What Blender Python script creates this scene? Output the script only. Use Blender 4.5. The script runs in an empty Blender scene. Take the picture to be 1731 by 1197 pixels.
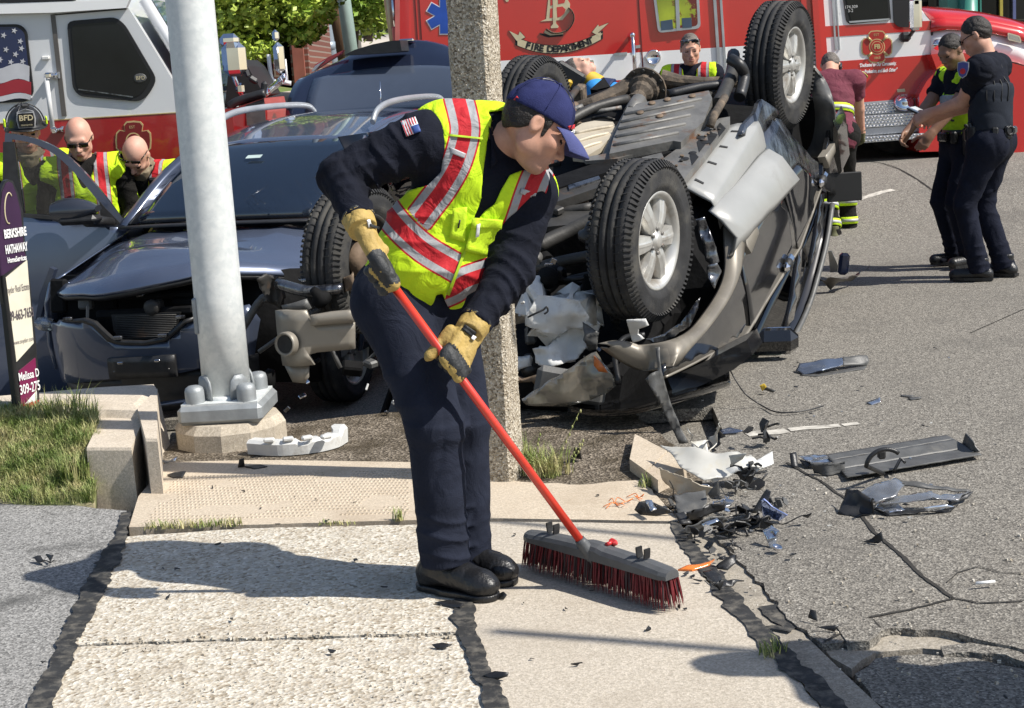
import bpy,bmesh,math,random
import numpy as np
from mathutils import Vector,Matrix,noise as mnoise
random.seed(7);RNG=np.random.default_rng(11)
C=bpy.context.scene.collection
scene=bpy.context.scene
V=lambda *a:np.array(a,dtype=float)

# ---------------------------------------------------------------- camera, world, sun, exposure
CAM_H,PITCH,ROLL,FPX,PW,PH=1.63,math.radians(10.3),math.asin(.065),2600.,1731,1197
_f=V(0,math.cos(PITCH),-math.sin(PITCH));_u=V(0,math.sin(PITCH),math.cos(PITCH));_r=V(1,0,0)
_r2=_r*math.cos(ROLL) - _u*math.sin(ROLL);_u2=_u*math.cos(ROLL)+_r*math.sin(ROLL)
EYE=V(0,0,CAM_H)
cd=bpy.data.cameras.new('camera');cam=bpy.data.objects.new('camera',cd);C.objects.link(cam)
cd.sensor_width=36;cd.lens=36*FPX/PW;cd.clip_start=.1;cd.clip_end=2000
cam.matrix_world=Matrix(((_r2[0],_u2[0],-_f[0],0),(_r2[1],_u2[1],-_f[1],0),(_r2[2],_u2[2],-_f[2],CAM_H),(0,0,0,1)))
scene.camera=cam
SUN_EL,SUN_AZ=math.radians(47),math.radians(20)      # azimuth: from the right (+X) turned towards the camera
TO_SUN=V(math.cos(SUN_EL)*math.cos(SUN_AZ),-math.cos(SUN_EL)*math.sin(SUN_AZ),math.sin(SUN_EL))
w=bpy.data.worlds.new('World');scene.world=w;w.use_nodes=True
nt=w.node_tree;nt.nodes.clear()
sky=nt.nodes.new('ShaderNodeTexSky');sky.sky_type='NISHITA';sky.sun_disc=False
sky.sun_elevation=SUN_EL;sky.sun_rotation=math.atan2(TO_SUN[0],TO_SUN[1])
bg=nt.nodes.new('ShaderNodeBackground');bg.inputs[1].default_value=.095
wo=nt.nodes.new('ShaderNodeOutputWorld')
nt.links.new(sky.outputs[0],bg.inputs[0]);nt.links.new(bg.outputs[0],wo.inputs[0])
sd=bpy.data.lights.new('sun','SUN');sd.energy=4.6;sd.angle=math.radians(.5);sd.color=(1,.955,.88)
sun=bpy.data.objects.new('sun',sd);C.objects.link(sun)
sun.rotation_euler=Vector(TO_SUN).to_track_quat('Z','Y').to_euler()
vs=scene.view_settings;vs.view_transform='Standard';vs.look='None';vs.gamma=1;vs.exposure=.45
try:vs.use_curve_mapping=False
except Exception:pass

# ---------------------------------------------------------------- picture point -> place
def ray(x,y):return _f+_r2*((x-PW/2)/FPX) - _u2*((y-PH/2)/FPX)
def G(x,y,z=0.):d=ray(x,y);return EYE+d*((z-CAM_H)/d[2])
def D(x,y,Y):d=ray(x,y);return EYE+d*(Y/d[1])
def PL(x,y,p0,n):d=ray(x,y);return EYE+d*(np.dot(np.asarray(p0)-EYE,n)/np.dot(d,n))
def PR(p):
    v=np.asarray(p,dtype=float)-EYE;z=v@_f
    return np.stack([PW/2+FPX*(v@_r2)/z,PH/2-FPX*(v@_u2)/z],-1)
def nrm(v):v=np.asarray(v,dtype=float);return v/np.linalg.norm(v)

# ---------------------------------------------------------------- materials
MATS={}
def M(name,col,rough=.5,metal=0,var=.12,vscale=6,bump=0,bscale=60,coat=0,spec=.5,col2=None,mix=(.45,.62),m2=3.,sheen=0,emit=0,alpha=1,detail=5,stretch=None,crease=0,cscale=11):
    if name in MATS:return MATS[name]
    m=bpy.data.materials.new(name);m.use_nodes=True;t=m.node_tree;N=t.nodes;L=t.links
    b=N['Principled BSDF'];tc=N.new('ShaderNodeTexCoord');src=tc.outputs['Object']
    if stretch:
        mp=N.new('ShaderNodeMapping');mp.inputs['Scale'].default_value=stretch;L.new(src,mp.inputs[0]);src=mp.outputs[0]
    n=N.new('ShaderNodeTexNoise');n.inputs['Scale'].default_value=vscale;n.inputs['Detail'].default_value=detail;L.new(src,n.inputs['Vector'])
    r=N.new('ShaderNodeValToRGB');c=V(*col)
    r.color_ramp.elements[0].position=.3;r.color_ramp.elements[1].position=.7
    r.color_ramp.elements[0].color=(*np.clip(c*(1-var),0,1),1);r.color_ramp.elements[1].color=(*np.clip(c*(1+var),0,1),1)
    L.new(n.outputs[0],r.inputs[0]);out=r.outputs[0]
    if col2 is not None:
        n2=N.new('ShaderNodeTexNoise');n2.inputs['Scale'].default_value=m2;n2.inputs['Detail'].default_value=7;n2.inputs['Roughness'].default_value=.65;L.new(src,n2.inputs['Vector'])
        r2=N.new('ShaderNodeValToRGB');r2.color_ramp.elements[0].position=mix[0];r2.color_ramp.elements[1].position=mix[1]
        L.new(n2.outputs[0],r2.inputs[0])
        mx=N.new('ShaderNodeMixRGB');L.new(r2.outputs[0],mx.inputs[0]);L.new(out,mx.inputs[1]);mx.inputs[2].default_value=(*col2,1);out=mx.outputs[0]
    L.new(out,b.inputs['Base Color'])
    b.inputs['Roughness'].default_value=rough;b.inputs['Metallic'].default_value=metal
    b.inputs['Coat Weight'].default_value=coat;b.inputs['Coat Roughness'].default_value=.04
    b.inputs['Specular IOR Level'].default_value=spec
    if sheen:b.inputs['Sheen Weight'].default_value=sheen
    if alpha < 1:b.inputs['Alpha'].default_value=alpha
    if bump:
        n3=N.new('ShaderNodeTexNoise');n3.inputs['Scale'].default_value=bscale;n3.inputs['Detail'].default_value=4;L.new(src,n3.inputs['Vector'])
        bp=N.new('ShaderNodeBump');bp.inputs['Strength'].default_value=min(1,bump);bp.inputs['Distance'].default_value=.01
        L.new(n3.outputs[0],bp.inputs['Height']);L.new(bp.outputs[0],b.inputs['Normal'])
    if crease:
        n4=N.new('ShaderNodeTexNoise');n4.inputs['Scale'].default_value=cscale;n4.inputs['Detail'].default_value=3;n4.inputs['Distortion'].default_value=2.2;L.new(src,n4.inputs['Vector'])
        b4=N.new('ShaderNodeBump');b4.inputs['Strength'].default_value=1;b4.inputs['Distance'].default_value=crease;L.new(n4.outputs[0],b4.inputs['Height'])
        if bump:L.new(bp.outputs[0],b4.inputs['Normal'])
        L.new(b4.outputs[0],b.inputs['Normal'])
    MATS[name]=m;return m
def glass(name,tint,refl=.12,rough=.02,opac=0.0,base=(.02,.02,.02)):
    if name in MATS:return MATS[name]
    m=bpy.data.materials.new(name);m.use_nodes=True;t=m.node_tree;N=t.nodes;L=t.links;N.clear()
    tr=N.new('ShaderNodeBsdfTransparent');tr.inputs[0].default_value=(*tint,1)
    gl=N.new('ShaderNodeBsdfGlossy');gl.inputs['Roughness'].default_value=rough
    lw=N.new('ShaderNodeFresnel');lw.inputs[0].default_value=1.5
    ad=N.new('ShaderNodeMath');ad.operation='ADD';ad.inputs[1].default_value=refl;ad.use_clamp=True;L.new(lw.outputs[0],ad.inputs[0])
    mx=N.new('ShaderNodeMixShader');L.new(ad.outputs[0],mx.inputs[0]);L.new(gl.outputs[0],mx.inputs[2])
    if opac > 0:
        df=N.new('ShaderNodeBsdfDiffuse');df.inputs[0].default_value=(*base,1)
        m2=N.new('ShaderNodeMixShader');m2.inputs[0].default_value=opac;L.new(tr.outputs[0],m2.inputs[1]);L.new(df.outputs[0],m2.inputs[2]);L.new(m2.outputs[0],mx.inputs[1])
    else:L.new(tr.outputs[0],mx.inputs[1])
    o=N.new('ShaderNodeOutputMaterial');L.new(mx.outputs[0],o.inputs[0]);MATS[name]=m;return m
def stonemat(name,cols,scale,rough=.9,bump=.5,stain=None,stain_mix=(.5,.7),stain_scale=1.2,fine=None,dist=.004):
    """aggregate: voronoi stones of several colours + stains + relief; cols = [(pos, rgb)...]"""
    if name in MATS:return MATS[name]
    m=bpy.data.materials.new(name);m.use_nodes=True;t=m.node_tree;N=t.nodes;L=t.links;b=N['Principled BSDF']
    tc=N.new('ShaderNodeTexCoord');src=tc.outputs['Object']
    v=N.new('ShaderNodeTexVoronoi');v.inputs['Scale'].default_value=scale;L.new(src,v.inputs['Vector'])
    bw=N.new('ShaderNodeSeparateColor');L.new(v.outputs['Color'],bw.inputs[0])
    r=N.new('ShaderNodeValToRGB');e=r.color_ramp.elements
    while len(e) < len(cols):e.new(.5)
    for i,(p,c) in enumerate(cols):e[i].position=p;e[i].color=(*c,1)
    L.new(bw.outputs[0],r.inputs[0]);out=r.outputs[0]
    n=N.new('ShaderNodeTexNoise');n.inputs['Scale'].default_value=scale*.35;n.inputs['Detail'].default_value=6;n.inputs['Roughness'].default_value=.7;L.new(src,n.inputs['Vector'])
    mr=N.new('ShaderNodeMapRange');mr.inputs[1].default_value=.3;mr.inputs[2].default_value=.7;mr.inputs[3].default_value=.72;mr.inputs[4].default_value=1.2;L.new(n.outputs[0],mr.inputs[0])
    mu=N.new('ShaderNodeMixRGB');mu.blend_type='MULTIPLY';mu.inputs[0].default_value=1;L.new(out,mu.inputs[1]);L.new(mr.outputs[0],mu.inputs[2]);out=mu.outputs[0]
    if stain is not None:
        n2=N.new('ShaderNodeTexNoise');n2.inputs['Scale'].default_value=stain_scale;n2.inputs['Detail'].default_value=8;n2.inputs['Roughness'].default_value=.68;L.new(src,n2.inputs['Vector'])
        r2=N.new('ShaderNodeValToRGB');r2.color_ramp.elements[0].position=stain_mix[0];r2.color_ramp.elements[1].position=stain_mix[1];L.new(n2.outputs[0],r2.inputs[0])
        mx=N.new('ShaderNodeMixRGB');L.new(r2.outputs[0],mx.inputs[0]);L.new(out,mx.inputs[1]);mx.inputs[2].default_value=(*stain,1);out=mx.outputs[0]
    L.new(out,b.inputs['Base Color']);b.inputs['Roughness'].default_value=rough;b.inputs['Specular IOR Level'].default_value=.25
    bp=N.new('ShaderNodeBump');bp.inputs['Strength'].default_value=bump;bp.inputs['Distance'].default_value=dist
    sm=N.new('ShaderNodeMath');sm.operation='ADD';L.new(v.outputs['Distance'],sm.inputs[0]);L.new(n.outputs[0],sm.inputs[1])
    L.new(sm.outputs[0],bp.inputs['Height']);L.new(bp.outputs[0],b.inputs['Normal']);MATS[name]=m;return m

# ---------------------------------------------------------------- objects
ORG={}
def tag(o,label=None,cat=None,group=None,kind=None):
    if label:o['label']=label
    if cat:o['category']=cat
    if group:o['group']=group
    if kind:o['kind']=kind
    return o
def thing(name,label,cat,loc,group=None):
    o=bpy.data.objects.new(name,None);C.objects.link(o);o.empty_display_size=.1
    o.location=Vector(loc);ORG[o]=V(*loc);return tag(o,label,cat,group)
def link(name,me,parent=None,org=None):
    o=bpy.data.objects.new(name,me);C.objects.link(o)
    if parent is not None:o.parent=parent;ORG[o]=ORG[parent]
    else:ORG[o]=V(0,0,0) if org is None else V(*org);o.location=Vector(ORG[o])
    return o
def children(o):return [c for c in bpy.data.objects if c.parent == o]
def copy_tree(o,parent=None):
    c=o.copy();C.objects.link(c);ORG[c]=ORG[o]
    if parent is not None:c.parent=parent
    for ch in children(o):copy_tree(ch,c)
    return c

class MB:
    """collects shapes (world coordinates), builds ONE mesh object"""
    def __init__(s):s.v=[];s.f=[];s.m=[];s.n=0;s.sm=[]
    def add(s,v,f,m=0,smooth=None):
        v=np.asarray(v,dtype=float).reshape(-1,3);s.v.append(v)
        for q in f:s.f.append(tuple(int(i)+s.n for i in q));s.m.append(m);s.sm.append(smooth)
        s.n += len(v);return s
    def box(s,c,size,R=None,m=0,taper=1.,bev=0):
        hx,hy,hz=np.asarray(size)/2.;k=taper
        if bev:return s.rbox(c,size,R,bev,m)
        p=V((-hx,-hy,-hz),(hx,-hy,-hz),(hx,hy,-hz),(-hx,hy,-hz),(-hx*k,-hy*k,hz),(hx*k,-hy*k,hz),(hx*k,hy*k,hz),(-hx*k,hy*k,hz))
        if R is not None:p=p@np.asarray(R).T
        return s.add(p+np.asarray(c),[(0,3,2,1),(4,5,6,7),(0,1,5,4),(1,2,6,5),(2,3,7,6),(3,0,4,7)],m)
    def rbox(s,c,size,R=None,b=.01,m=0):
        h=np.asarray(size)/2.;b=min(b,*(h*.98));p=[];
        for sz in (-1,1):
            for sy in (-1,1):
                for sx in (-1,1):
                    q=np.array([sx,sy,sz])
                    for ax in range(3):
                        w=q*(h-b);w[ax]=q[ax]*h[ax];p.append(w)
        p=np.array(p);I=lambda sx,sy,sz,ax:((sx > 0)+2*(sy > 0)+4*(sz > 0))*3+ax
        f=[]
        for ax in range(3):
            o=[a for a in range(3) if a != ax]
            for sg in (-1,1):
                q=[]
                for a,bb in ((-1,-1),(1,-1),(1,1),(-1,1)):
                    t=[0,0,0];t[ax]=sg;t[o[0]]=a;t[o[1]]=bb;q.append(I(*t,ax))
                flip=(sg > 0) == (ax == 1);f.append(q[::-1] if flip else q)
        for ax in range(3):
            o=[a for a in range(3) if a != ax]
            for a in (-1,1):
                for bb in (-1,1):
                    t=[0,0,0];t[o[0]]=a;t[o[1]]=bb;t1=t[:];t2=t[:];t1[ax]=-1;t2[ax]=1
                    f.append([I(*t1,o[0]),I(*t2,o[0]),I(*t2,o[1]),I(*t1,o[1])])
        for sx in (-1,1):
            for sy in (-1,1):
                for sz in (-1,1):f.append([I(sx,sy,sz,0),I(sx,sy,sz,1),I(sx,sy,sz,2)])
        if R is not None:p=p@np.asarray(R).T
        return s.add(p+np.asarray(c),f,m)
    def tube(s,path,r,n=8,m=0,caps=True,up=None,smooth=True):
        path=np.asarray(path,dtype=float);k=len(path);r=np.broadcast_to(np.asarray(r,dtype=float),(k,)) if np.ndim(r) < 2 else np.asarray(r)
        tg=np.gradient(path,axis=0);tg /= np.linalg.norm(tg,axis=1)[:,None]+1e-12
        a=np.array([0,0,1.]) if up is None else np.asarray(up,dtype=float)
        if abs(tg[0]@a) > .95:a=np.array([0,1.,0.])
        vs_=[]
        for i in range(k):
            x=np.cross(a,tg[i]);x /= np.linalg.norm(x)+1e-12;y=np.cross(tg[i],x);a=y
            rr=r[i] if np.ndim(r) == 1 else None
            for j in range(n):
                t=2*math.pi*j/n
                if rr is not None:vs_.append(path[i]+rr*(x*math.cos(t)+y*math.sin(t)))
                else:vs_.append(path[i]+x*math.cos(t)*r[i][0]+y*math.sin(t)*r[i][1])
        f=[(i*n+j,i*n+(j+1) % n,(i+1)*n+(j+1) % n,(i+1)*n+j) for i in range(k-1) for j in range(n)]
        s.add(vs_,f,m,smooth)
        if caps:b0=s.n-k*n;s.f += [tuple(b0+j for j in range(n))[::-1],tuple(b0+(k-1)*n+j for j in range(n))];s.m += [m,m];s.sm += [False,False]
        return s
    def cyl(s,a,b,r0,r1=None,n=16,m=0,caps=True,smooth=True):return s.tube([a,b],[r0,r0 if r1 is None else r1],n,m,caps,smooth=smooth)
    def lathe(s,o,axis,prof,n=32,m=0,ref=None,closed=False,smooth=True):
        """prof: [(radius, along axis)]"""
        ax=nrm(axis);a=np.array([0,0,1.]) if ref is None else np.asarray(ref,dtype=float)
        if abs(a@ax) > .95:a=np.array([0,1.,0])
        x=nrm(np.cross(a,ax));y=np.cross(ax,x);vs_=[]
        for rr,h in prof:
            for j in range(n):t=2*math.pi*j/n;vs_.append(np.asarray(o)+ax*h+rr*(x*math.cos(t)+y*math.sin(t)))
        k=len(prof);K=k if closed else k-1
        f=[(i*n+j,i*n+(j+1) % n,((i+1) % k)*n+(j+1) % n,((i+1) % k)*n+j) for i in range(K) for j in range(n)]
        return s.add(vs_,f,m,smooth)
    def prism(s,poly,ext,m=0):
        p=np.asarray(poly,dtype=float);n=len(p);e=np.asarray(ext,dtype=float)
        s.add(np.vstack([p,p+e]),[tuple(range(n)),tuple(range(2*n-1,n-1,-1))]+[(i,n+i,n+(i+1) % n,(i+1) % n) for i in range(n)],m);return s
    def grid(s,P,m=0,thick=None,smooth=True):
        """P[i][j] points -> surface; thick = vector or None"""
        P=np.asarray(P,dtype=float);a,b=P.shape[:2];f=[(i*b+j,(i+1)*b+j,(i+1)*b+j+1,i*b+j+1) for i in range(a-1) for j in range(b-1)]
        if thick is None:return s.add(P.reshape(-1,3),f,m,smooth)
        Q=(P+np.asarray(thick)).reshape(-1,3);o=a*b;g=f+[tuple(i+o for i in q[::-1]) for q in f]
        rim=[i*b for i in range(a)]+[(a-1)*b+j for j in range(1,b)]+[i*b+b-1 for i in range(a-2,-1,-1)]+[j for j in range(b-2,0,-1)]
        g += [(rim[(i+1) % len(rim)],rim[i],rim[i]+o,rim[(i+1) % len(rim)]+o) for i in range(len(rim))]
        return s.add(np.vstack([P.reshape(-1,3),Q]),g,m,smooth)
    def ball(s,c,r,n=12,m=0,R=None):
        r=np.broadcast_to(np.asarray(r,dtype=float),(3,));k=n//2+1;vs_=[]
        for i in range(k+1):
            a=math.pi*i/k
            for j in range(n):t=2*math.pi*j/n;vs_.append((math.sin(a)*math.cos(t),math.sin(a)*math.sin(t),math.cos(a)))
        p=np.array(vs_)*r
        if R is not None:p=p@np.asarray(R).T
        return s.add(p+np.asarray(c),[(i*n+j,(i+1)*n+j,(i+1)*n+(j+1) % n,i*n+(j+1) % n) for i in range(k) for j in range(n)],m,True)
    def build(s,name,mats,parent=None,smooth=False,org=None,label=None,kind=None,fix=True,angle=None):
        me=bpy.data.meshes.new(name);o=ORG[parent] if parent is not None else (V(0,0,0) if org is None else V(*org))
        v=np.vstack(s.v)-o;me.from_pydata(v.tolist(),[],s.f)
        mats=mats if isinstance(mats,(list,tuple)) else [mats]
        for m in mats:me.materials.append(m)
        if fix:
            bm=bmesh.new();bm.from_mesh(me)
            for f_,mi,sm_ in zip(bm.faces,s.m,s.sm):f_.material_index=mi;f_.smooth=smooth if sm_ is None else sm_
            bmesh.ops.recalc_face_normals(bm,faces=bm.faces);bm.to_mesh(me);bm.free()
        if angle is not None:me.shade_smooth() if hasattr(me,'shade_smooth') else None;me.set_sharp_from_angle(angle=math.radians(angle))
        ob=link(name,me,parent,org)
        if label:ob['label']=label
        if kind:ob['kind']=kind
        return ob
def frame(z,x=None):
    """rotation matrix whose columns are x, y, z"""
    z=nrm(z);x=np.array([1.,0,0]) if x is None else np.asarray(x,dtype=float)
    x=x-z*(x@z)
    if np.linalg.norm(x) < 1e-4:x=np.array([0,1.,0])-z*z[1]
    x=nrm(x);return np.stack([x,np.cross(z,x),z],1)
def rotz(a):c,s_=math.cos(a),math.sin(a);return np.array([[c,-s_,0],[s_,c,0],[0,0,1.]])
def sheet(mb,poly,fn,thick,cuts=(.12,.12),m=0,smooth=True,inward=None):
    """2-D outline -> cut into a grid -> mapped on a curved surface by fn(a, b) -> solid of given thickness"""
    bm=bmesh.new();vs_=[bm.verts.new((float(a),float(b),0)) for a,b in poly];bm.faces.new(vs_)
    P=np.asarray(poly,dtype=float)
    for ax in (0,1):
        lo,hi=P[:,ax].min(),P[:,ax].max();k=max(1,int(math.ceil((hi-lo)/cuts[ax])))
        for i in range(1,k):
            x=lo+(hi-lo)*i/k+1e-5;co=[0,0,0];co[ax]=x;no=[0,0,0];no[ax]=1
            bmesh.ops.bisect_plane(bm,geom=bm.verts[:]+bm.edges[:]+bm.faces[:],plane_co=co,plane_no=no,dist=1e-6)
    bm.verts.ensure_lookup_table();bm.verts.index_update();bm.edges.index_update()
    A=np.array([v.co[:2] for v in bm.verts]);top=np.array([fn(a,b) for a,b in A])
    fs=[[v.index for v in f.verts] for f in bm.faces]
    e=1e-3;d=np.array([np.cross(np.asarray(fn(a+e,b))-np.asarray(fn(a-e,b)),np.asarray(fn(a,b+e))-np.asarray(fn(a,b-e))) for a,b in A]);d /= np.linalg.norm(d,axis=1)[:,None]+1e-12
    if inward is not None:sg=np.sign(d@np.asarray(inward));d *= sg[:,None]
    bot=top+d*thick;n=len(top);be=[[v.index for v in x.verts] for x in bm.edges if x.is_boundary]
    mb.add(np.vstack([top,bot]),fs+[[i+n for i in f[::-1]] for f in fs],m,smooth)
    k0=mb.n-2*n
    for a,b in be:mb.f.append((a+k0,b+k0,b+n+k0,a+n+k0));mb.m.append(m);mb.sm.append(False)
    bm.free();return mb
def flat(mb,poly,o,ex,ey,thick,m=0):
    """flat outline (a,b) on plane o+a*ex+b*ey, thickened along ex x ey (towards the plane's front)"""
    n=np.cross(ex,ey);p=[np.asarray(o)+a*np.asarray(ex)+b*np.asarray(ey) for a,b in poly];mb.prism(p,n*thick,m);return mb
def text(name,s,size,o,ex,ey,mat,parent,extrude=.001,shear=0,bold=0,align='CENTER',spacing=1.,width=None,fn=None):
    cu=bpy.data.curves.new(name,'FONT');cu.body=s;cu.size=size;cu.align_x=align;cu.align_y='CENTER';cu.shear=shear;cu.offset=bold;cu.space_character=spacing;cu.resolution_u=3
    ob=bpy.data.objects.new(name,cu);C.objects.link(ob);bpy.context.view_layer.update()
    me=bpy.data.meshes.new_from_object(ob);bpy.data.objects.remove(ob);v=np.array([x.co[:] for x in me.vertices]).reshape(-1,3)
    if width and len(v):k=width/(v[:,0].max()-v[:,0].min());v[:,0] *= k
    ez=np.cross(ex,ey)
    f=[tuple(p.vertices) for p in me.polygons];bpy.data.meshes.remove(me)
    if fn is not None:Q=np.array([fn(a,b) for a,b in v[:,:2]])
    else:Q=np.asarray(o)+v[:,:1]*np.asarray(ex)+v[:,1:2]*np.asarray(ey)+ez*extrude
    mb=MB();mb.add(Q,f);ob=mb.build(name,mat,parent);return ob
def smoothpath(p,n=6):
    p=np.asarray(p,dtype=float);q=np.vstack([2*p[0]-p[1],p,2*p[-1]-p[-2]]);o=[]
    for i in range(1,len(q)-2):
        for t in np.arange(n)/n:
            a,b,c,d=q[i-1:i+3];o.append(.5*(2*b+(c-a)*t+(2*a-5*b+4*c-d)*t*t+(3*b-a-3*c+d)*t**3))
    o.append(p[-1]);return np.array(o)
# ---------------------------------------------------------------- shared materials
m_rubber=M('tyre_rubber',(.032,.032,.033),.8,var=.35,vscale=9,spec=.25,col2=(.085,.08,.07),mix=(.48,.72),m2=6,bump=.25,bscale=120)
m_alloy=M('alloy',(.52,.51,.48),.38,.55,var=.15,vscale=9,col2=(.27,.20,.13),mix=(.52,.75),m2=7)
m_chrome=M('chrome',(.78,.78,.8),.08,1,var=.05)
m_blackpl=M('black_plastic',(.02,.02,.021),.42,var=.3,vscale=20,bump=.1,bscale=200)
m_greypl=M('grey_plastic',(.085,.085,.083),.5,var=.25,vscale=14,bump=.1,bscale=150,col2=(.16,.15,.13),mix=(.55,.75),m2=8)
m_dark=M('dull_black',(.007,.007,.0075),.8,spec=.15,var=.4,vscale=12,bump=.3,bscale=40)  # very dark matt black with slight random tone
m_blackpaint=M('black_paint',(.012,.0125,.014),.12,.1,var=.2,coat=1,col2=(.05,.048,.043),mix=(.58,.8),m2=2.4)
m_tan=M('tan_plastic',(.27,.245,.205),.42,.25,var=.08,vscale=5,col2=(.19,.16,.12),mix=(.55,.8),m2=5,bump=.05,bscale=200)
m_tanlight=M('light_grey_cladding',(.35,.35,.335),.42,.25,var=.07,vscale=4,col2=(.28,.27,.25),mix=(.58,.8),m2=4,bump=.05,bscale=200)
m_scraped=M('scraped_metal',(.30,.31,.33),.22,.85,var=.5,vscale=9,col2=(.05,.05,.055),mix=(.42,.56),m2=9,bump=.25,bscale=25,stretch=(1,1,.45))
m_steel=M('underbody_steel',(.17,.165,.155),.55,.35,var=.3,vscale=7,col2=(.17,.075,.03),mix=(.56,.72),m2=6,bump=.25,bscale=40)
m_steeldk=M('dark_underbody_steel',(.05,.048,.045),.55,.3,var=.35,vscale=8,col2=(.12,.07,.04),mix=(.58,.76),m2=6,bump=.2,bscale=40)
m_rust=M('rusty_axle',(.15,.105,.07),.75,.2,var=.35,vscale=8,col2=(.26,.2,.14),mix=(.5,.7),m2=5,bump=.3,bscale=50)
m_heat=M('heat_shield',(.50,.44,.34),.6,.2,var=.12,vscale=6,col2=(.3,.24,.17),mix=(.55,.75),m2=4,bump=.1,bscale=40)
m_whitepl=M('white_plastic',(.62,.62,.60),.45,var=.12,vscale=8,col2=(.35,.32,.27),mix=(.55,.75),m2=8,bump=.15,bscale=30)
m_clear=glass('clear_plastic',(.78,.8,.82),.14,.08,.25,(.5,.52,.55))
m_lamp=glass('lamp_lens',(.45,.42,.36),.10,.15,.55,(.22,.2,.16))
m_amber=M('amber_plastic',(.75,.2,.03),.25,var=.15,coat=.5)
m_amberdk=M('amber_reflector',(.5,.14,.03),.3,var=.15)
m_blue=M('blue_metallic_paint',(.11,.135,.20),.26,.5,var=.07,coat=1,vscale=3)
m_bluedk=M('blue_bumper_paint',(.07,.086,.13),.3,.45,var=.1,coat=.9,vscale=3,col2=(.06,.055,.05),mix=(.6,.85),m2=3)
m_winglass=glass('window_glass',(.5,.55,.55),.06,.01)
m_darkglass=glass('dark_glass',(.10,.11,.12),.06,.01)
m_windshield=glass('windshield_glass',(.30,.36,.42),.10,.015,.30,(.03,.05,.09))
m_red=M('red_paint',(.52,.018,.016),.22,var=.06,coat=1,vscale=2)
m_redeng=M('engine_red_paint',(.30,.012,.014),.3,var=.08,coat=.8,vscale=2)
m_white=M('white_paint',(.80,.80,.79),.25,var=.03,coat=.8,vscale=2)
m_whiteeng=M('engine_white_paint',(.62,.63,.64),.3,var=.03,coat=.6,vscale=2)
m_gold=M('gold_leaf',(.55,.43,.20),.4,.3,var=.15,vscale=12)
m_goldlt=M('pale_gold',(.60,.52,.33),.45,.1,var=.1,vscale=12)
m_black=M('flat_black',(.01,.01,.01),.6,var=.2)
m_diamond=M('bright_aluminium',(.56,.56,.57),.3,.9,var=.12,vscale=6)
m_navy=M('navy_cloth',(.0105,.012,.0195),.9,crease=0.0076,var=.25,vscale=14,bump=.22,bscale=260,spec=.12)
m_navytr=M('navy_trousers',(.017,.0205,.034),.9,crease=0.0084,cscale=8,var=.22,vscale=9,bump=.2,bscale=280,spec=.12)
m_pol=M('police_navy',(.008,.0095,.016),.88,crease=0.0076,var=.2,vscale=10,bump=.2,bscale=200,spec=.15)
m_polvest=M('police_vest',(.018,.022,.031),.85,var=.15,vscale=10,bump=.2,bscale=150,spec=.15)
m_poltr=M('police_trousers',(.011,.013,.023),.9,var=.2,vscale=9,bump=.2,bscale=200,spec=.12,crease=0.0076,cscale=9)
m_skin=M('skin',(.54,.29,.20),.58,var=.14,vscale=18,bump=.05,bscale=160,col2=(.5,.22,.15),mix=(.5,.75),m2=7)
m_skin2=M('pale_skin',(.58,.33,.24),.58,var=.09,vscale=16,bump=.05,bscale=160,col2=(.56,.24,.17),mix=(.5,.75),m2=7)
m_skin3=M('brown_skin',(.26,.14,.09),.5,var=.1,vscale=16)
m_hair=M('dark_hair',(.018,.013,.010),.55,var=.5,vscale=60,bump=.6,bscale=180)
m_hairgrey=M('grey_hair',(.12,.10,.085),.6,var=.5,vscale=70,bump=.6,bscale=160)
m_eye=M('eye_dark',(.02,.015,.012),.2)
m_lip=M('lips',(.42,.14,.11),.5,var=.1)
m_teeth=M('teeth',(.75,.72,.65),.3)
m_boot=M('boot_leather',(.012,.012,.013),.38,var=.3,vscale=12,bump=.3,bscale=90)
m_hivis=M('hi_vis_yellow',(.60,.86,.02),.75,crease=0.0076,var=.07,vscale=8,bump=.15,bscale=220)
m_silver=M('reflective_silver',(.42,.42,.43),.5,.1,var=.1,vscale=20)
m_vred=M('vest_red',(.50,.022,.03),.7,var=.1,vscale=9)
m_cap=M('cap_cloth',(.026,.031,.10),.9,spec=.15,var=.15,vscale=20,bump=.3,bscale=300)
m_capbill=M('cap_bill_cloth',(.075,.085,.21),.9,spec=.15,var=.12,vscale=20,bump=.3,bscale=300)
m_glove=M('tan_glove_leather',(.42,.29,.085),.7,var=.2,vscale=25,bump=.3,bscale=120,col2=(.2,.14,.06),mix=(.58,.78),m2=16)
m_gloveblk=M('glove_padding',(.022,.024,.026),.6,var=.3,vscale=25,bump=.25,bscale=150)
m_maroon=M('maroon_cotton',(.135,.022,.04),.85,crease=0.0095,var=.14,vscale=9,bump=.2,bscale=180)
m_bunker=M('bunker_black',(.014,.013,.012),.9,crease=0.0095,spec=.15,var=.3,vscale=9,bump=.3,bscale=120)
m_bunkertan=M('bunker_tan',(.22,.175,.115),.85,var=.2,vscale=12,bump=.3,bscale=140)
m_olive=M('olive_suede',(.10,.10,.045),.8,var=.25,vscale=14)
m_sole=M('shoe_sole',(.13,.13,.12),.7)
m_broomred=M('broom_red_paint',(.60,.045,.025),.3,var=.08,vscale=12,coat=.4,col2=(.4,.03,.02),mix=(.6,.8),m2=20)
m_broomgrey=M('broom_grey',(.085,.088,.092),.55,var=.15,vscale=16,bump=.1,bscale=160)
m_bristle=M('bristle_red',(.15,.012,.016),.6,var=.3,vscale=50)
m_bristledk=M('bristle_black',(.03,.014,.016),.65,var=.3,vscale=50)
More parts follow.
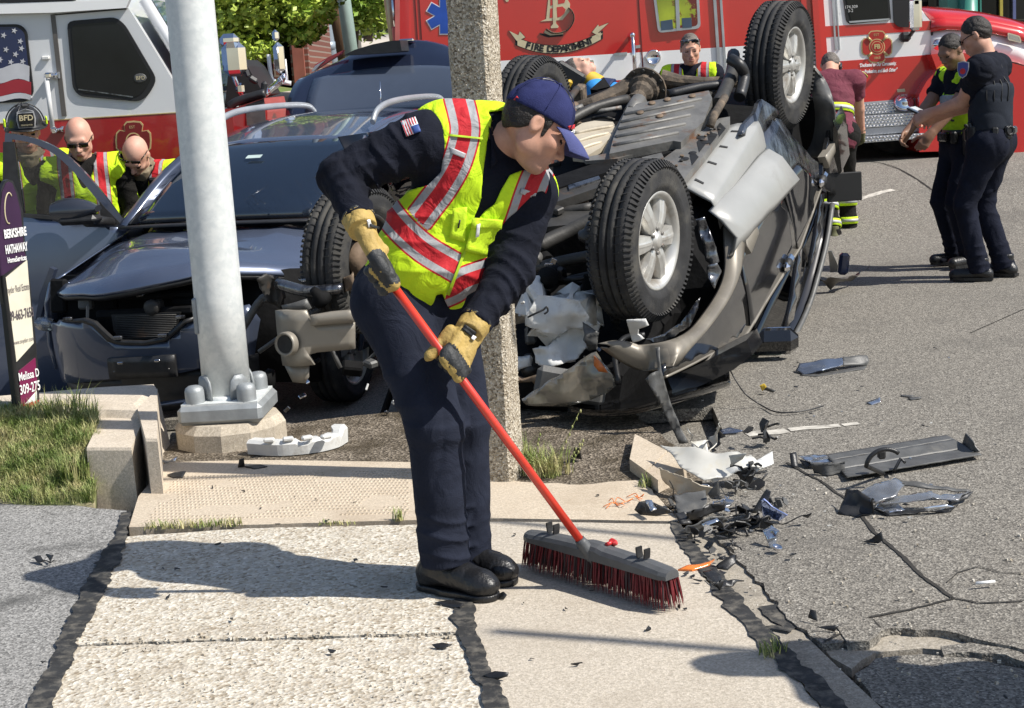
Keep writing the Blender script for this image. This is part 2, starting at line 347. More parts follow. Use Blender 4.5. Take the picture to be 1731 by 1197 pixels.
m_galv=M('galvanised_steel',(.66,.68,.67),.5,.1,var=.06,vscale=18,bump=.04,bscale=30,col2=(.56,.59,.59),mix=(.42,.62),m2=24)
m_galvcap=M('galvanised_cap',(.30,.32,.33),.55,.4,var=.15,vscale=14,bump=.1,bscale=60)
m_conc=stonemat('concrete',[(0,(.40,.34,.265)),(.5,(.49,.43,.34)),(1,(.55,.49,.40))],260,bump=.25,stain=(.27,.23,.18),stain_mix=(.52,.8),stain_scale=3.2,dist=.002)
m_ramp=stonemat('ramp_concrete',[(0,(.46,.38,.285)),(.5,(.54,.455,.35)),(1,(.60,.52,.41))],300,bump=.2,stain=(.36,.285,.205),stain_mix=(.5,.8),stain_scale=2.4,dist=.0015)
m_rough=stonemat('exposed_aggregate_concrete',[(0,(.26,.21,.15)),(.14,(.45,.39,.30)),(.5,(.54,.49,.405)),(.8,(.60,.555,.475)),(1,(.70,.66,.58))],88,bump=.6,stain=(.36,.305,.235),stain_mix=(.5,.78),stain_scale=5.,dist=.006)
m_smooth=stonemat('smooth_concrete',[(0,(.40,.35,.28)),(.5,(.49,.435,.355)),(1,(.56,.50,.42))],210,bump=.25,stain=(.36,.31,.245),stain_mix=(.5,.78),stain_scale=2.2,dist=.0025)
m_gutter=stonemat('gutter_concrete',[(0,(.28,.25,.2)),(.5,(.36,.32,.26)),(1,(.42,.38,.32))],200,bump=.3,stain=(.16,.145,.125),stain_mix=(.5,.72),stain_scale=3.5,dist=.0025)
m_asph=stonemat('worn_asphalt',[(0,(.085,.078,.07)),(.3,(.165,.152,.132)),(.6,(.22,.203,.175)),(.85,(.275,.255,.22)),(1,(.38,.355,.31))],150,bump=.6,stain=(.12,.112,.10),stain_mix=(.52,.8),stain_scale=1.1,dist=.005)
m_lot=stonemat('pale_asphalt',[(0,(.12,.117,.11)),(.3,(.215,.21,.20)),(.6,(.28,.273,.26)),(1,(.40,.39,.37))],150,bump=.5,stain=(.085,.084,.08),stain_mix=(.52,.70),stain_scale=3.1,dist=.004)
m_tar=M('tar_sealant',(.034,.034,.034),.7,var=.3,vscale=12,spec=.25,col2=(.17,.155,.13),mix=(.47,.72),m2=22,bump=.2,bscale=60)
m_crack=M('crack_dirt',(.03,.027,.023),.95,var=.3,vscale=20)
m_soil=stonemat('gravelly_soil',[(0,(.07,.055,.04)),(.5,(.17,.14,.105)),(1,(.33,.28,.22))],95,bump=.9,stain=(.07,.055,.035),stain_mix=(.45,.65),stain_scale=5,dist=.01)
m_agg=stonemat('aggregate_post',[(0,(.15,.12,.085)),(.22,(.32,.27,.20)),(.55,(.44,.385,.30)),(.8,(.52,.465,.375)),(1,(.66,.61,.52))],135,bump=.7,stain=(.3,.25,.18),stain_mix=(.55,.8),stain_scale=8,dist=.007)
m_line=M('worn_white_line',(.52,.49,.43),.8,var=.2,vscale=18,col2=(.25,.23,.2),mix=(.5,.66),m2=14)
m_grass=M('grass_blades',(.17,.25,.05),.6,var=.45,vscale=9,col2=(.44,.39,.19),mix=(.42,.62),m2=9)
m_grassfar=M('far_lawn',(.13,.19,.045),.8,var=.3,vscale=2,col2=(.2,.21,.08),mix=(.45,.65),m2=.6,bump=.5,bscale=8)
m_turf=M('lawn_soil',(.16,.17,.065),.9,var=.4,vscale=14,col2=(.30,.25,.16),mix=(.5,.66),m2=7,bump=.6,bscale=40)
m_wood=M('pole_wood',(.15,.085,.045),.85,var=.35,vscale=6,stretch=(6,6,.4),bump=.4,bscale=30)
m_leafA=M('maple_leaf',(.20,.32,.035),.5,var=.35,vscale=3)
m_leafB=M('maple_leaf_pale',(.38,.48,.07),.5,var=.3,vscale=3)
m_leafdk=M('dark_leaf',(.018,.035,.014),.55,var=.4,vscale=3)
m_bark=M('bark',(.075,.055,.04),.9,var=.4,vscale=10,bump=.6,bscale=30)
m_teal=M('teal_paint',(.045,.22,.17),.4,var=.12,vscale=3)
m_paleblue=M('painted_steel_post',(.30,.36,.42),.4,.2,var=.08)
m_palegreen=M('pale_green_post',(.30,.40,.36),.5,.1,var=.08)

m_wall=stonemat('pale_wall_concrete',[(0,(.50,.43,.33)),(.5,(.58,.50,.40)),(1,(.64,.56,.46))],260,bump=.25,stain=(.40,.33,.25),stain_mix=(.55,.85),stain_scale=3.2,dist=.002)
# ---------------------------------------------------------------- terrain
def sstep(a,b,x):t=min(1,max(0,(x-a)/(b-a)));return t*t*(3-2*t)
def hz(x,y):
    return .52*sstep(12.2,15.6,y)+.95*sstep(16.5,20.5,y)+1.9*sstep(20,62,y)*1.0+5.5*sstep(62,170,y) - .012 - .25*sstep(.1,-1.1,x)*(1-sstep(12.5,16,y))*sstep(7.1,7.7,y)
def strip(mb,pts,wid,z=.004,jit=.35,m=0,seg=.05,seed=0,zf=None):
    """ragged ribbon lying on the ground"""
    r=random.Random(seed);p=np.asarray(pts,dtype=float)[:,:2];o=[p[0]]
    for a,b in zip(p[:-1],p[1:]):
        n=max(1,int(np.linalg.norm(b-a)/seg))
        for i in range(1,n+1):o.append(a+(b-a)*i/n)
    o=np.array(o);t=np.gradient(o,axis=0);t /= np.linalg.norm(t,axis=1)[:,None]+1e-9;nn=np.stack([-t[:,1],t[:,0]],1)
    W=np.interp(np.linspace(0,1,len(o)),np.linspace(0,1,len(np.atleast_1d(wid))),np.atleast_1d(wid)) if np.ndim(wid) else np.full(len(o),wid)
    sm=lambda k_:np.array([mnoise.noise(Vector((q[0]*9,q[1]*9,seed+k_)))*.75+mnoise.noise(Vector((q[0]*28,q[1]*28,seed+k_)))*.5 for q in o])
    o=o+nn*sm(0)[:,None]*W[:,None]*.32
    e1,e2=sm(11)*jit*1.1,sm(23)*jit*1.1
    L=[o[i]+nn[i]*W[i]*.5*max(.15,1+e1[i]) for i in range(len(o))];R=[o[i]-nn[i]*W[i]*.5*max(.15,1+e2[i]) for i in range(len(o))]
    zz=(lambda q:z) if zf is None else (lambda q:zf(q[0],q[1])+z)
    P=[[(*l,zz(l)),(*q,zz(q))] for l,q in zip(L,R)]
    mb.grid(P,m,smooth=False);return mb
def jag(pts,seg=.06,amp=.02,seed=0):
    r=random.Random(seed);p=[np.asarray(q,dtype=float)[:2] for q in pts];o=[p[0]]
    for a,b in zip(p[:-1],p[1:]):
        d=np.linalg.norm(b-a);n=max(1,int(d/seg));t=(b-a)/(d+1e-9);nn=V(-t[1],t[0])
        for i in range(1,n+1):o.append(a+(b-a)*i/n+(nn*r.uniform(-amp,amp) if i < n else 0))
    return o
g2=lambda pts,z=0:[G(x,y,z)[:2] for x,y in pts]
def slab(name,poly,z0,z1,mat,parent=None,org=None,label=None,bevel=0):
    mb=MB();mb.prism([(a,b,z0) for a,b in poly],(0,0,z1-z0));o=mb.build(name,mat,parent,org=org,label=label);return o
# ground far and wide, under everything
mb=MB();xs=[-300,-120,-60,-30,-15,-8,-4,-2,-1,-.6,-.2,.2,1,4,8,15,30,60,120,300];ys=[-60,-20,-5,2,6,7,7.3,7.6,8,10,12]+[12.2+.4*i for i in range(24)]+[22,25,30,36,42,50,62,75,90,110,130,150,170,400,900]
mb.grid([[(x,y,hz(x,y)-.07 - (.06 if y > 18 else 0)) for y in ys] for x in xs])
tag(mb.build('ground',m_asph),kind='structure')
# the street: an upper asphalt layer with a broken edge along the gutter and a hole worn through it
edge_px=[(1800,1112),(1731,1098),(1640,1077),(1570,1064),(1505,1062),(1455,1080),(1390,1088),(1340,1052),(1300,1005),(1262,958),(1232,928),(1200,893),(1170,850),(1185,800),(1225,735)]
e=jag(g2(edge_px,-.012),.035,.012,3)
poly=[(70,2.0),(3.2,3.0)]
poly=[tuple(q) for q in [V(60,4.0)]+list(e)+[V(.95,7.25),V(-1.5,7.25),V(-1.7,8.95),V(-40,9.6),V(-40,16.4),V(60,16.4)]]
mb=MB();sheet(mb,poly,lambda a,b:V(a,b,hz(a,b)),   .06,(.5,.45),smooth=False,inward=(0,0,-1))
street=tag(mb.build('street',m_asph),kind='structure')
mb=MB()
for i,(pts,wd) in enumerate([([(1330,782),(1385,812),(1440,850),(1478,900),(1520,935),(1560,975),(1612,1012)],.013),([(1612,1012),(1540,1030),(1470,1044),(1395,1085)],.012),([(1612,1012),(1660,1020),(1731,1016)],.007),([(1470,1044),(1488,1062)],.012),
                               ([(1600,985),(1620,968),(1655,958),(1690,968),(1731,970)],.005)]):
    strip(mb,g2(pts,-.01),wd,-.0085,1.0,seg=.012,seed=i)
strip(mb,g2([(1465,355),(1540,372),(1610,388)],0),.016,.003,.6,seed=77,zf=hz);strip(mb,g2([(1640,560),(1731,520)],0),.008,.003,.6,seed=78,zf=hz)
mb.build('crack',m_crack,street,kind='stuff')
for k,pts in enumerate([[(1262,731),(1330,724)],[(1334,723),(1380,719),(1420,716)],[(1424,715),(1452,712)]]):
    mb=MB();strip(mb,g2(pts,0),.085-.02*k,.003,.3,seed=20+k,zf=hz);mb.build('painted_line',m_line,street)
mb=MB();strip(mb,g2([(1448,392),(1510,383)],0),.07,.003,.3,seed=25,zf=hz);mb.build('painted_line',m_line,street)
# concrete patch and broken asphalt lumps in the hole
mb=MB();q=jag(g2([(1385,1095),(1450,1085),(1510,1072),(1620,1080),(1731,1105),(1800,1120),(1800,1155),(1731,1130),(1650,1112),(1560,1105),(1480,1112),(1440,1140),(1405,1120)],-.05),.05,.012,8)
mb.prism([(a,b,-.06) for a,b in q],(0,0,.026));mb.build('patch',m_gutter,street)
mb=MB();q=jag(g2([(1445,1140),(1480,1114),(1560,1107),(1650,1114),(1731,1132),(1900,1160),(1900,1400),(1640,1400),(1530,1240),(1470,1170)],-.03),.05,.012,18);mb.prism([(a,b,-.07) for a,b in q],(0,0,.042));mb.build('lower_asphalt',m_asph,street)
mb=MB();q=jag(g2([(1590,1098),(1640,1092),(1700,1100),(1790,1130),(1790,1150),(1700,1112),(1640,1108),(1595,1112)],-.03),.03,.008,9)
mb.prism([(a,b,-.06) for a,b in q],(0,0,.04));mb.build('asphalt_lump',m_asph,street)
mb=MB();q=jag(g2([(1412,1062),(1440,1046),(1475,1052),(1490,1070),(1470,1090),(1432,1092)],-.02),.03,.008,10)
mb.prism([(a,b,-.06) for a,b in q],(0,0,.052));mb.build('asphalt_lump',m_asph,street)
# ---------------------------------------------------------------- pavement
walk=tag(bpy.data.objects.new('pavement',None),kind='structure');C.objects.link(walk);ORG[walk]=V(0,0,0)
far_joint=[(196,908),(420,893),(700,886),(850,882),(1150,884)]
rough_poly=jag(g2([(196,908),(420,893),(700,887),(775,885),(782,1000)]),.05,.004,1)+jag(g2([(782,1000),(788,1068)]),.03,.012,2)
slab('concrete_slab',rough_poly+jag(g2([(785,1068),(600,1074),(380,1080),(118,1090)]),.04,.006,3)+jag(g2([(118,1088),(150,1010),(180,950),(196,908)]),.03,.012,4),-.12,0,m_rough,walk)
slab('concrete_slab',jag(g2([(114,1093),(380,1083),(600,1077),(786,1071)]),.04,.006,5)+jag(g2([(788,1076),(812,1130),(845,1210),(900,1330)]),.03,.012,6)+g2([(900,1330),(-20,1330),(60,1197)])[1:]+jag(g2([(72,1197),(114,1094)]),.03,.012,7),-.12,-.003,m_rough,walk)
slab('concrete_slab',jag(g2([(775,884),(850,882),(1148,886)]),.1,.003,12)+jag(g2([(1148,890),(1165,940),(1215,1005),(1275,1075),(1340,1140),(1410,1220),(1500,1330)]),.03,.008,13)+jag(g2([(900,1330),(845,1210),(812,1130),(790,1070),(784,1000)]),.03,.012,14),-.12,.001,m_smooth,walk)
slab('ramp_slab',jag(g2([(218,892),(420,888),(700,880),(850,877),(1150,882)]),.1,.003,15)+jag(g2([(1140,872),(1085,812)]),.05,.01,16)+jag(g2([(1085,812),(1030,815),(985,820),(880,815)]),.05,.012,17)+g2([(700,782),(440,778),(280,782),(262,806),(234,840)])+[],-.12,.002,m_ramp,walk)
slab('gutter',jag(g2([(1152,884),(1172,935),(1225,1002),(1285,1070),(1350,1135),(1425,1220),(1520,1330)]),.06,.006,18)+g2([(1660,1330),(1500,1205),(1420,1130),(1350,1062),(1300,1008),(1258,958),(1225,922),(1195,880)],-.02),-.12,-.022,m_gutter,walk)
lot=jag(g2([(-60,842),(0,849),(120,852),(214,862)]),.05,.01,21)+jag(g2([(204,895),(180,945),(140,1010),(108,1080),(66,1185),(30,1290)]),.04,.01,22)+[V(-8,2.5),V(-8,6.4)]
slab('car_park',lot,-.12,-.004,m_lot,walk)
mb=MB();strip(mb,g2([(212,868),(206,902),(178,960),(150,1015),(118,1085),(82,1165),(58,1220),(30,1290)]),[.04,.045,.085,.085,.07,.065,.07,.07],.006,.35,seed=31,seg=.015);mb.build('tar_seam',m_tar,walk)
mb=MB();strip(mb,g2([(772,1000),(790,1030),(793,1075),(812,1130),(834,1180),(860,1260)]),[.04,.075,.05,.055,.06,.06],.006,.4,seed=32,seg=.015);mb.build('tar_seam',m_tar,walk)
mb=MB();strip(mb,g2([(1140,884),(1165,925),(1195,965),(1222,1000),(1250,1030),(1282,1065),(1310,1100),(1345,1130),(1400,1185),(1440,1240)]),[.025,.055,.055,.06,.065,.055,.07,.065,.06,.055],.006,.45,seed=33,seg=.015);mb.build('tar_seam',m_tar,walk)
mb=MB();strip(mb,g2([(1296,1025),(1325,1048),(1350,1062)],-.02),.07,-.017,.5,seed=34,seg=.03);mb.build('tar_patch',m_tar,walk)
mb=MB();strip(mb,g2([(1270,1055),(1310,1052),(1340,1058)],0),.03,-.012,.5,seed=36,seg=.03)
mb.build('tar_patch',m_tar,walk)
# crumbs of broken concrete along the rough groove
mb=MB();r=random.Random(4)
for i in range(90):
    t=r.random();p=G(120+670*t,1085-15*t+r.gauss(0,3));s_=r.uniform(.003,.009);mb.box(p+V(0,0,s_*.3),(s_*1.4,s_,s_),rotz(r.uniform(0,3)))
for i in range(500):
    p=G(r.uniform(180,760),r.uniform(905,1197));s_=r.uniform(.002,.0045);mb.box(p+V(0,0,s_*.3),(s_*1.4,s_,s_),rotz(r.uniform(0,3)))
for i in range(110):
    x=r.uniform(1210,1731);y=r.uniform(800,1180);p=G(x,y,-.01)
    s_=r.uniform(.003,.007);mb.box(p+V(0,0,s_*.3+.002),(s_*1.5,s_,s_),rotz(r.uniform(0,3)))
tag(mb.build('grit',m_rough),kind='stuff')
# raised tread pattern of the ramp slab
mb=MB();a,b,c,d=G(250,882),G(690,868),G(300,808),G(690,797)
for i in range(17):
    for j in range(62):
        v=i/16;u=(j+.5*(i % 2))/61.5
        if mnoise.noise(Vector((u*5,v*3,2))) > .28:continue
        p=(a*(1-u)+b*u)*(1-v)+(c*(1-u)+d*u)*v;s_=.0095
        mb.add([p+V(-s_,0,.002),p+V(0,-s_*.8,.002),p+V(s_,0,.002),p+V(0,s_*.8,.002),p+V(-s_*.35,0,.007),p+V(s_*.35,0,.007)],[(0,1,5,4),(1,2,5),(2,3,4,5),(3,0,4)])
mb.build('raised_tread',m_ramp,walk,kind='stuff')
# soil in the planting gap behind the post
mb=MB();q=jag(g2([(870,818),(985,823),(1030,818),(1085,815),(1145,870),(1180,850),(1190,795),(1120,735),(1060,690),(700,690),(440,720),(290,730),(262,780),(440,776),(700,780)]),.06,.01,41)
mb.prism([(a,b,-.05) for a,b in q],(0,0,.045));tag(mb.build('planting_gap',m_soil),kind='structure')
# ---------------------------------------------------------------- grass verge and grass
VF=[(-160,840),(0,850),(60,853),(120,853),(160,850)];VB=[(-160,698),(0,692),(60,690),(120,689),(166,692)]
VFw=[G(x,y,.0) for x,y in VF];VBw=[G(x,y,.215) for x,y in VB];VFw.insert(0,VFw[0]-V(6,0,0));VBw.insert(0,VBw[0]-V(6,0,0))
def vpt(u,v):
    n=len(VFw)-1;k=min(n-1,int(u*n));t=u*n-k;a=VFw[k]*(1-t)+VFw[k+1]*t;b=VBw[k]*(1-t)+VBw[k+1]*t;p=a*(1-v)+b*v;p=p.copy();p[2]=.20*sstep(-.1,.8,v)-.005+.012*mnoise.noise(Vector((p[0]*6,p[1]*6,3)));return p
mb=MB();mb.grid([[vpt(u,v) for v in np.linspace(0,1,22)] for u in np.linspace(0,1,50)],thick=V(0,0,-.08));tag(mb.build('verge',m_turf),kind='structure')
def inside(p,poly):
    x,y=p;c=False;n=len(poly)
    for i in range(n):
        x1,y1=poly[i];x2,y2=poly[i-1]
        if (y1 > y) != (y2 > y) and x < (x2-x1)*(y-y1)/(y2-y1)+x1:c=not c
    return c
def blade(mb,p,h,w_,lean,az,m=0):
    d=V(math.cos(az),math.sin(az),0);s_=V(-d[1],d[0],0)*w_*.5;q=p+d*lean*h*.35+V(0,0,h*.6);t=p+d*lean*h+V(0,0,h*(1-.25*lean))
    mb.add([p-s_,p+s_,q+s_*.7,q-s_*.7,t],[(0,1,2,3),(3,2,4)],m)
def tuft(mb,c,n,h,spread,r):
    for i in range(n):
        a=r.uniform(0,6.28);k=r.random()**.5*spread;blade(mb,c+V(math.cos(a)*k,math.sin(a)*k,0),h*r.uniform(.5,1.2),r.uniform(.003,.006),r.uniform(.1,.8),r.uniform(0,6.28))
r=random.Random(12);mb=MB();k=0
while k < 15000:
    u,v_=r.uniform(.12,1),r.random();p=vpt(u,v_);n_=mnoise.noise(Vector((p[0]*3.5,p[1]*3.5,0)));n2=mnoise.noise(Vector((p[0]*9,p[1]*9,4)))
    if n_+.5*n2 < r.uniform(-.75,.05)+(.35 if v_ < .12 else 0):k += .25;continue
    blade(mb,p-V(0,0,.003),r.uniform(.025,.075)*(1+.5*n_+.5*v_),r.uniform(.0025,.005),r.uniform(.2,1),r.uniform(0,6.28));k += 1
tuft(mb,vpt(.86,.22),300,.12,.07,r);tuft(mb,vpt(.62,.1),120,.06,.06,r);tuft(mb,vpt(.93,.5),160,.1,.06,r)
tag(mb.build('lawn_grass',m_grass),kind='stuff')
def grass_thing(label,spots,seed,z0=.002):
    r_=random.Random(seed);mb=MB()
    for (x,y,n,h,s_) in spots:tuft(mb,G(x,y,z0),n,h,s_,r_)
    c=G(spots[0][0],spots[0][1]);return tag(mb.build('grass_tuft',m_grass,org=c),label,'grass','grass tufts in the pavement joints')
grass_thing('tall seeding grass clump against the long concrete wall on the left',[(122,712,90,.17,.07),(100,716,70,.15,.06),(150,716,60,.15,.06),(80,705,40,.14,.05)],1,.19)
grass_thing('bright green grass clump at the foot of the pebbled post',[(900,800,110,.13,.06),(925,805,120,.12,.06),(890,795,60,.16,.04),(945,800,60,.12,.05)],2)
grass_thing('low grass strip in the joint at the left end of the ramp slab',[(250+9*i,893-.3*i,14,.035,.03) for i in range(18)],3)
grass_thing('small bright weed beside the sweeping man\'s trouser leg',[(672,880,40,.055,.022)],4)
grass_thing('sparse weeds in the joint between ramp and rough slab',[(545+8*i,887,7,.02,.02) for i in range(7)],5)
grass_thing('dry weed growing in the gutter seam at the lower right',[(1300,1108,26,.05,.03),(1312,1102,20,.05,.03)],6)
grass_thing('short dry weed in front of the kerb stone',[(1105,818,60,.05,.04),(1090,822,30,.04,.03)],7)
mb=MB()
for k,(a,b) in enumerate([((940,800),(980,695)),((955,800),(985,745)),((905,800),(912,735)),((968,800),(984,752))]):
    p0=G(*a);p1=D(b[0],b[1],p0[1]);path=smoothpath([p0,p0*.6+p1*.4+V(-.012,0,0),p1],5);mb.tube(path,np.linspace(.002,.001,len(path)),5)
    for i in range(len(path)//2,len(path)):mb.ball(path[i]+V(r.uniform(-.004,.004),0,0),(.004,.004,.008),6)
c=G(940,800);tag(mb.build('seed_stalk',m_grass,org=c),'thin grass stalks with seed heads rising in front of the wrecked headlight','grass')
# ---------------------------------------------------------------- concrete block wall at the left
wl=thing('kerb_wall','pale concrete corner wall beside the grass, in front of the dented blue car','wall',G(205,840))
def quadblock(name,px4,z0,z1,mat,parent,top=1.,label=None):
    p=[G(x,y,z1) for x,y in px4];mb=MB();c=sum(p)/4
    n_=len(p);bt=[V(c[0]+(q[0]-c[0])*1.04,c[1]+(q[1]-c[1])*1.04,z0) for q in p];b=.012
    up=[V(c[0]+(q[0]-c[0])*.985,c[1]+(q[1]-c[1])*.985,z1) for q in p];md=[V(q[0],q[1],z1-b) for q in p]
    mb.add(bt+md+up,[(i,(i+1) % n_,n_+(i+1) % n_,n_+i) for i in range(n_)]+[(n_+i,n_+(i+1) % n_,2*n_+(i+1) % n_,2*n_+i) for i in range(n_)]+[tuple(range(2*n_,3*n_)),tuple(range(n_))[::-1]])
    return mb.build(name,mat,parent,label=label)
quadblock('wall_block',[(146,757),(222,757),(251,690),(178,688)],-.1,.19,m_wall,wl)
quadblock('wall_block',[(246,742),(266,742),(266,656),(232,690)],-.1,.235,m_wall,wl,label='taller narrow slab on the side facing the pole')
quadblock('wall_block',[(-160,692),(0,689),(178,688),(232,690),(266,656),(175,661),(0,676),(-160,684)],-.1,.235,m_wall,wl,label='long wall running off to the left behind the grass')
kb=thing('kerb_stone','buff kerb stone with a crack, lying beside the torn headlight pieces','kerb',G(1090,800))
quadblock('stone',[(1064,776),(1092,796),(1128,762),(1073,733)],-.09,.045,m_ramp,kb)
quadblock('stone',[(1093,797),(1112,812),(1160,790),(1130,763)],-.09,.045,m_ramp,kb)
# ---------------------------------------------------------------- steel pole on its footing
pc=G(392,742);pc[2]=0
pole=thing('steel_pole','tall galvanised steel pole bolted to a concrete footing in front of the blue car','pole',pc)
mb=MB();k=8;prof=[(.265,-.05),(.265,.075),(.235,.115),(0,.115)]
mb.lathe(pc,(0,0,1),prof,12,smooth=False);mb.build('footing',m_conc,pole)
Rz=rotz(math.radians(-3));mb=MB();mb.rbox(pc+V(0,0,.16),(.40,.40,.09),Rz,.02);mb.build('base_casting',m_galvcap,pole)
mb=MB();mb.box(pc+V(0,0,.208),(.36,.36,.012),Rz);mb.build('base_plate',m_galv,pole)
top=D(326,0,pc[1]+.02);ax=nrm(top-(D(392,690,pc[1])));ax=nrm(ax)
b0=pc+V(0,0,.2);pth=[b0+ax*h for h in (0,.5,1,1.5,2,3,5,7.5)]
mb=MB();mb.tube(pth,[.113,.1125,.112,.111,.11,.108,.1,.09],48);mb.tube([b0+V(0,0,-.002),b0+ax*.03],[.135,.122],32);mb.build('shaft',m_galv,pole)
for sx,sy in ((-1,-1),(1,-1),(-1,1),(1,1)):
    q=pc+Rz@V(.122*sx,.135*sy,.212);mb=MB();mb.lathe(q,(0,0,1),[(.046,0),(.046,.055),(.041,.072),(.026,.082),(0,.084)],14)
    mb.build('bolt_cover',m_galvcap,pole)
    d=nrm(b0-q+V(0,0,-b0[2]+q[2]));mb=MB();s_=V(-d[1],d[0],0);o=q+d*.055
    mb.grid([[o+s_*a*wd+V(0,0,h)+d*(.0+.02*h) for a in (-1,0,1)] for h,wd in ((0,.05),(.05,.05),(.09,.042),(.115,.02))],thick=d*.01);mb.build('gusset',m_galvcap,pole)
mb=MB();s0=D(328,512,pc[1]-.02);mb.rbox(s0+V(.008,0,-.06),(.022,.09,.17),None,.006);mb.build('side_plate',m_galvcap,pole)
# pebbled post
pp=V(-.075,6.17,0);pp=G(845,806);pp[2]=0
post=thing('pebbled_post','square concrete post faced with small pebbles, standing behind the sweeping man','post',pp)
R_=rotz(math.radians(-19));a=.082;c_=.014
topp=D(797,0,pp[1]);axp=nrm(topp-D(842,760,pp[1]))
sec=[(-a,-a+c_),(-a+c_,-a),(a-c_,-a),(a,-a+c_),(a,a-c_),(a-c_,a),(-a+c_,a),(-a,a-c_)]
mb=MB();P=[]
for h in np.linspace(-.08,3.6,60):
    P.append([pp+axp*h+R_@V(x,y,0)+V(*RNG.normal(0,.0012,3)) for x,y in sec+sec[:1]])
for row in P:row[-1]=row[0]
mb.grid(P,smooth=False);mb.prism([p for p in P[-1][:-1]],(0,0,.02));mb.build('shaft',m_agg,post)
mb=MB();r=random.Random(2)      # pebbles standing proud of the two faces that can be seen
nf,nr=R_@V(0,-1,0),R_@V(1,0,0);exf,exr=R_@V(1,0,0),R_@V(0,1,0)
for i in range(5200):
    h=r.uniform(.0,2.0);t=r.uniform(-a+.012,a-.012);n_,e_=(nf,exf) if r.random() < .55 else (nr,exr);s_=r.uniform(.0025,.0058)
    p=pp+axp*h+n_*(a-.001)+e_*t;A=e_*s_;B=V(0,0,1)*s_*r.uniform(.7,1.1);mb.add([p-A,p-B,p+A,p+B,p+n_*s_*.75],[(0,1,4),(1,2,4),(2,3,4),(3,0,4)])
mb.build('pebble',m_agg,post,kind='stuff')
# ---------------------------------------------------------------- overhead cables, above the frame: they throw the thin shadows across the pavement
def cable_over(label,a,b,h,rad):
    p,q=G(*a),G(*b);d=nrm(q-p);up=TO_SUN*(h/TO_SUN[2]);A=p+up;B=q+up      # ends shaped to run straight at the sun, casting only a dot; no poles
    mb=MB();mb.tube([A+TO_SUN*9,A+TO_SUN*.02]+[A+(B-A)*t for t in np.linspace(0,1,9)]+[B+TO_SUN*.02,B+TO_SUN*9],rad,8);tag(mb.build('overhead_cable',m_black,org=p+up),label,'cable','overhead cables above the pavement')
cable_over('overhead cable whose shadow crosses the ramp slab behind the man',(250,812),(690,796),4.2,.021)
cable_over('overhead cable whose shadow runs past the broom top',(815,879),(1150,912),4.4,.021)
cable_over('overhead cable whose shadow crosses the lower right slab',(840,1068),(1330,1106),4.2,.024)
# ---------------------------------------------------------------- overturned SUV: own axes (s rearwards, t to the visible flank, n towards the wheels)
SFW=D(1105,430,7.4);SRW=D(1315,110,9.9);SLF=D(560,398,7.95);SRR=D(893,152,10.45)
Es=nrm(SRW-SFW);Et=SFW-SLF;Et=nrm(Et-Es*(Et@Es));En=-np.cross(Es,Et);SO=SFW-.79*Et
def SW(s,t,n):return SO+s*Es+t*Et+n*En
_T=[(-1.35,1.20),(-1.2,1.21),(-1.0,1.17),(-.8,1.125),(-.7,1.11),(-.5,1.09),(-.3,1.03),(-.1,.93),(.02,.86),(.5,.80)]
def ST(n):
    a=[p[0] for p in _T];b=[p[1] for p in _T]
    return float(np.mean([np.interp(n+d,a,b) for d in (-.1,-.05,0,.05,.1)]))
def flank(s,n,off=0):return SW(s,ST(n)+off,n)
_sn=[(s,n) for s in np.arange(-1.2,4.0,.02) for n in np.arange(.06,-1.36,-.01)]
_snp=PR(np.array([flank(s,n) for s,n in _sn]))
def SN(x,y):return _sn[int(np.argmin((_snp[:,0]-x)**2+(_snp[:,1]-y)**2))]
def UB(x,y,n):return PL(x,y,SW(0,0,n),En)
suv=thing('overturned_suv','black and tan SUV lying wrecked on its roof with four wheels in the air','car',SW(1.2,.3,-1.1))
def fpanel(name,px,mat,off=0,thick=.025,parent=suv,label=None,cuts=(.09,.07),warp=None):
    mb=MB();poly=[SN(*p) for p in px]
    fn=(lambda s,n:flank(s,n,off)) if warp is None else (lambda s,n:flank(s,n,off+warp(s,n)))
    sheet(mb,poly,fn,thick,cuts,inward=-Et);return mb.build(name,mat,parent,label=label)
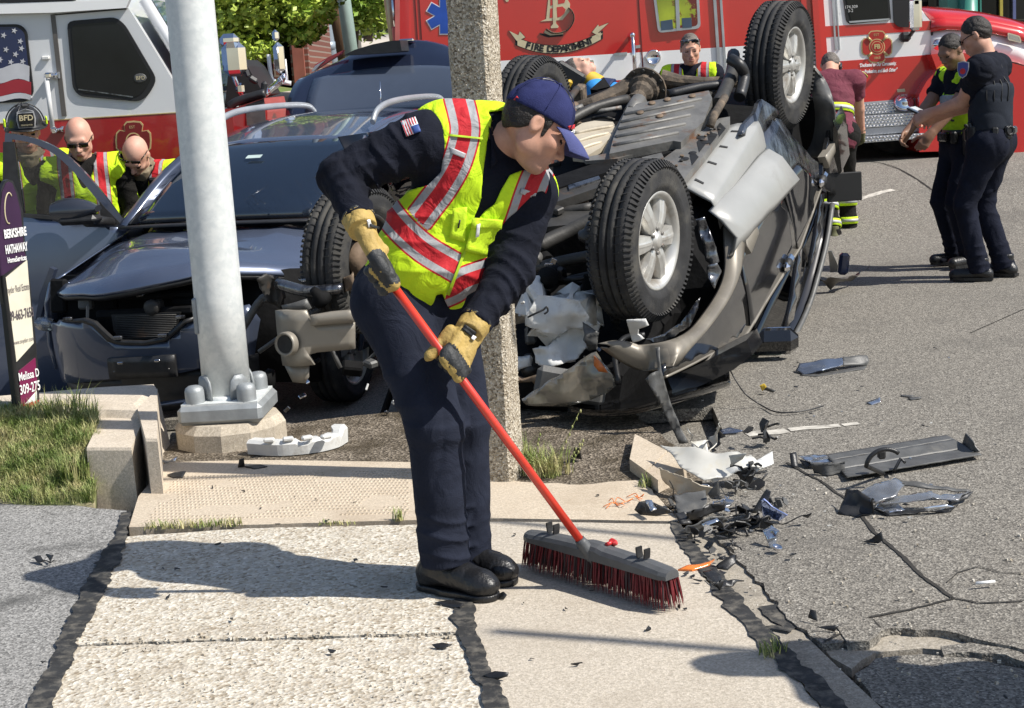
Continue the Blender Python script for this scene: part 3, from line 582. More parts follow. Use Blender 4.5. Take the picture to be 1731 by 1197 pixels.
# wheels
def wheel(parent,c,ax,R,wd,up,label=None,spokes=6,rimr=.235,grooves=3,mat_rim=None,detail=True,name='wheel'):
    """ax points out of the car; wheel (tyre) > rim, spoke, hub_cap, wheel_nut"""
    mr=mat_rim or m_alloy;h=wd/2;ax=nrm(ax);mb=MB();prof=[(rimr-.005,-h*.82),(rimr+.02,-h*.95),(R-.075,-h*1.06),(R-.035,-h*1.0),(R-.012,-h*.86)]
    xs=np.linspace(-h*.78,h*.78,grooves*2+2)
    for i in range(grooves+1):
        a,b=-h*.78+i*(2*h*.78)/(grooves+1),-h*.78+(i+1)*(2*h*.78)/(grooves+1);g=.0065
        crown=lambda x:R-.006*(x/h)**2
        prof += [(crown(a+g),a+g),(crown(b-g),b-g)]
        if i < grooves:prof += [(R-.016,b-g*.8),(R-.016,b+g*.8)]
    prof += [(R-.012,h*.86),(R-.035,h*1.0),(R-.075,h*1.06),(rimr+.045,h*1.03),(rimr+.04,h*1.045),(rimr+.02,h*.95),(rimr-.005,h*.82)]
    mb.lathe(c,ax,prof,56,ref=up)
    u_=nrm(np.asarray(up)-ax*(np.asarray(up)@ax));v_=np.cross(ax,u_)
    if detail:
        for sd_ in (-1,1):
            for k in range(84):
                t=2*math.pi*k/84;rd=u_*math.cos(t)+v_*math.sin(t);tn=-u_*math.sin(t)+v_*math.cos(t)
                mb.box(c+rd*(R-.026)+ax*sd_*h*.92,(.0115,.046,.02),np.stack([tn,nrm(rd-ax*sd_*.9),np.cross(tn,nrm(rd-ax*sd_*.9))],1))
        for k in range(60):
            t=2*math.pi*(k+.5)/60;rd=u_*math.cos(t)+v_*math.sin(t);tn=-u_*math.sin(t)+v_*math.cos(t)
            for q in (-.5,.5):mb.box(c+rd*(R-.0045)+ax*h*q,(.004,h*.26,.0105),np.stack([nrm(tn+ax*.5*q),nrm(ax-tn*.5*q),rd],1))
    w_=mb.build(name,m_rubber,parent,label=label)
    mb=MB();rm=[(rimr-.03,-h*.8),(rimr,-h*.84),(rimr+.006,-h*.8),(rimr-.02,-h*.6),(rimr-.03,-h*.2),(rimr-.026,h*.5),(rimr-.012,h*.72),(rimr+.004,h*.8),(rimr+.008,h*.86),(rimr-.004,h*.88),(rimr-.016,h*.8),(rimr-.03,h*.62),(rimr-.042,h*.3),(rimr-.04,-h*.5)]
    mb.lathe(c,ax,rm,48,ref=up,closed=True);mb.lathe(c,ax,[(0,-h*.2),(rimr-.035,-h*.25)],32,m=1,ref=up);mb.build('rim',[mr,m_dark],w_)
    if spokes:
        for k in range(spokes):
            t=2*math.pi*(k+.25)/spokes;rd=u_*math.cos(t)+v_*math.sin(t);tn=-u_*math.sin(t)+v_*math.cos(t);mb=MB();q=[]
            prof_s=[(.035,.034,h*.66),(.085,.038,h*.76),(.14,.046,h*.74),(rimr-.026,.056,h*.62)]
            for (rr,wv,hh) in prof_s:
                b=c+rd*rr+ax*hh;q.append([b-tn*wv-ax*.03,b-tn*wv*.82,b-tn*.014+ax*.004,b-tn*.006+ax*.007,b+tn*.006+ax*.007,b+tn*.014+ax*.004,b+tn*wv*.82,b+tn*wv-ax*.03])
            mb.grid(q,thick=-ax*.02,smooth=False);mb.build('spoke',mr,w_)
        mb=MB();mb.lathe(c,ax,[(.062,h*.55),(.06,h*.72),(.04,h*.8),(.034,h*.86),(.026,h*.9),(0,h*.905)],24,ref=up);mb.build('hub_cap',mr,w_)
        for k in range(spokes):
            t=2*math.pi*(k+.75)/spokes;rd=u_*math.cos(t)+v_*math.sin(t);mb=MB();mb.cyl(c+rd*.058+ax*h*.6,c+rd*.058+ax*h*.84,.0115,.009,8);mb.build('wheel_nut',m_steel,w_)
    else:
        mb=MB();mb.lathe(c,ax,[(.09,h*.1),(.085,h*.5),(.05,h*.58),(0,h*.6)],24,ref=up);mb.build('hub',m_rust,w_)
    return w_
axF=nrm(V(.86,-.51,-.05));axR=nrm(V(.87,-.48,-.08))
wheel(suv,D(1085,406,7.38),axF,.392,.215,En);wheel(suv,D(1318,110,9.9),axR,.40,.215,En)
wheel(suv,D(602,438,7.95),V(.90,-.43,-.06),.385,.215,En,spokes=0,mat_rim=m_steeldk);wheel(suv,D(901,193,10.45),axR,.39,.22,En,spokes=0,mat_rim=m_steeldk)
mb=MB();mb.lathe(D(901,193,10.45),axR,[(.222,.09),(.243,.105),(.247,.095),(.226,.08)],40,m=0);mb.build('rim_edge',m_alloy,suv)
# dark body shell
mb=MB();P=[]
for s,hw,n0,n1,r_ in [(-.5,.45,-.52,-.62,.5),(-.42,.5,-.45,-.7,.56),(.35,.52,-.35,-.75,.6),(.42,.56,-.14,-.78,.62),(.5,.74,-.12,-.95,.75),(.62,.78,-.10,-1.02,.78),(.9,.78,-.08,-1.06,.74),(2.3,.78,-.08,-1.16,.74),(2.34,.60,-.16,-1.16,.7),(3.32,.60,-.34,-1.16,.7),(3.36,.78,-.40,-1.16,.7),(3.62,.76,-.48,-1.1,.66)]:
    k=.18;P.append([SW(s,a+(.18 if b < -.3 else .05),b) for a,b in [(-hw,n0),(0,n0+.03),(hw,n0),(hw+.04,-.4),(r_,n1+.25),(r_*.92,n1),(-r_,n1),(-r_-.05,n1+.3),(-hw-.05,-.4),(-hw,n0)]])
mb.grid(P,smooth=False);mb.prism(P[0][:-1],Es*.01);mb.prism(P[-1][:-1],-Es*.01);mb.build('body_shell',m_dark,suv)
# crushed roof skin and roof rail seen along the lower right
roofpx=[(1407,345),(1398,405),(1384,462),(1368,515),(1346,563),(1322,603),(1296,636)]
rp=[flank(*SN(x-6,y),.0) for x,y in roofpx]
def TB(x,y,t):return PL(x,y,SW(0,t,0),Et)
rs=[2.75,2.5,2.25,2.0,1.7,1.4,1.1]
rp=[PL(x,y,SW(s_,0,0),Es) for (x,y),s_ in zip(roofpx,rs)]
mb=MB();mb.tube(smoothpath(rp,5),.018,8);mb.build('roof_rail',m_greypl,suv)
mb=MB();mb.grid([[p+Et*.0-Et*w_-En*.03*w_ for w_ in (0,.1,.4,.9,1.4,1.9)] for p in rp],thick=-En*.02);mb.build('roof_panel',m_blackpaint,suv)
# flank panels
belt=[(1122,635),(1194,600),(1260,567),(1280,533),(1300,498),(1352,420),(1388,318)]
fpanel('fender',[(1243,414),(1252,450),(1266,554),(1260,567),(1194,600),(1122,635),(1122,619),(1149,589),(1185,546),(1215,504),(1236,459)],m_blackpaint)
fpanel('front_door',[(1246,418),(1250,430),(1264,394),(1290,362),(1323,333),(1340,390),(1346,421),(1300,498),(1280,533),(1262,565),(1268,552),(1256,470)],m_blackpaint,off=.004)
fpanel('rear_door',[(1325,331),(1324,312),(1345,275),(1371,303),(1386,312),(1386,318),(1352,418),(1348,421),(1341,390)],m_blackpaint,off=.006,warp=lambda s,n:.02*math.sin(s*9)*math.exp(-((n+.45)/.2)**2))
fpanel('scraped_lower_door',[(1276,244),(1296,215),(1307,197),(1322,202),(1340,228),(1372,266),(1381,275),(1386,308),(1370,300),(1345,274),(1325,308),(1313,290),(1292,252)],m_scraped,off=.008,warp=lambda s,n:.012*math.sin(s*14+n*9),label='scratched bare metal where the door skin is scraped')
fpanel('scraped_sill',[(1226,212),(1287,166),(1316,190),(1307,200),(1276,242),(1268,232)],m_scraped,off=.006,warp=lambda s,n:.01*math.sin(s*18))
fpanel('rear_quarter',[(1386,318),(1388,275),(1397,235),(1405,195),(1412,190),(1421,240),(1423,292),(1410,330)],m_blackpaint,off=.01)
# rocker beam and pulled-out cladding
def slabpts(name,P,down,mat,parent=suv,label=None,bevel=None):
    mb=MB();mb.prism(P,down);return mb.build(name,mat,parent,label=label)
a,b,c,d=UB(1152,314,.06),SW(.69,.90,-.02),SW(1.80,.90,-.0),UB(1232,212,.06)
mb=MB();rows=[]
for i in range(15):
    t=i/14;p,q=a+(d-a)*t,b+(c-b)*t;rows.append([p-En*.05,p,p*.7+q*.3+En*.012,p*.35+q*.65+En*.014,q+En*.02,q+Et*.012,q-En*.05+Et*.03,q-En*.13+Et*.045])
mb.grid(rows,thick=-En*.015);rk=mb.build('rocker_panel',m_tanlight,suv)
for t in (.12,.38,.62,.86):
    mb=MB();p,q=a+(d-a)*t,b+(c-b)*t;mb.box(p*.6+q*.4+En*.014,(.05,.02,.006),np.stack([nrm(q-p),Es,En],1));mb.build('clip_slot',m_black,rk)
mb=MB();cl=[[(1195,356),(1243,306),(1292,250)],[(1200,372),(1250,318),(1302,264)],[(1218,400),(1262,350),(1324,301)],[(1222,432),(1266,372),(1326,317)]]
rows=[]
for row,off in zip(cl,(.03,.075,.095,.05)):rows.append([flank(*SN(x,y),off) for x,y in [(row[0][0]+(row[2][0]-row[0][0])*t,row[0][1]+(row[2][1]-row[0][1])*t) for t in np.linspace(0,1,9)]])
mb.grid(rows,thick=-Et*.02);mb.build('door_cladding',m_tanlight,suv,label='pale lower door cladding pulled away from the door')
fpanel('cladding_end',[(1222,408),(1250,366),(1262,376),(1266,393),(1252,428),(1246,416),(1243,398),(1222,430)],m_tan,off=.055,thick=.03)
fpanel('trim_strip',[(1122,638),(1194,603),(1261,569),(1281.5,534.5),(1301.5,500),(1352,420),(1387,320),(1386,316),(1350,417),(1299,497),(1279,531),(1259,565),(1193,599),(1121,634)],m_tan,off=.008,thick=.014,cuts=(.05,.05))
# wheel-arch flares
fl=[((1222,380),(1243,378)),((1224,410),(1244,414)),((1223,453),(1238,459)),((1214,489),(1217,504)),((1190,528),(1187,546)),((1160,558),(1151,589)),((1122,577),(1124,619)),((1090,585),(1101,627)),((1060,577),(1066,612)),((1030,582),(1032,588))]
rows=[]
for (i_,o_) in fl:
    def fp(x,y,off):
        s,n=SN(x,y);return flank(s,n,off)
    p,q=fp(*i_,.06),fp(*o_,.045)
    if i_[0] < 1100:p=D(i_[0],i_[1],6.95+.0012*(1122-i_[0])*0);q=D(o_[0],o_[1],6.95)
    m1=p*.55+q*.45+Et*.014;rows.append([p-Et*.05,p,m1,q,q-Et*.04])
rows=[list(r_) for r_ in np.stack([smoothpath([r_[j] for r_ in rows],4) for j in range(5)],1)]
mb=MB();mb.grid(rows,thick=-Et*.012-En*.004);mb.build('wheel_arch_flare',M('flare_brown',(.185,.165,.135),.45,.2,var=.12,col2=(.28,.25,.2),mix=(.5,.75),m2=3),suv,label='tan front wheel arch flare with a torn lower end')
rf=[(1352,92),(1374,112),(1394,138),(1405,166),(1409,200),(1406,230),(1398,252),(1386,268)]
rows=[]
for x,y in rf:
    p=PL(x,y,SW(3.05,0,0),Es) if y > 140 else PL(x,y,SW(3.2,0,0),Es);rows.append([p-Et*.12-Es*.0,p-Et*.03+En*.005,p,p+Et*.012-En*.03])
rows=[list(r_) for r_ in np.stack([smoothpath([r_[j] for r_ in rows],4) for j in range(4)],1)]
mb=MB();mb.grid(rows,thick=Es*.03);mb.build('wheel_arch_flare',m_greypl,suv,label='grey rear wheel arch flare')
fpanel('arch_trim_end',[(1385,264),(1407,232),(1408,246),(1396,270),(1392,284)],m_tan,off=.04,thick=.05)
# rear wheel-well darkness
# door handles
for (x,y),k in (((1332,441),1),((1392,341),0)):
    s,n=(SN(1333-6,445) if k else (2.62,-.66));p=flank(s,n,.02);mb=MB();u=Es
    mb.rbox(p,(.17,.045,.055),np.stack([Es,Et,En],1),.018);h=mb.build('door_handle',m_chrome,suv)
    mb=MB();mb.ball(p+Et*.002-Es*.02,(.055,.03,.035),12,R=np.stack([Es,Et,En],1));mb.build('handle_recess',m_black,h)
# mirror (hanging upside down), windows, windscreen edge
s,n=SN(1268,575);p=PL(1306,577,SW(.9,0,0),Es)
mb=MB();Rm=np.stack([nrm(Et*.9+Es*.25),nrm(Es*.9-Et*.25),En],1);mb.rbox(p,(.28,.12,.15),Rm,.045);mb.rbox(p-Et*.13+En*.02,(.1,.06,.06),Rm,.02);mr_=mb.build('wing_mirror',m_blackpaint,suv,smooth=False)
mb=MB();mb.rbox(p+Rm[:,1]*.056,(.2,.006,.115),Rm,.002);mb.build('mirror_glass',m_chrome,mr_)
fpanel('side_window',[(1303,505),(1352,426),(1360,440),(1352,500),(1332,545),(1300,585),(1272,570)],m_darkglass,off=.0,thick=.006)
fpanel('side_window',[(1356,420),(1390,330),(1396,350),(1388,400),(1368,452),(1362,430)],m_darkglass,off=.0,thick=.006)
fpanel('door_pillar',[(1346,428),(1353,420),(1350,470),(1338,540),(1326,552),(1336,500)],m_blackpaint,off=.012,thick=.03)
fpanel('door_pillar',[(1385,330),(1391,326),(1388,380),(1376,430),(1366,450),(1376,395)],m_blackpaint,off=.012,thick=.03)
q=[PL(x,y,SW(1.0,0,0),Es) for x,y in [(1266,600),(1292,582),(1322,590),(1318,612),(1290,638),(1258,632)]]
m_whiteglass=M('shattered_glass',(.45,.56,.48),.35,var=.25,vscale=30,bump=.4,bscale=60,alpha=.85)
slabpts('shattered_windscreen',q,Es*.008,m_whiteglass,label='crazed pale green windscreen corner under the mirror')
q=[D(x,y,7.2) for x,y in [(1128,640),(1190,612),(1262,575),(1272,600),(1240,625),(1190,650),(1140,668)]]
slabpts('cowl_panel',q,V(.1,.3,0),m_blackpaint)
# hood edge lying on the road
hp=smoothpath([D(960,695,7.0),D(1000,702,6.9),D(1060,700,6.85),D(1120,686,6.85),D(1180,668,7.0),D(1235,650,7.3)],6)
mb=MB();mb.grid([[p+V(0,0,.015),p,p+V(0,.02,-.012),p+V(.04,.3,-.02),p+V(.1,.8,.0)] for p in hp],thick=V(0,0,.012));mb.build('bonnet_edge',m_blackpaint,suv)
# rear: number plate area blanked black, bumper end
mb=MB();p=PL(1427,316,SW(3.0,0,0),Es);mb.rbox(p,(.23,.03,.19),None,.006);mb.build('rear_panel',m_black,suv)
q=[PL(x,y,SW(3.0,0,0),Es) for x,y in [(1408,205),(1416,222),(1423,290),(1418,296),(1409,262)]]
slabpts('rear_bumper_end',q,Es*.3,m_blackpaint)
# ---- underbody
def ubp(name,px,n,depth,mat,label=None,parent=suv,lift=None):
    P=[UB(x,y,n+(lift[i] if lift else 0)) for i,(x,y) in enumerate(px)];mb=MB();mb.prism(P,-En*depth);return mb.build(name,mat,parent,label=label)
tk=ubp('fuel_tank',[(1061,178),(1198,153),(1204,166),(1190,205),(1151,240),(1138,238),(1030,260),(1036,236)],.14,.16,m_steel)
for (x0,y0,x1,y1) in [(1050,207,1172,180),(1046,219,1166,195),(1041,232,1158,210),(1038,246,1146,225),(1056,194,1185,168)]:
    p,q=UB(x0,y0,.14),UB(x1,y1,.14);mb=MB();mb.tube([p,q],[(.018,.012),(.018,.012)],8,smooth=True);mb.build('tank_rib',m_steel,tk)
for x,y in [(1115,196),(1102,174),(1128,168),(1082,190),(1170,162),(1150,172)]:
    mb=MB();p=UB(x,y,.145);mb.ball(p,(.03,.022,.008),10,R=np.stack([Es,Et,En],1));mb.build('tank_dimple',m_rust,tk)
ubp('frame_rail',[(1110,282),(1121,268),(1216,200),(1234,197),(1233,206),(1190,262),(1153,306),(1130,312)],.10,.2,m_steel)
for x,y,w_ in [(1185,232,7),(1193,240,8),(1205,228,9),(1171,258,4),(1158,268,5)]:
    mb=MB();mb.lathe(UB(x,y,.104),En,[(.018+.001*w_,0),(0,.003)],12);mb.build('rail_hole',m_black,suv)
hs=ubp('heat_shield',[(968,218),(984,208),(1005,204),(1036,206),(1041,214),(1036,228),(1015,250),(988,266),(968,264)],.08,.03,m_heat)
for (x0,y0,x1,y1) in [(972,226,1036,214),(974,240,1028,226),(978,254,1016,241)]:
    mb=MB();mb.tube(smoothpath([UB(x0,y0,.08),UB((x0+x1)/2,(y0+y1)/2-1.5,.085),UB(x1,y1,.08)],4),.012,8);mb.build('shield_rib',m_heat,hs)
m_axle=M('axle_iron',(.085,.068,.052),.8,.25,var=.4,vscale=14,bump=.4,bscale=70,col2=(.20,.15,.105),mix=(.48,.66),m2=11)
axp_=[UB(x,y,n) for x,y,n in [(962,186,.0),(1000,174,.03),(1030,163,.04),(1062,147,.06)]],[UB(x,y,n) for x,y,n in [(1118,134,.08),(1150,139,.06),(1190,141,.05),(1245,138,.02),(1290,120,0)]]
mb=MB();mb.tube(axp_[0],[.034,.036,.044,.06],12,smooth=False);mb.tube(axp_[1],[.06,.044,.038,.036,.034],12,smooth=False);ra=mb.build('rear_axle',m_axle,suv)
p=UB(1090,150,.05);mb=MB();mb.lathe(p,Es,[(0,-.075),(.06,-.07),(.095,-.05),(.105,-.02),(.138,-.018),(.138,.0),(.115,.004),(.105,.05),(.06,.085),(0,.09)],18,smooth=False);df=mb.build('differential',m_axle,ra)
for k in range(12):t=2*math.pi*k/12;q=p+(Et*math.cos(t)+En*math.sin(t))*.122;mb=MB();mb.cyl(q-Es*.03,q-Es*.017,.011,n=6);mb.build('cover_bolt',m_steeldk,df) if False else mb.build('cover_bolt',m_steeldk,ra)
mb=MB();a_=nrm(-Es*.93-En*.1);mb.lathe(p-Es*.05,a_,[(.075,0),(.07,.04),(.045,.07),(.042,.14),(.062,.145),(.062,.165),(.03,.17),(.03,.22),(0,.22)],14,smooth=False);mb.build('pinion_housing',m_heat if False else m_axle,ra)
for g in (-1,1):mb=MB();q=UB(1090,150,.05)+Et*.42*g;mb.rbox(q-En*.05,(.10,.06,.10),np.stack([Es,Et,En],1),.01);mb.build('spring_bracket',m_axle,ra);mb=MB();mb.tube([q-Es*.05,q-Es*.35-En*.03],.022,8);mb.build('trailing_arm',m_steeldk,ra)
mb=MB();mb.tube([UB(1080,172,.1),UB(1066,192,.1)],[.05,.045],12);mb.tube([UB(1070,186,.1),UB(1032,258,.05),UB(1020,290,.0)],.042,12);mb.build('drive_shaft',m_steel,suv)
for pts,r_,mt in [([(1240,92,.1),(1238,120,.1),(1226,152,.1),(1214,176,.1)],.04,m_steeldk),([(960,205,.08),(1000,184,.1),(1040,172,.1),(1060,168,.08)],.03,m_steeldk),([(980,186,.06),(1010,188,.08),(1050,182,.08)],.014,m_steel),([(1225,165,.14),(1207,196,.16),(1200,214,.12)],.024,m_axle),([(1130,160,.08),(1180,148,.09),(1230,140,.08),(1248,120,.05)],.03,m_blackpl),
                    ([(1235,100,.22),(1250,110,.2),(1258,130,.12),(1250,165,.05)],.036,m_blackpl),([(972,178,.06),(966,200,.05),(980,214,.03)],.025,m_rust),([(940,195,.05),(985,180,.07)],.018,m_steel)]:
    mb=MB();mb.tube(smoothpath([UB(*p) for p in pts],5),r_,10);mb.build('underbody_pipe',mt,suv)
ubp('cross_member',[(925,303),(1040,264),(1122,240),(1152,244),(1150,252),(1044,285),(930,322)],.09,.10,m_dark)
ubp('cross_member',[(985,266),(1040,257),(1126,236),(1140,241),(1044,268),(990,272)],.11,.02,m_steel)
ubp('cross_member',[(925,325),(1012,297),(1016,304),(1008,318),(930,345)],.08,.05,m_steeldk);ubp('cross_member',[(960,313),(1012,297),(1015,302),(962,320)],.09,.012,m_scraped)
ubp('cross_member',[(1085,266),(1118,258),(1122,266),(1108,272),(1090,274)],.12,.04,m_steel)
ubp('skid_plate',[(930,358),(985,352),(1010,360),(1008,374),(960,380),(918,384)],.02,.03,m_steeldk)
for k,(x,y,n) in enumerate([(965,335,.02),(985,345,.0),(1000,330,.03)]):
    mb=MB();mb.rbox(UB(x,y,n),(.06,.04,.05),frame(V(.3*k,.5,.8)),.008);mb.build('bracket',m_scraped if k != 1 else m_rust,suv)
for pts,r_,mt in [([(905,418,-.05),(960,392,-.02),(1020,365,.03)],.04,m_steeldk),([(900,455,-.1),(960,440,-.05),(1040,425,.0)],.03,m_steeldk),([(880,410,-.1),(905,425,-.1),(925,445,-.12)],.045,m_dark),([(870,470,-.2),(930,478,-.2),(1010,462,-.12)],.02,m_blackpl),([(960,500,-.25),(1010,480,-.2),(1060,520,-.2)],.018,m_blackpl),([(470,480,-.1),(520,492,-.1),(580,488,-.1)],.03,m_scraped),([(880,380,-.02),(930,362,0),(1000,350,.03)],.025,m_steeldk)]:
    mb=MB();mb.tube(smoothpath([UB(*p) for p in pts],5),r_,10);mb.build('suspension_arm',mt,suv)
mb=MB();p=UB(906,436,-.05);mb.cyl(p-Es*.04,p+Es*.02,.035,.03,14);mb.build('bolt',m_steel,suv)
r=random.Random(15)
for k in range(40):
    x,y=r.uniform(930,1230),r.uniform(150,380);n=r.uniform(-.06,.05);p=UB(x,y,n)
    if (p-SO)@Et > .62:continue
    mb=MB()
    if k % 2:q=p+Es*r.uniform(-.25,.25)+Et*r.uniform(-.2,.2);mb.tube(smoothpath([p,(p+q)/2+En*r.uniform(0,.03),q],4),r.uniform(.006,.014),7);mb.build('brake_line',r.choice([m_steeldk,m_blackpl,m_rust]),suv)
    else:mb.rbox(p,(r.uniform(.04,.12),r.uniform(.03,.08),r.uniform(.02,.05)),np.stack([Es,Et,En],1)@rotz(r.uniform(-.5,.5)),.006);mb.build('bracket',r.choice([m_steeldk,m_rust,m_blackpl,m_steel]),suv)
for gx,gy in ((1178,240),(1196,228),(1166,262),(1212,214)):ubp('gusset',[(gx,gy),(gx+5,gy-7),(gx+15,gy+3),(gx+4,gy+17)],.103,.002,m_black)
for k in range(12):
    u=r.random();p=UB(*((1-u)*V(1118,285)+u*V(1222,203)+V(r.uniform(-8,14),r.uniform(-4,14))),.103);mb=MB();mb.cyl(p,p+En*.008,r.choice([.008,.011]),n=6);mb.build('bolt_head',r.choice([m_rust,m_steeldk]),suv)
r=random.Random(5)
for k in range(46):      # broken engine-bay pieces
    x,y=(r.uniform(872,1045),r.uniform(385,690)) if k < 30 else (r.uniform(450,700),r.uniform(480,700));n=-.1-(y-385)/900*1.0
    p=D(x,y,r.uniform(7.25,7.6)) if k < 30 else D(x,y,r.uniform(7.55,7.9));R_=frame(V(r.gauss(0,1),r.gauss(0,1),r.gauss(0,1)));mb=MB();mt=r.choice([m_dark,m_blackpl,m_dark,m_steeldk,m_greypl])
    if k % 3 == 0:mb.tube(smoothpath([p,p+V(r.uniform(-.1,.1),.05,r.uniform(-.1,.05)),p+V(r.uniform(-.25,.25),.05,r.uniform(-.2,.1))],4),r.uniform(.008,.022),7)
    elif k % 3 == 1:mb.rbox(p,(r.uniform(.04,.16),r.uniform(.04,.1),r.uniform(.03,.1)),R_,.01)
    else:mb.lathe(p,R_[:,2],[(.0,0),(.05,0),(.055,.03),(.03,.05),(.02,.09),(0,.09)],12)
    mb.build('engine_part',mt,suv)
for k in range(14):
    p=D(r.uniform(870,1030),r.uniform(430,690),7.2) if k % 2 else D(r.uniform(470,680),r.uniform(640,700),7.5);mb=MB();mb.rbox(p,(r.uniform(.01,.04),.01,r.uniform(.008,.03)),frame(V(r.gauss(0,1),r.gauss(0,1),.5)),.002);mb.build('glinting_scrap',r.choice([m_scraped,m_chrome,m_whitepl]),suv)
# washer tank, crumpled white plastic, headlamp
def crumple(px,Y,depth,mat,name,seed,amp=.025,parent=suv,label=None,res=.05):
    """broken plastic: outline filled, dented at random, with thickness and turned edges"""
    P=[D(x,y,Y) for x,y in px];mb=MB();poly=[(p[0],p[2]) for p in P]
    f=lambda a,b:V(a,Y+amp*mnoise.noise(Vector((a*9+seed,b*9,seed)))*2+amp*.8*mnoise.noise(Vector((a*25,b*25,seed*2))),b)
    sheet(mb,poly,f,depth,(res*.6,res*.6),inward=(0,1,0));return mb.build(name,mat,parent,label=label)
crumple([(909,500),(935,502),(978,508),(996,535),(986,552),(960,560),(944,568),(905,556),(888,552),(887,538)],7.18,.14,m_whitepl,'washer_tank',3,.035,res=.04)
mb=MB();mb.tube(smoothpath([D(893,536,7.15),D(905,530,7.1),D(918,524,7.1),D(924,519,7.1),D(926,526,7.1),D(920,531,7.1)],5),.005,6);mb.build('hose_clip',m_blackpl,suv)
crumple([(868,607),(895,604),(898,618),(872,627)],7.25,.03,m_whitepl,'broken_white_plastic',4)
crumple([(900,590),(930,582),(950,568),(975,556),(992,560),(990,585),(978,605),(950,612),(930,618),(910,616)],7.2,.02,m_whitepl,'broken_white_plastic',5,.05,res=.03)
crumple([(985,545),(1012,560),(1008,590),(996,596),(988,575)],7.15,.012,m_greypl,'broken_grey_plastic',6,.04,res=.03)
crumple([(870,645),(940,626),(958,630),(930,640),(872,650)],7.15,.04,m_rust,'bent_bracket',7)
hl=crumple([(883,678),(930,645),(959,625),(990,606),(1007,599),(1030,625),(1046,649),(1028,664),(1000,676),(959,688),(890,686)],7.0,.02,m_lamp,'headlamp',8,.012,res=.05)
crumple([(1004,602),(1014,610),(1028,630),(1012,628),(1004,618)],6.99,.012,m_amberdk,'turn_signal',9,.004,parent=hl)
mb=MB();mb.rbox(D(965,652,7.12),(.34,.05,.15),frame(V(.25,0,1),V(1,0,.4)),.03);mb.lathe(D(990,648,7.1),V(-.1,-1,.1),[(0,.0),(.05,.005),(.065,.05),(.06,.06)],20);mb.build('reflector_housing',m_greypl,hl)
mb=MB();mb.tube(smoothpath([D(1046,650,7.0),D(1040,600,7.05),D(1055,572,7.1),D(1090,566,7.1)],6),.014,8);mb.build('bumper_seal',m_blackpl,suv)
crumple([(1058,540),(1090,536),(1096,548),(1078,556),(1078,566),(1090,572),(1070,580),(1064,560)],6.95,.008,m_whitepl,'broken_white_plastic',10,.03,res=.03)
crumple([(1092,574),(1125,566),(1150,545),(1172,515),(1184,504),(1180,520),(1165,550),(1140,570),(1110,584)],7.02,.006,m_scraped,'torn_liner',11,.02,res=.03)
crumple([(1176,372),(1190,366),(1204,400),(1216,442),(1204,450),(1192,440),(1184,400)],7.75,.008,m_scraped,'torn_inner_fender',12,.03,res=.04)
crumple([(1196,450),(1214,446),(1222,460),(1208,490),(1198,470)],7.6,.008,m_scraped,'torn_inner_fender',13,.03,res=.04)
# hanging grey strip and cable
crumple([(1109,590),(1116,588),(1116,618),(1132,676),(1150,722),(1164,748),(1148,750),(1130,712),(1116,680),(1090,640),(1100,630),(1112,626)],6.75,.006,m_greypl,'hanging_trim_strip',14,.02,res=.03)
mb=MB();wp=[D(1226,600,7.3),D(1234,625,7.25),D(1248,650,7.2),D(1262,668,7.15)]+[G(x,y,.002) for x,y in [(1285,684),(1310,696),(1340,697),(1372,692),(1392,686)]]
mb.tube(smoothpath(wp,6),.0035,6);mb.build('loose_cable',m_blackpl,suv)
# front bumper hanging off at the left of the sweeping man
def bump_y(x):return 7.42+.16*max(0,(-1.02-x)/.1)**2*.35
def bsheet(px,off,thick,mat,name,parent=suv,curv=True,label=None):
    P=[D(x,y,7.42) for x,y in px];mb=MB();sheet(mb,[(p[0],p[2]) for p in P],lambda a,b:V(a,bump_y(a)+off,b),thick,(.05,.06),inward=(0,1,0));return mb.build(name,mat,parent,label=label)
fb=bsheet([(460,530),(475,527),(518,525),(526,546),(592,541),(600,541),(600,590),(536,596),(522,600),(532,617),(474,623),(463,566)],0,.03,m_tan,'front_bumper',label='tan front bumper half torn off, with a round fog lamp hole')
bsheet([(526,532),(560,526),(602,522),(602,543),(526,549)],-.035,.03,m_tan,'bumper_lip',fb)
bsheet([(476,624),(521,620),(521,640),(514,650),(492,650)],.03,.02,m_tan,'bumper_lower_edge',fb)
bsheet([(470,522),(516,508),(524,524),(518,527),(474,529)],.05,.02,m_greypl,'bumper_top_edge',fb)
p=D(482,582,7.40);q=nrm(V(-.5,-.85,.05));mb=MB();mb.lathe(p+q*.0,q,[(.0,-.02),(.038,-.02),(.046,.004),(.056,.012),(.06,.0),(.06,-.03)],24);fg=mb.build('fog_lamp_hole',[m_tan],fb)
mb=MB();mb.lathe(p+q*.006,q,[(0,-.004),(.043,0)],24);mb.build('fog_hole_dark_disc',m_black,fg)  # black disc paints the dark inside the hole, the next pale one its glint
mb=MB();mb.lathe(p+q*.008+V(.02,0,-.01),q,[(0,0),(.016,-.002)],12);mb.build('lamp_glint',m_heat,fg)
crumple([(436,470),(450,462),(470,480),(478,505),(470,525),(452,510),(444,495)],7.7,.02,m_steeldk,'bumper_bracket',15,.04,res=.03)
crumple([(505,472),(520,470),(560,480),(596,482),(600,494),(560,492),(512,484)],7.65,.02,m_scraped,'bent_arm',16,.02,res=.03)
crumple([(580,470),(598,462),(600,490),(584,492)],7.6,.03,m_rust,'rusty_joint',17,.02,res=.03)
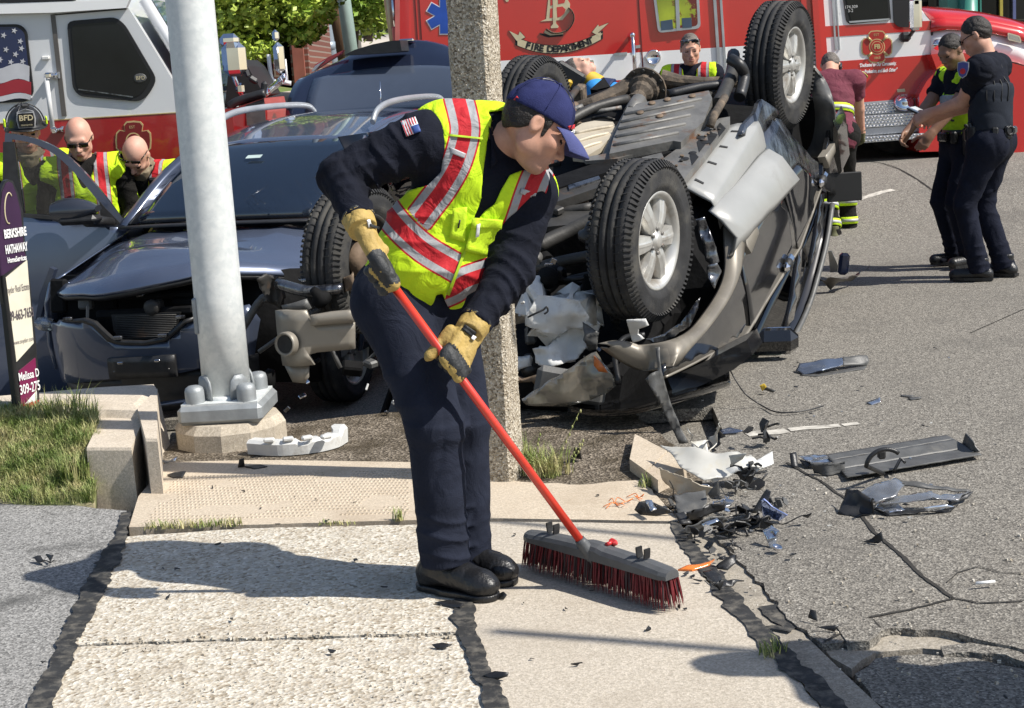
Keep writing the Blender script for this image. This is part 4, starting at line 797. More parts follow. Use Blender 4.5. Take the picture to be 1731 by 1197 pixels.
# ---------------------------------------------------------------- blue SUV: own axes (a rearwards from the bumper, b to picture right, z up)
BG=-.25;bc0=D(242,600,8.45);bc0[2]=BG;_ps=math.radians(16.5)
Ea=V(math.sin(_ps),math.cos(_ps),0);Eb=V(math.cos(_ps),-math.sin(_ps),0);Ez=V(0,0,1)
def BW(a,b,z):return bc0+a*Ea+b*Eb+z*Ez
def BAZ(x,y,a):
    p=PL(x,y,BW(a,0,0),Ea)-bc0;return p@Eb,p[2]
blue=thing('blue_suv','crashed blue SUV facing us with its bonnet buckled, tailgate and passenger door open','car',BW(2.2,0,0))
# bonnet
bb=np.linspace(-.84,.84,19);fr=lambda b:float(np.interp(b,[-.84,-.7,-.3,0,.25,.5,.7,.84],[.5,.32,.12,.10,.17,.38,.62,.95]))
rows=[]
for t in np.linspace(0,1,17):
    row=[]
    for b in bb:
        a0=fr(b);a1=1.18-.14*(1-(b/.84)**2);a=a0+(a1-a0)*t;zc=.885+.19*(t**.8);z=zc-.085*(abs(b)/.84)**2.4+.022*math.exp(-((abs(b)-.48)/.09)**2)*(.4+.6*t)
        z += .042*math.sin(t*5+b*4)*(1-t)+.014*mnoise.noise(Vector((a*5,b*5,1)))+(.03*math.exp(-((t-.35)/.12)**2)*math.cos(b*2.2))
        if t < .04:z -= .03
        row.append(BW(a,b*(1-.13*t*abs(b)),z))
    rows.append(row)
mb=MB();mb.grid(rows,thick=V(0,0,-.018));mb.build('bonnet',m_blue,blue)
mb=MB();mb.grid([[p-Ez*.02-Ea*.0,p-Ez*.05+Ea*.04] for p in rows[0]],thick=Ea*.01);mb.build('bonnet_seal',m_blackpl,blue)
# wings each side of the bonnet
for sg in (-1,1):
    rr=[]
    for t in np.linspace(0,1,9):
        a=(.5 if sg < 0 else .98)+(1.35-(.5 if sg < 0 else .98))*t;rr.append([BW(a,sg*.80,.86+.18*t),BW(a,sg*.87,.83+.16*t),BW(a,sg*.92,.70+.1*t),BW(a,sg*.93,.45),BW(a,sg*.9,.3)])
    mb=MB();mb.grid(rr,thick=Eb*(-.02*sg));mb.build('wing',m_blue,blue)
# front bumper with the grille torn out
def bfas(b):return .03+.52*(abs(b)/.92)**3.2
def bfpx(x,y):
    a=.1
    for i in range(12):
        b,z=BAZ(x,y,a);a=bfas(max(-.95,min(.95,b)))
    return b,z
def bfront(name,px,mat,off=0,thick=.03,parent=blue,label=None):
    mb=MB();sheet(mb,[bfpx(*p) for p in px],lambda b,z:BW(bfas(b)+off+.035*((z-.55)/.2)**2*.5,b,z),thick,(.07,.06),inward=Ea);return mb.build(name,mat,parent,label=label)
bm_=bfront('front_bumper',[(30,560),(62,547),(96,546),(100,541),(142,541),(160,548),(174,562),(186,574),(205,579),(245,580),(280,574),(298,560),(312,546),(330,540),(352,528),(420,515),(440,540),(430,600),(345,622),(300,632),(185,642),(90,640),(40,632),(28,600)],m_bluedk,label='blue front bumper with the grille torn out')
bfront('grille_surround',[(100,541),(142,537),(160,543),(178,560),(190,571),(207,575),(245,576),(277,569),(294,556),(308,541),(332,534),(331,541),(314,548),(301,561),(283,576),(245,583),(203,582),(184,577),(171,564),(157,551),(141,545)],m_blackpl,off=-.015,thick=.03,parent=bm_)
for (x,y) in [(202,570),(278,566),(308,535),(118,538)]:
    b,z=bfpx(x,y);mb=MB();mb.rbox(BW(bfas(b)-.02,b,z),(.05,.03,.02),None,.004);mb.build('clip',m_scraped,bm_)
pl=bfront('plate_holder',[(183,606),(297,599),(299,637),(185,642)],m_blackpl,off=-.02,thick=.02)
for x,y in [(208,612),(270,608)]:
    b,z=bfpx(x,y);mb=MB();mb.rbox(BW(bfas(b)-.03,b,z),(.032,.012,.012),None,.003);mb.build('clip',m_chrome,pl)
for x,y in [(197,627),(289,622)]:
    b,z=bfpx(x,y);mb=MB();mb.rbox(BW(bfas(b)-.025,b,z),(.01,.01,.008),None,.003);mb.build('screw',m_steel,pl)
bfront('lower_grille',[(36,634),(90,642),(185,644),(300,634),(430,602),(430,690),(300,700),(60,700),(36,680)],m_blackpl,off=.05)
bfront('lower_lip',[(262,686),(335,676),(400,668),(400,674),(335,681),(262,690)],m_bluedk,off=-.03,thick=.03)
# engine bay seen through the gap
mb=MB();mb.grid([[BW(.55,b,z) for b in (-.8,0,.8)] for z in (.2,.6,.86)],thick=Ea*.05);mb.build('bay_back',m_dark,blue)
p=[BAZ(x,y,.16) for x,y in [(188,532),(304,528),(296,556),(280,572),(205,574),(192,560)]]
mb=MB();mb.prism([BW(.16,b,z) for b,z in p],Ea*.03);rd=mb.build('radiator',m_black,blue)
for i in range(13):
    y=535+i*3.0;b0,z0=BAZ(196,y,.155);b1,z1=BAZ(298-(max(0,y-552))*.9,y-3,.155);mb=MB();mb.tube([BW(.155,b0,z0),BW(.155,b1,z1)],.0035,5);mb.build('radiator_fin',m_steeldk,rd)
for k,(x,y,a,sz,mt,nm) in enumerate([(245,528,.2,(.62,.04,.05),m_dark,'slam_panel'),(250,500,.3,(.7,.06,.04),m_dark,'slam_panel'),(265,517,.22,(.07,.07,.07),m_steeldk,'latch'),(145,500,.32,(.09,.05,.16),m_greypl,'headlamp_back'),(185,495,.4,(.08,.05,.2),m_dark,'air_duct'),(100,500,.4,(.1,.05,.2),m_dark,'headlamp_bracket'),(200,480,.34,(.1,.03,.05),m_steeldk,'bracket'),(148,530,.2,(.02,.02,.1),m_steel,'stay_rod'),(237,500,.25,(.05,.02,.012),m_chrome,'latch'),(312,510,.3,(.14,.06,.05),m_dark,'bracket')]):
    b,z=BAZ(x,y,a);mb=MB();mb.rbox(BW(a,b,z),sz,frame(V(.12*math.sin(k*3),.1,1),Eb),.012)
    if k == 2:mb.lathe(BW(a-.04,b,z),-Ea,[(.045,0),(.045,.03),(.02,.035),(0,.035)],18)
    mb.build(nm,mt,blue)
b,z=BAZ(76,548,.42);mb=MB();mb.rbox(BW(.42,b,z),(.14,.1,.075),frame(V(.1,0,1),Eb+Ea*-.4),.03);mb.build('broken_headlamp',m_clear,blue)
mb=MB();mb.rbox(BW(.46,b,z),(.11,.06,.06),frame(V(.2,0,1),Eb),.02);mb.build('headlamp_reflector',m_chrome,blue)
q=[BAZ(x,y,.62) for x,y in [(84,452),(92,456),(78,500),(66,545),(58,552),(66,500)]]
mb=MB();mb.prism([BW(.62,b,z) for b,z in q],Ea*.04);mb.build('wing_edge',m_bluedk,blue)
# windscreen, pillars, roof
WB=lambda b:BW(1.22-.16*(1-(b/.72)**2),b,1.095+.02*(1-(b/.72)**2));WT=lambda b:BW(2.02-.08*(1-(b/.6)**2),b,1.53+.015*(1-(b/.6)**2))
rows=[]
for t in np.linspace(0,1,9):rows.append([WB(-.70+1.40*u)*(1-t)+WT(-.575+1.15*u)*t+(Ez*.035-Ea*.02)*math.sin(math.pi*t) for u in np.linspace(0,1,11)])
mb=MB();mb.grid(rows,thick=Ea*.005);ws=mb.build('windscreen',m_windshield,blue)
for sg in (-1,1):
    mb=MB();mb.tube(smoothpath([WB(sg*.75)-Ea*.02-Ez*.02,WB(sg*.715)*.5+WT(sg*.60)*.5+(Ez*.035-Ea*.02),WT(sg*.60)],6),[(.045,.028)]*13,10);mb.build('windscreen_pillar',m_bluedk,blue)
    mb=MB();mb.tube(smoothpath([WB(sg*.70)-Ez*.005,WB(sg*.685)*.5+WT(sg*.575)*.5+(Ez*.03),WT(sg*.57)],6),.012,8);mb.build('windscreen_seal',m_blackpl,blue)
mb=MB();mb.grid([[WB(b)-Ez*.02+Ea*d for b in np.linspace(-.72,.72,9)] for d in (-.12,.02)],thick=Ez*.012);mb.build('wiper_cowl',m_blackpl,blue)
rows=[]
for a in np.linspace(0,1,13):
    aa=2.0+2.05*a;zc=1.53+.17*math.sin(min(1,a*1.55)*math.pi/2)-.05*max(0,a-.62)/.38;rows.append([BW(aa-(.08*(1-(b/.62)**2) if a == 0 else 0),b,zc-.045*(abs(b)/.62)**3) for b in np.linspace(-.62,.62,13)])
mb=MB();mb.grid(rows,thick=-Ez*.02);mb.build('roof',m_blue,blue)
for sg in (-1,1):
    P=smoothpath([BW(2.3,sg*.585,1.62),BW(2.42,sg*.585,1.70),BW(2.75,sg*.58,1.745),BW(3.4,sg*.565,1.755),BW(3.85,sg*.55,1.735),BW(4.0,sg*.545,1.67)],6)
    mb=MB();mb.tube(P,[(.018,.024)]*len(P),10);mb.build('roof_rail',M('brushed_aluminium',(.42,.44,.46),.38,.5),blue)
mb=MB();mb.tube([BW(3.92,.04,1.66),BW(3.96,.035,1.89)],[.007,.004],8);mb.ball(BW(3.92,.04,1.665),(.02,.03,.012),10);mb.build('aerial',m_chrome,blue)
# cracks and sticker on the windscreen
for k,(x0,y0,x1,y1) in enumerate([(416,338,458,312),(424,326,452,344),(500,302,512,312),(516,330,530,345),(522,303,540,298),(470,318,482,326),(530,318,548,330),(440,345,430,330)]):
    pl_n=nrm(np.cross(rows[0][0]-rows[0][0]+Eb,(WT(0)-WB(0))));o_=(WB(0)+WT(0))/2+(Ez*.035-Ea*.02)-pl_n*(.0)
    p,q=PL(x0,y0,o_,pl_n)-Ea*.03,PL(x1,y1,o_,pl_n)-Ea*.03;mb=MB();mb.tube([p,q],.0011,5);mb.build('crack',m_scraped,ws)
o_=PL(433,264,o_,pl_n)-Ea*.03;mb=MB();mb.prism([o_+Eb*a+nrm(WT(0)-WB(0))*c for a,c in ((-.055,-.02),(.05,-.02),(.055,.02),(-.05,.02))],-Ea*.002);mb.build('sticker',M('sticker',(.45,.55,.52),.5),ws)
# cabin
mb=MB();mb.rbox(BW(1.6,0,.95),(1.45,.5,.25),np.stack([Eb,Ea,Ez],1),.08);mb.build('dashboard',m_blackpl,blue)
for b in (-.38,.38):
    mb=MB();mb.rbox(BW(2.5,b,1.0),(.5,.18,.75),np.stack([Eb,Ea,Ez],1),.07);mb.rbox(BW(2.55,b,1.48),(.26,.1,.18),np.stack([Eb,Ea,Ez],1),.04);mb.build('seat',m_dark,blue)
mb=MB();P=smoothpath([BW(1.42,-.62,1.09),BW(1.68,-.57,1.28),BW(1.98,-.52,1.47)],5);mb.tube(P,[(.02,.09)]*len(P),8,up=Ea);mb.build('pillar_trim',M('pale_trim',(.5,.52,.48),.7),blue)
mb=MB();mb.tube([BW(1.75,.38+.19*math.cos(t),1.12+.17*math.sin(t)) for t in np.linspace(0,6.28,25)],.015,8,caps=False);mb.build('steering_wheel',m_blackpl,blue)
# flanks
for sg in (-1,1):
    mb=MB();rr=[[BW(a,sg*(.86 if z > .9 else .93 if z > .4 else .88),z) for z in (.25,.45,.75,1.0,1.06)] for a in np.linspace(2.35 if sg < 0 else 1.35,4.4,10)];mb.grid(rr,thick=-Eb*sg*.03);mb.build('flank',m_blue,blue)
    mb=MB();mb.grid([[BW(a,sg*(.84-.22*t),1.06+.50*t) for t in (0,.5,1)] for a in np.linspace(2.45 if sg < 0 else 1.6,4.2,6)],thick=-Eb*sg*.01);mb.build('side_window',m_darkglass,blue)
    wheel(blue,BW(.95,sg*.78,.34),Eb*sg,.34,.22,V(0,0,1),spokes=5,detail=False);wheel(blue,BW(3.6,sg*.78,.34),Eb*sg,.34,.22,V(0,0,1),spokes=5,detail=False)
# open tailgate
hw=[(4.02,1.66,.80,.02),(4.10,1.78,.815,.03),(4.20,1.90,.82,.06),(4.30,2.00,.82,.09),(4.40,2.09,.80,.13),(4.48,2.155,.76,.19),(4.54,2.20,.70,.23),(4.58,2.21,.60,.22)]
def hrow(a,z,w_,dr):return [BW(a-.10*(u**2)*1.2,.03+w_*u,z-dr*abs(u)**2.2) for u in np.linspace(-1,1,21)]
rows=[hrow(*h) for h in hw];rows=[list(r_) for r_ in np.stack([smoothpath([r_[j] for r_ in rows],3) for j in range(21)],1)]
k=9
mb=MB();mb.grid(rows,thick=Ea*.05);tg=mb.build('tailgate',M('tailgate_blue',(.022,.03,.06),.2,.4,coat=1,var=.05),blue)
mb=MB();mb.grid([[p-Ea*.014-Ez*.0 for p in r_[2:-2]] for r_ in rows[0:k+1]],thick=Ea*.008);mb.build('rear_window',m_tailglass if 'm_tailglass' in globals() else M('tailgate_sky_glass',(.085,.105,.145),.22,.3,coat=.6,var=.04),tg)  # lighter grey-blue colour stands in for sky reflected in the glass
q=[PL(x,y,BW(4.22,0,0),Ea) for x,y in [(580,94),(600,84),(630,75),(660,69),(676,68),(679,86),(676,88),(650,90),(620,92)]]
mb=MB();mb.prism([p for p in q],Ea*.18);mb.build('plate_garnish',m_blackpl,tg)
mb=MB();mb.rbox(BW(4.50,.09,2.20),(.13,.05,.03),np.stack([Eb,Ea,Ez],1),.012);mb.build('badge',m_chrome,tg)
q=[PL(x,y,BW(4.40,0,0),Ea) for x,y in [(527,120),(534,108),(556,96),(580,85),(574,92),(552,106),(532,119)]]
mb=MB();mb.prism(q,Ea*.05);mb.build('tail_lamp',M('tail_lamp',(.45,.03,.05),.2,coat=.6),tg)
q=[PL(x,y,BW(4.38,0,0),Ea) for x,y in [(526,121),(533,111),(550,101),(540,110),(530,121)]]
mb=MB();mb.prism(q,Ea*.04);mb.build('lamp_lens',m_whitepl,tg)
for sg in (-1,1):
    mb=MB();mb.tube([BW(4.12,.03+sg*.74,1.35),BW(4.2,.03+sg*.78,1.8)],.012,8);mb.build('gas_strut',m_black,blue)
# open passenger door (at picture left) with its mirror
hg=BW(1.38,-.88,0);dd=V(-1,0,0)*.995+V(0,-.1,0);dd=nrm(dd);dn=nrm(np.cross(dd,Ez));dn=dn if dn[1] < 0 else -dn
def door(x,y,off=0):return PL(x,y,hg+dn*off,dn)
def doorsheet(name,px,mat,off,thick,parent,curve=.04,label=None):
    P=[door(x,y,off) for x,y in px];mb=MB();sheet(mb,[((p-hg)@dd,p[2]) for p in P],lambda u,z:hg*V(1,1,0)+dd*u+Ez*z+dn*(off+curve*(1-((z-.3)/.6)**2)),thick,(.09,.08),inward=-dn);return mb.build(name,mat,parent,label=label)
dr=doorsheet('passenger_door',[(-60,352),(0,358),(60,364),(120,370),(204,380),(214,388),(216,470),(200,600),(150,690),(-40,690),(-70,560)],m_blue,0,.10,blue,label='passenger door swung wide open')
outer=[(9,300),(8,232),(16,226),(58,234),(92,248),(122,270),(158,308),(190,348),(214,382)];inner=[(24,300),(20,242),(28,237),(56,243),(86,257),(114,280),(148,318),(178,355),(196,380)]
mb=MB();P=[[door(*o),door(*i)] for o,i in zip(outer,inner)];P=[list(r_) for r_ in np.stack([smoothpath([r_[j] for r_ in P],4) for j in range(2)],1)];mb.grid(P,thick=-dn*.05,smooth=False);mb.build('window_frame',m_bluedk,dr)
mb=MB();mb.prism([door(x,y,.004) for x,y in [(5,240),(24,240),(40,366),(4,362)]],-dn*.04);mb.build('door_pillar',m_blackpl,dr)
mb=MB();mb.prism([door(x,y,-.02) for x,y in [(22,241),(56,242),(88,257),(114,279),(150,317),(182,357),(196,376),(120,372),(38,364)]],-dn*.005);mb.build('window',glass('door_window',(.68,.7,.7),.03,.01),dr)
mb=MB();mb.prism([door(x,y,.012) for x,y in [(168,340),(178,352),(206,380),(170,376)]],-dn*.05);mb.build('corner_panel',m_blackpl,dr)
mb=MB();mb.prism([door(x,y,.012) for x,y in [(36,361),(120,368),(206,379),(206,384),(120,374),(37,367)]],-dn*.04);mb.build('sill_trim',m_blackpl,dr)
mc=door(129,357,.16);Rm=np.stack([nrm(-dd+dn*.25),nrm(np.cross(Ez,nrm(-dd+dn*.25))),Ez],1)
mb=MB();P=[]
for t in np.linspace(0,1,11):
    u=-.155+.30*t;h=.088*(math.sin(math.pi*min(1,.16+.8*t)))**.6*(1.05-.25*t);P.append([mc+Rm@V(u,.075*math.cos(q)*(.7+.3*math.sin(math.pi*t)),h*math.sin(q)*(1.0 if math.sin(q) > 0 else .95)+.01*t) for q in np.linspace(0,2*math.pi,17)])
mb.grid(P);mb.prism(P[0][:-1],Rm@V(-.004,0,0));mb.prism(P[-1][:-1],Rm@V(.004,0,0));mr_=mb.build('wing_mirror',M('mirror_grey_paint',(.055,.06,.075),.28,.5,coat=.8),dr)
mb=MB();mb.rbox(mc+Rm@V(.02,-.0,-.055),(.26,.14,.06),Rm,.025);mb.tube([mc+Rm@V(.06,0,-.06),door(190,376,.02)],[.045,.03],8);mb.build('mirror_base',m_blackpl,mr_)
# ---------------------------------------------------------------- helpers for flat truck sides (plane y = Y)
def dpoly(mb,px,Y,out=.004,back=.006,m=0):
    P=[D(x,y,Y)-V(0,out,0) for x,y in px];mb.prism(P,V(0,out+back,0),m);return mb
def dpart(name,px,Y,mat,parent,out=.004,back=.006,label=None):
    mb=MB();dpoly(mb,px,Y,out,back);return mb.build(name,mat,parent,label=label)
def ring(name,px,wid,Y,mat,parent,out=.012,closed=True,rad=None):
    P=[D(x,y,Y)-V(0,out*.5,0) for x,y in px];P=P+[P[0]] if closed else P
    mb=MB();mb.tube(smoothpath(P,4) if not closed else np.array(P),[(wid,out)]*(len(smoothpath(P,4)) if not closed else len(P)),8,caps=not closed,up=V(0,0,1) if closed else None);return mb.build(name,mat,parent)
def rounded(px,r,n=4):
    o=[];k=len(px)
    for i in range(k):
        p,a,b=V(*px[i]),V(*px[i-1]),V(*px[(i+1) % k]);u,v=nrm(a-p),nrm(b-p);q=min(r,np.linalg.norm(a-p)*.45,np.linalg.norm(b-p)*.45);s,e=p+u*q,p+v*q
        for t in np.linspace(0,1,n):o.append(tuple((1-t)**2*s+2*t*(1-t)*p+t*t*e))
    return o
def maltese(c,R,sy=1.):
    o=[]
    for k in range(4):
        a0=k*90
        for da,rr in ((-34,.95),(-22,1.02),(0,.98),(22,1.02),(34,.95),(39,.80),(45,.68),(51,.80)):
            a=math.radians(a0+da);o.append((c[0]+R*rr*math.sin(a),c[1]-R*sy*rr*math.cos(a)))
    return o
def scalepx(px,c,k):return [(c[0]+(x-c[0])*k,c[1]+(y-c[1])*k) for x,y in px]
def px2w(Y,x,y):return D(x,y,Y)
def dtext(name,s,hpx,x,y,Y,mat,parent,out=.006,wpx=None,**kw):
    p=D(x,y,Y);sc=(D(x+10,y,Y)-p)[0]/10;return text(name,s,hpx*sc,p-V(0,out,0),V(1,0,0),V(0,0,1),mat,parent,extrude=0,width=None if wpx is None else wpx*sc,**kw)
# ---------------------------------------------------------------- fire engine at the left
FY=11.7
eng=thing('fire_engine','white over red fire engine cab with a flag decal behind the bald firefighters','fire engine',(-4.5,12,-.25))
def eband(name,x0,x1,ytop,ybot,mat,out=0):
    f=lambda x,y:y-.062*(x-74);return dpart(name,[(x0,f(x0,ytop)),(x1,f(x1,ytop)),(x1,f(x1,ybot)),(x0,f(x0,ybot))],FY,mat,eng,out=.0+out,back=.02)
dpart('cab_side',[(-330,-70),(-330,229),(322,189),(296,142),(252,70),(216,12),(205,-12),(180,-30)],FY,m_whiteeng,eng,out=0,back=.08,label='white upper cab side')
dpart('red_band',[(-330,229),(322,188.5),(392,184),(400,262),(-330,308)],FY,m_redeng,eng,out=.0,back=.08)
dpart('lower_band',[(-330,308),(400,262),(402,330),(402,520),(-330,520)],FY,m_whiteeng,eng,out=0,back=.08)
dpart('gold_line',[(-330,228),(322,188),(322,189.6),(-330,229.8)],FY,m_gold,eng,out=.004,back=.0)
c_=[D(x,y,FY+.08) for x,y in [(-330,-70),(180,-30),(205,-12),(216,12),(252,70),(296,142),(322,189),(-330,229)]]
mb=MB();mb.prism(c_,V(0,2.25,0));mb.build('cab_body',m_whiteeng,eng);mb=MB();mb.prism([D(x,y,FY+.08) for x,y in [(-330,229),(322,189),(392,184),(396,330),(396,500),(-330,500)]],V(0,2.25,0));mb.build('lower_body',m_redeng,eng)
a,b=D(214,10,FY),D(312,170,FY);n_=nrm(np.cross(b-a,V(0,1,0)));n_=n_ if n_[0] > 0 else -n_
mb=MB();mb.prism([a+V(.03,.16,0)+n_*.1,b+V(.03,.16,0)+n_*.1,b+V(.03,2.15,0)+n_*.1,a+V(.03,2.15,0)+n_*.1],n_*.02);mb.build('windscreen',M('truck_windscreen',(.05,.09,.17),.1,.1,coat=1,var=.1),eng)
for yy in (.11,1.15,2.2):
    mb=MB();mb.tube([a+V(.02,yy,0)+n_*.1,b+V(.02,yy,0)+n_*.1],.045 if yy < 1 else .03,8);mb.build('screen_pillar',m_whiteeng if yy < 1 else m_black,eng)
mb=MB();mb.tube([a+V(.02,.16,0)+n_*.125,b+V(.02,.16,0)+n_*.125],.018,8);mb.build('screen_seal',m_black,eng)
wpx=rounded([(114,36),(196,29),(212,42),(266,134),(252,160),(236,172),(136,163),(124,150)],12)
dpart('window_surround',scalepx(wpx,(186,100),1.0),FY,m_black,eng,out=.02)
wn=dpart('window',scalepx(wpx,(186,100),.9),FY,M('truck_glass',(.010,.011,.012),.12,spec=.3,var=.5,vscale=1.5),eng,out=.024)
dpart('window_edge',[(134,150),(226,163),(226,165),(134,152)],FY,m_scraped,eng,out=.026)
p=D(238,132,FY+.0);mb=MB();mb.ball(p-V(0,.026,0),(.05,.004,.035),10);mb.build('helmet_on_dash',m_greypl,wn);dtext('dash_lettering','BFD',9,239,132,FY,m_goldlt,wn,out=.032)
w2=rounded([(-60,42),(34,41),(46,52),(58,158),(46,172),(-60,177)],10)
dpart('window_surround',w2,FY,m_black,eng,out=.02)
fl=dpart('flag_decal',scalepx(w2,(0,108),.93),FY,M('decal_navy',(.012,.02,.07),.4,coat=.4),eng,out=.024,label='stars and stripes decal in the rear cab window')
def wav(x0,x1,y0,y1,amp,mat):
    xs_=np.linspace(x0,x1,12);f=lambda x:amp*math.sin((x-x0)*.085+1);return dpart('stripe',[(x,y0+f(x)) for x in xs_]+[(x,y1+f(x)) for x in xs_[::-1]],FY,mat,fl,out=.027)
wav(-48,51,112,138,-5,M('decal_white',(.5,.5,.52),.45));wav(-48,54,138,160,-4,M('decal_red',(.30,.02,.03),.45));wav(-46,54,160,169,-3,M('decal_white',(.5,) * 3))
for i,(x,y) in enumerate([(8,60),(26,52),(36,70),(12,84),(28,92),(40,104),(2,101),(20,105),(-10,72),(38,82),(-14,94),(-28,60),(-30,84)]):
    mb=MB();st=[]
    for k in range(10):r_=5.4 if k % 2 == 0 else 2.2;t=.3+math.pi*k/5;st.append((x+r_*math.sin(t),y-r_*math.cos(t)))
    dpoly(mb,st,FY,.027,0);mb.build('star',MATS['decal_white'],fl)
dpart('door_seam',[(86,25),(93,24),(113,196),(105,197)],FY,M('seam_steel',(.12,.11,.10),.5,.4),eng,out=.012)
dpart('door_seam',[(93,24),(212,14),(214,16),(94,26)],FY,m_black,eng,out=.006)
gr=MB();p,q=D(84,126,FY)-V(0,.10,0),D(96,222,FY)-V(0,.10,0);gr.tube([p,q],.018,12);g_=gr.build('grab_rail',M('rail_white',(.6,.6,.6),.4),eng)
for (x,y) in ((88,128),(98,219)):
    mb=MB();mb.rbox(D(x,y,FY)-V(0,.06,0),(.05,.13,.045),None,.012);mb.cyl(D(x,y,FY)-V(-.03,.02,0),D(x,y,FY)-V(-.06,.03,0),.025,n=12);mb.build('rail_bracket',m_chrome,g_)
mb=MB();mb.rbox(D(78,98,FY)-V(0,.012,0),(.06,.03,.03),None,.008);mb.build('marker_lamp',m_whitepl,eng)
ec=(226,238);em=dpart('emblem',maltese(ec,31,1.12),FY,m_gold,eng,out=.008,label='maltese cross emblem');dpart('emblem_field',maltese(ec,28.5,1.12),FY,M('emblem_dark_red',(.16,.012,.012),.4),em,out=.011)
mb=MB();dpoly(mb,[(ec[0]+13*math.sin(t),ec[1]-14*math.cos(t)) for t in np.linspace(0,6.28,24)[:-1]],FY,.0125,0);mb.build('emblem_disc',m_gold,em);mb=MB();dpoly(mb,[(ec[0]+11*math.sin(t),ec[1]-12*math.cos(t)) for t in np.linspace(0,6.28,24)[:-1]],FY,.014,0);mb.build('emblem_disc',MATS['emblem_dark_red'],em)
dtext('emblem_lettering','EST',6.5,224,215,FY,m_gold,em,out=.014);dtext('emblem_lettering','FD',9,226,240,FY,m_gold,em,out=.017)
# roof edge ledge and the flat black strip on it
dpart('roof_ledge',[(-330,-10),(20,6),(150,2),(222,0),(216,14),(94,22),(0,24),(-330,30)],FY,m_white,eng,out=.06,back=.0)
dpart('roof_black_strip',[(0,0),(130,-3),(128,1),(2,6)],FY,m_black,eng,out=.063,back=.0)
# nose to the right of the pole
NY=12.4
mb=MB();mb.prism([D(x,y,NY) for x,y in [(385,186),(446,166),(452,190),(452,330),(385,330)]],V(0,1.2,0));mb.build('nose',M('bright_red',(.50,.02,.018),.3,coat=.6),eng)
dpart('grille_panel',[(416,186),(447,172),(450,208),(418,216)],NY,m_greypl,eng,out=.01);dpart('grille_top',[(416,178),(446,167),(447,172),(416,184)],NY,m_black,eng,out=.015)
mb=MB();mb.tube(smoothpath([D(385,182,NY),D(400,172,NY),D(430,162,NY),D(448,158,NY)],4),.035,8);mb.build('cowl_seal',m_blackpl,eng)
mb=MB();mb.prism([D(x,y,NY+.2) for x,y in [(380,182),(386,120),(404,100),(418,112),(436,142),(446,160)]],V(0,1.0,0));mb.build('cowl',m_black,eng)
for (x,y,sz,R_) in [(406,150,(.07,.05,.09),None),(428,135,(.09,.05,.05),frame(V(.5,0,.7))),(416,120,(.04,.05,.12),frame(V(-.3,0,1))),(446,150,(.05,.05,.12),frame(V(.2,0,1)))]:
    mb=MB();mb.rbox(D(x,y,NY+.1),sz,R_,.02);mb.build('wiper_motor' if y > 130 else 'wiper_arm',m_blackpl if x != 406 else m_chrome,eng)
mb=MB();mb.rbox(D(396,100,NY),(.19,.12,.27),None,.05);mb.rbox(D(388,68,NY),(.15,.12,.10),None,.035);mi=mb.build('mirror',m_chrome,eng,label='chrome near-side mirror beside the pole');mb=MB();mb.tube([D(390,118,NY),D(402,145,NY+.1),D(410,165,NY+.1)],.02,8);mb.build('mirror_arm',m_chrome,mi)
FY2=13.6
mb=MB();mb.tube(smoothpath([D(444,160,NY+.3),D(468,142,FY2),D(480,132,FY2)],4),.035,10);mb.build('mirror_arm',m_chrome,eng)
mb=MB();mb.rbox(D(472,98,FY2),(.09,.12,.27),None,.04);mb.rbox(D(466,60,FY2),(.055,.1,.10),None,.025);mb.cyl(D(479,124,FY2),D(480,140,FY2),.02,n=10);mi=mb.build('mirror',m_chrome,eng,label='chrome far-side mirror on its long arm')
mb=MB();mb.tube(smoothpath([D(454,92,FY2),D(457,120,FY2),D(460,134,FY2),D(466,137,FY2)],4),.018,10);mb.build('white_stay',m_white,eng)
mb=MB();mb.tube([D(482,100,FY2+.1),D(486,140,FY2+.1)],.01,8);mb.cyl(D(478,139,FY2),D(492,141,FY2),.02,n=8);mb.build('antenna_stay',m_white,eng)
for x,y in ((380,470),(-60,540)):
    p=D(x,y,FY+.3);wheel(eng,V(p[0]-.5,FY+.22,.28),V(0,-1,0),.52,.3,V(0,0,1),spokes=8,detail=False,rimr=.29)
# ---------------------------------------------------------------- ambulance
AY=16.0
amb=thing('ambulance','red and white fire department ambulance parked across the background','ambulance',(3,17,.5))
f_=lambda x:-.0615*(x-845)
def aband(name,x0,x1,y0,y1,mat,out=0):return dpart(name,[(x0,y0+f_(x0)),(x1,y0+f_(x1)),(x1,y1+f_(x1)),(x0,y1+f_(x0))],AY,mat,amb,out=out,back=.05)
aband('box_side',692,1384,-240,103,m_red);aband('white_band',692,1384,103,148,m_white);aband('lower_side',692,1384,148,235,m_red)
P=[D(x,y,AY+.05) for x,y in [(692,-230),(1384,-275),(1384,218),(692,262)]];mb=MB();mb.prism(P,V(0,2.3,0));mb.build('box_body',m_red,amb)
# rear corner: pale edge, grab rails
for x0,x1,mt in ((668,676,M('pinkish_edge',(.5,.13,.11),.4)),(676,692,m_red)):aband('corner_post',x0,x1,-240,60 if x0 < 670 else 250,mt,out=.02)
for k,x in enumerate((664,671)):
    mb=MB();mb.tube([D(x-10,-30,AY+.4),D(x,70,AY+.4)],.03,8);mb.build('rear_rail',m_chrome if k else m_goldlt,amb)
mb=MB();mb.rbox(D(668,62,AY+.1),(.05,.1,.2),None,.01);mb.build('tail_lamp',M('tail_lamp',(.45,.03,.05),.2,coat=.6),amb)
def seam(name,x0,x1,ya,yb,mat,out):return dpart(name,[(x0,ya),(x1,ya),(x1+.065*(yb-ya),yb),(x0+.065*(yb-ya),yb)],AY,mat,amb,out=out)
for x0,x1 in ((1204,1209),(1215,1219)):seam('door_trim',x0,x1,-20,140,m_diamond,.02)
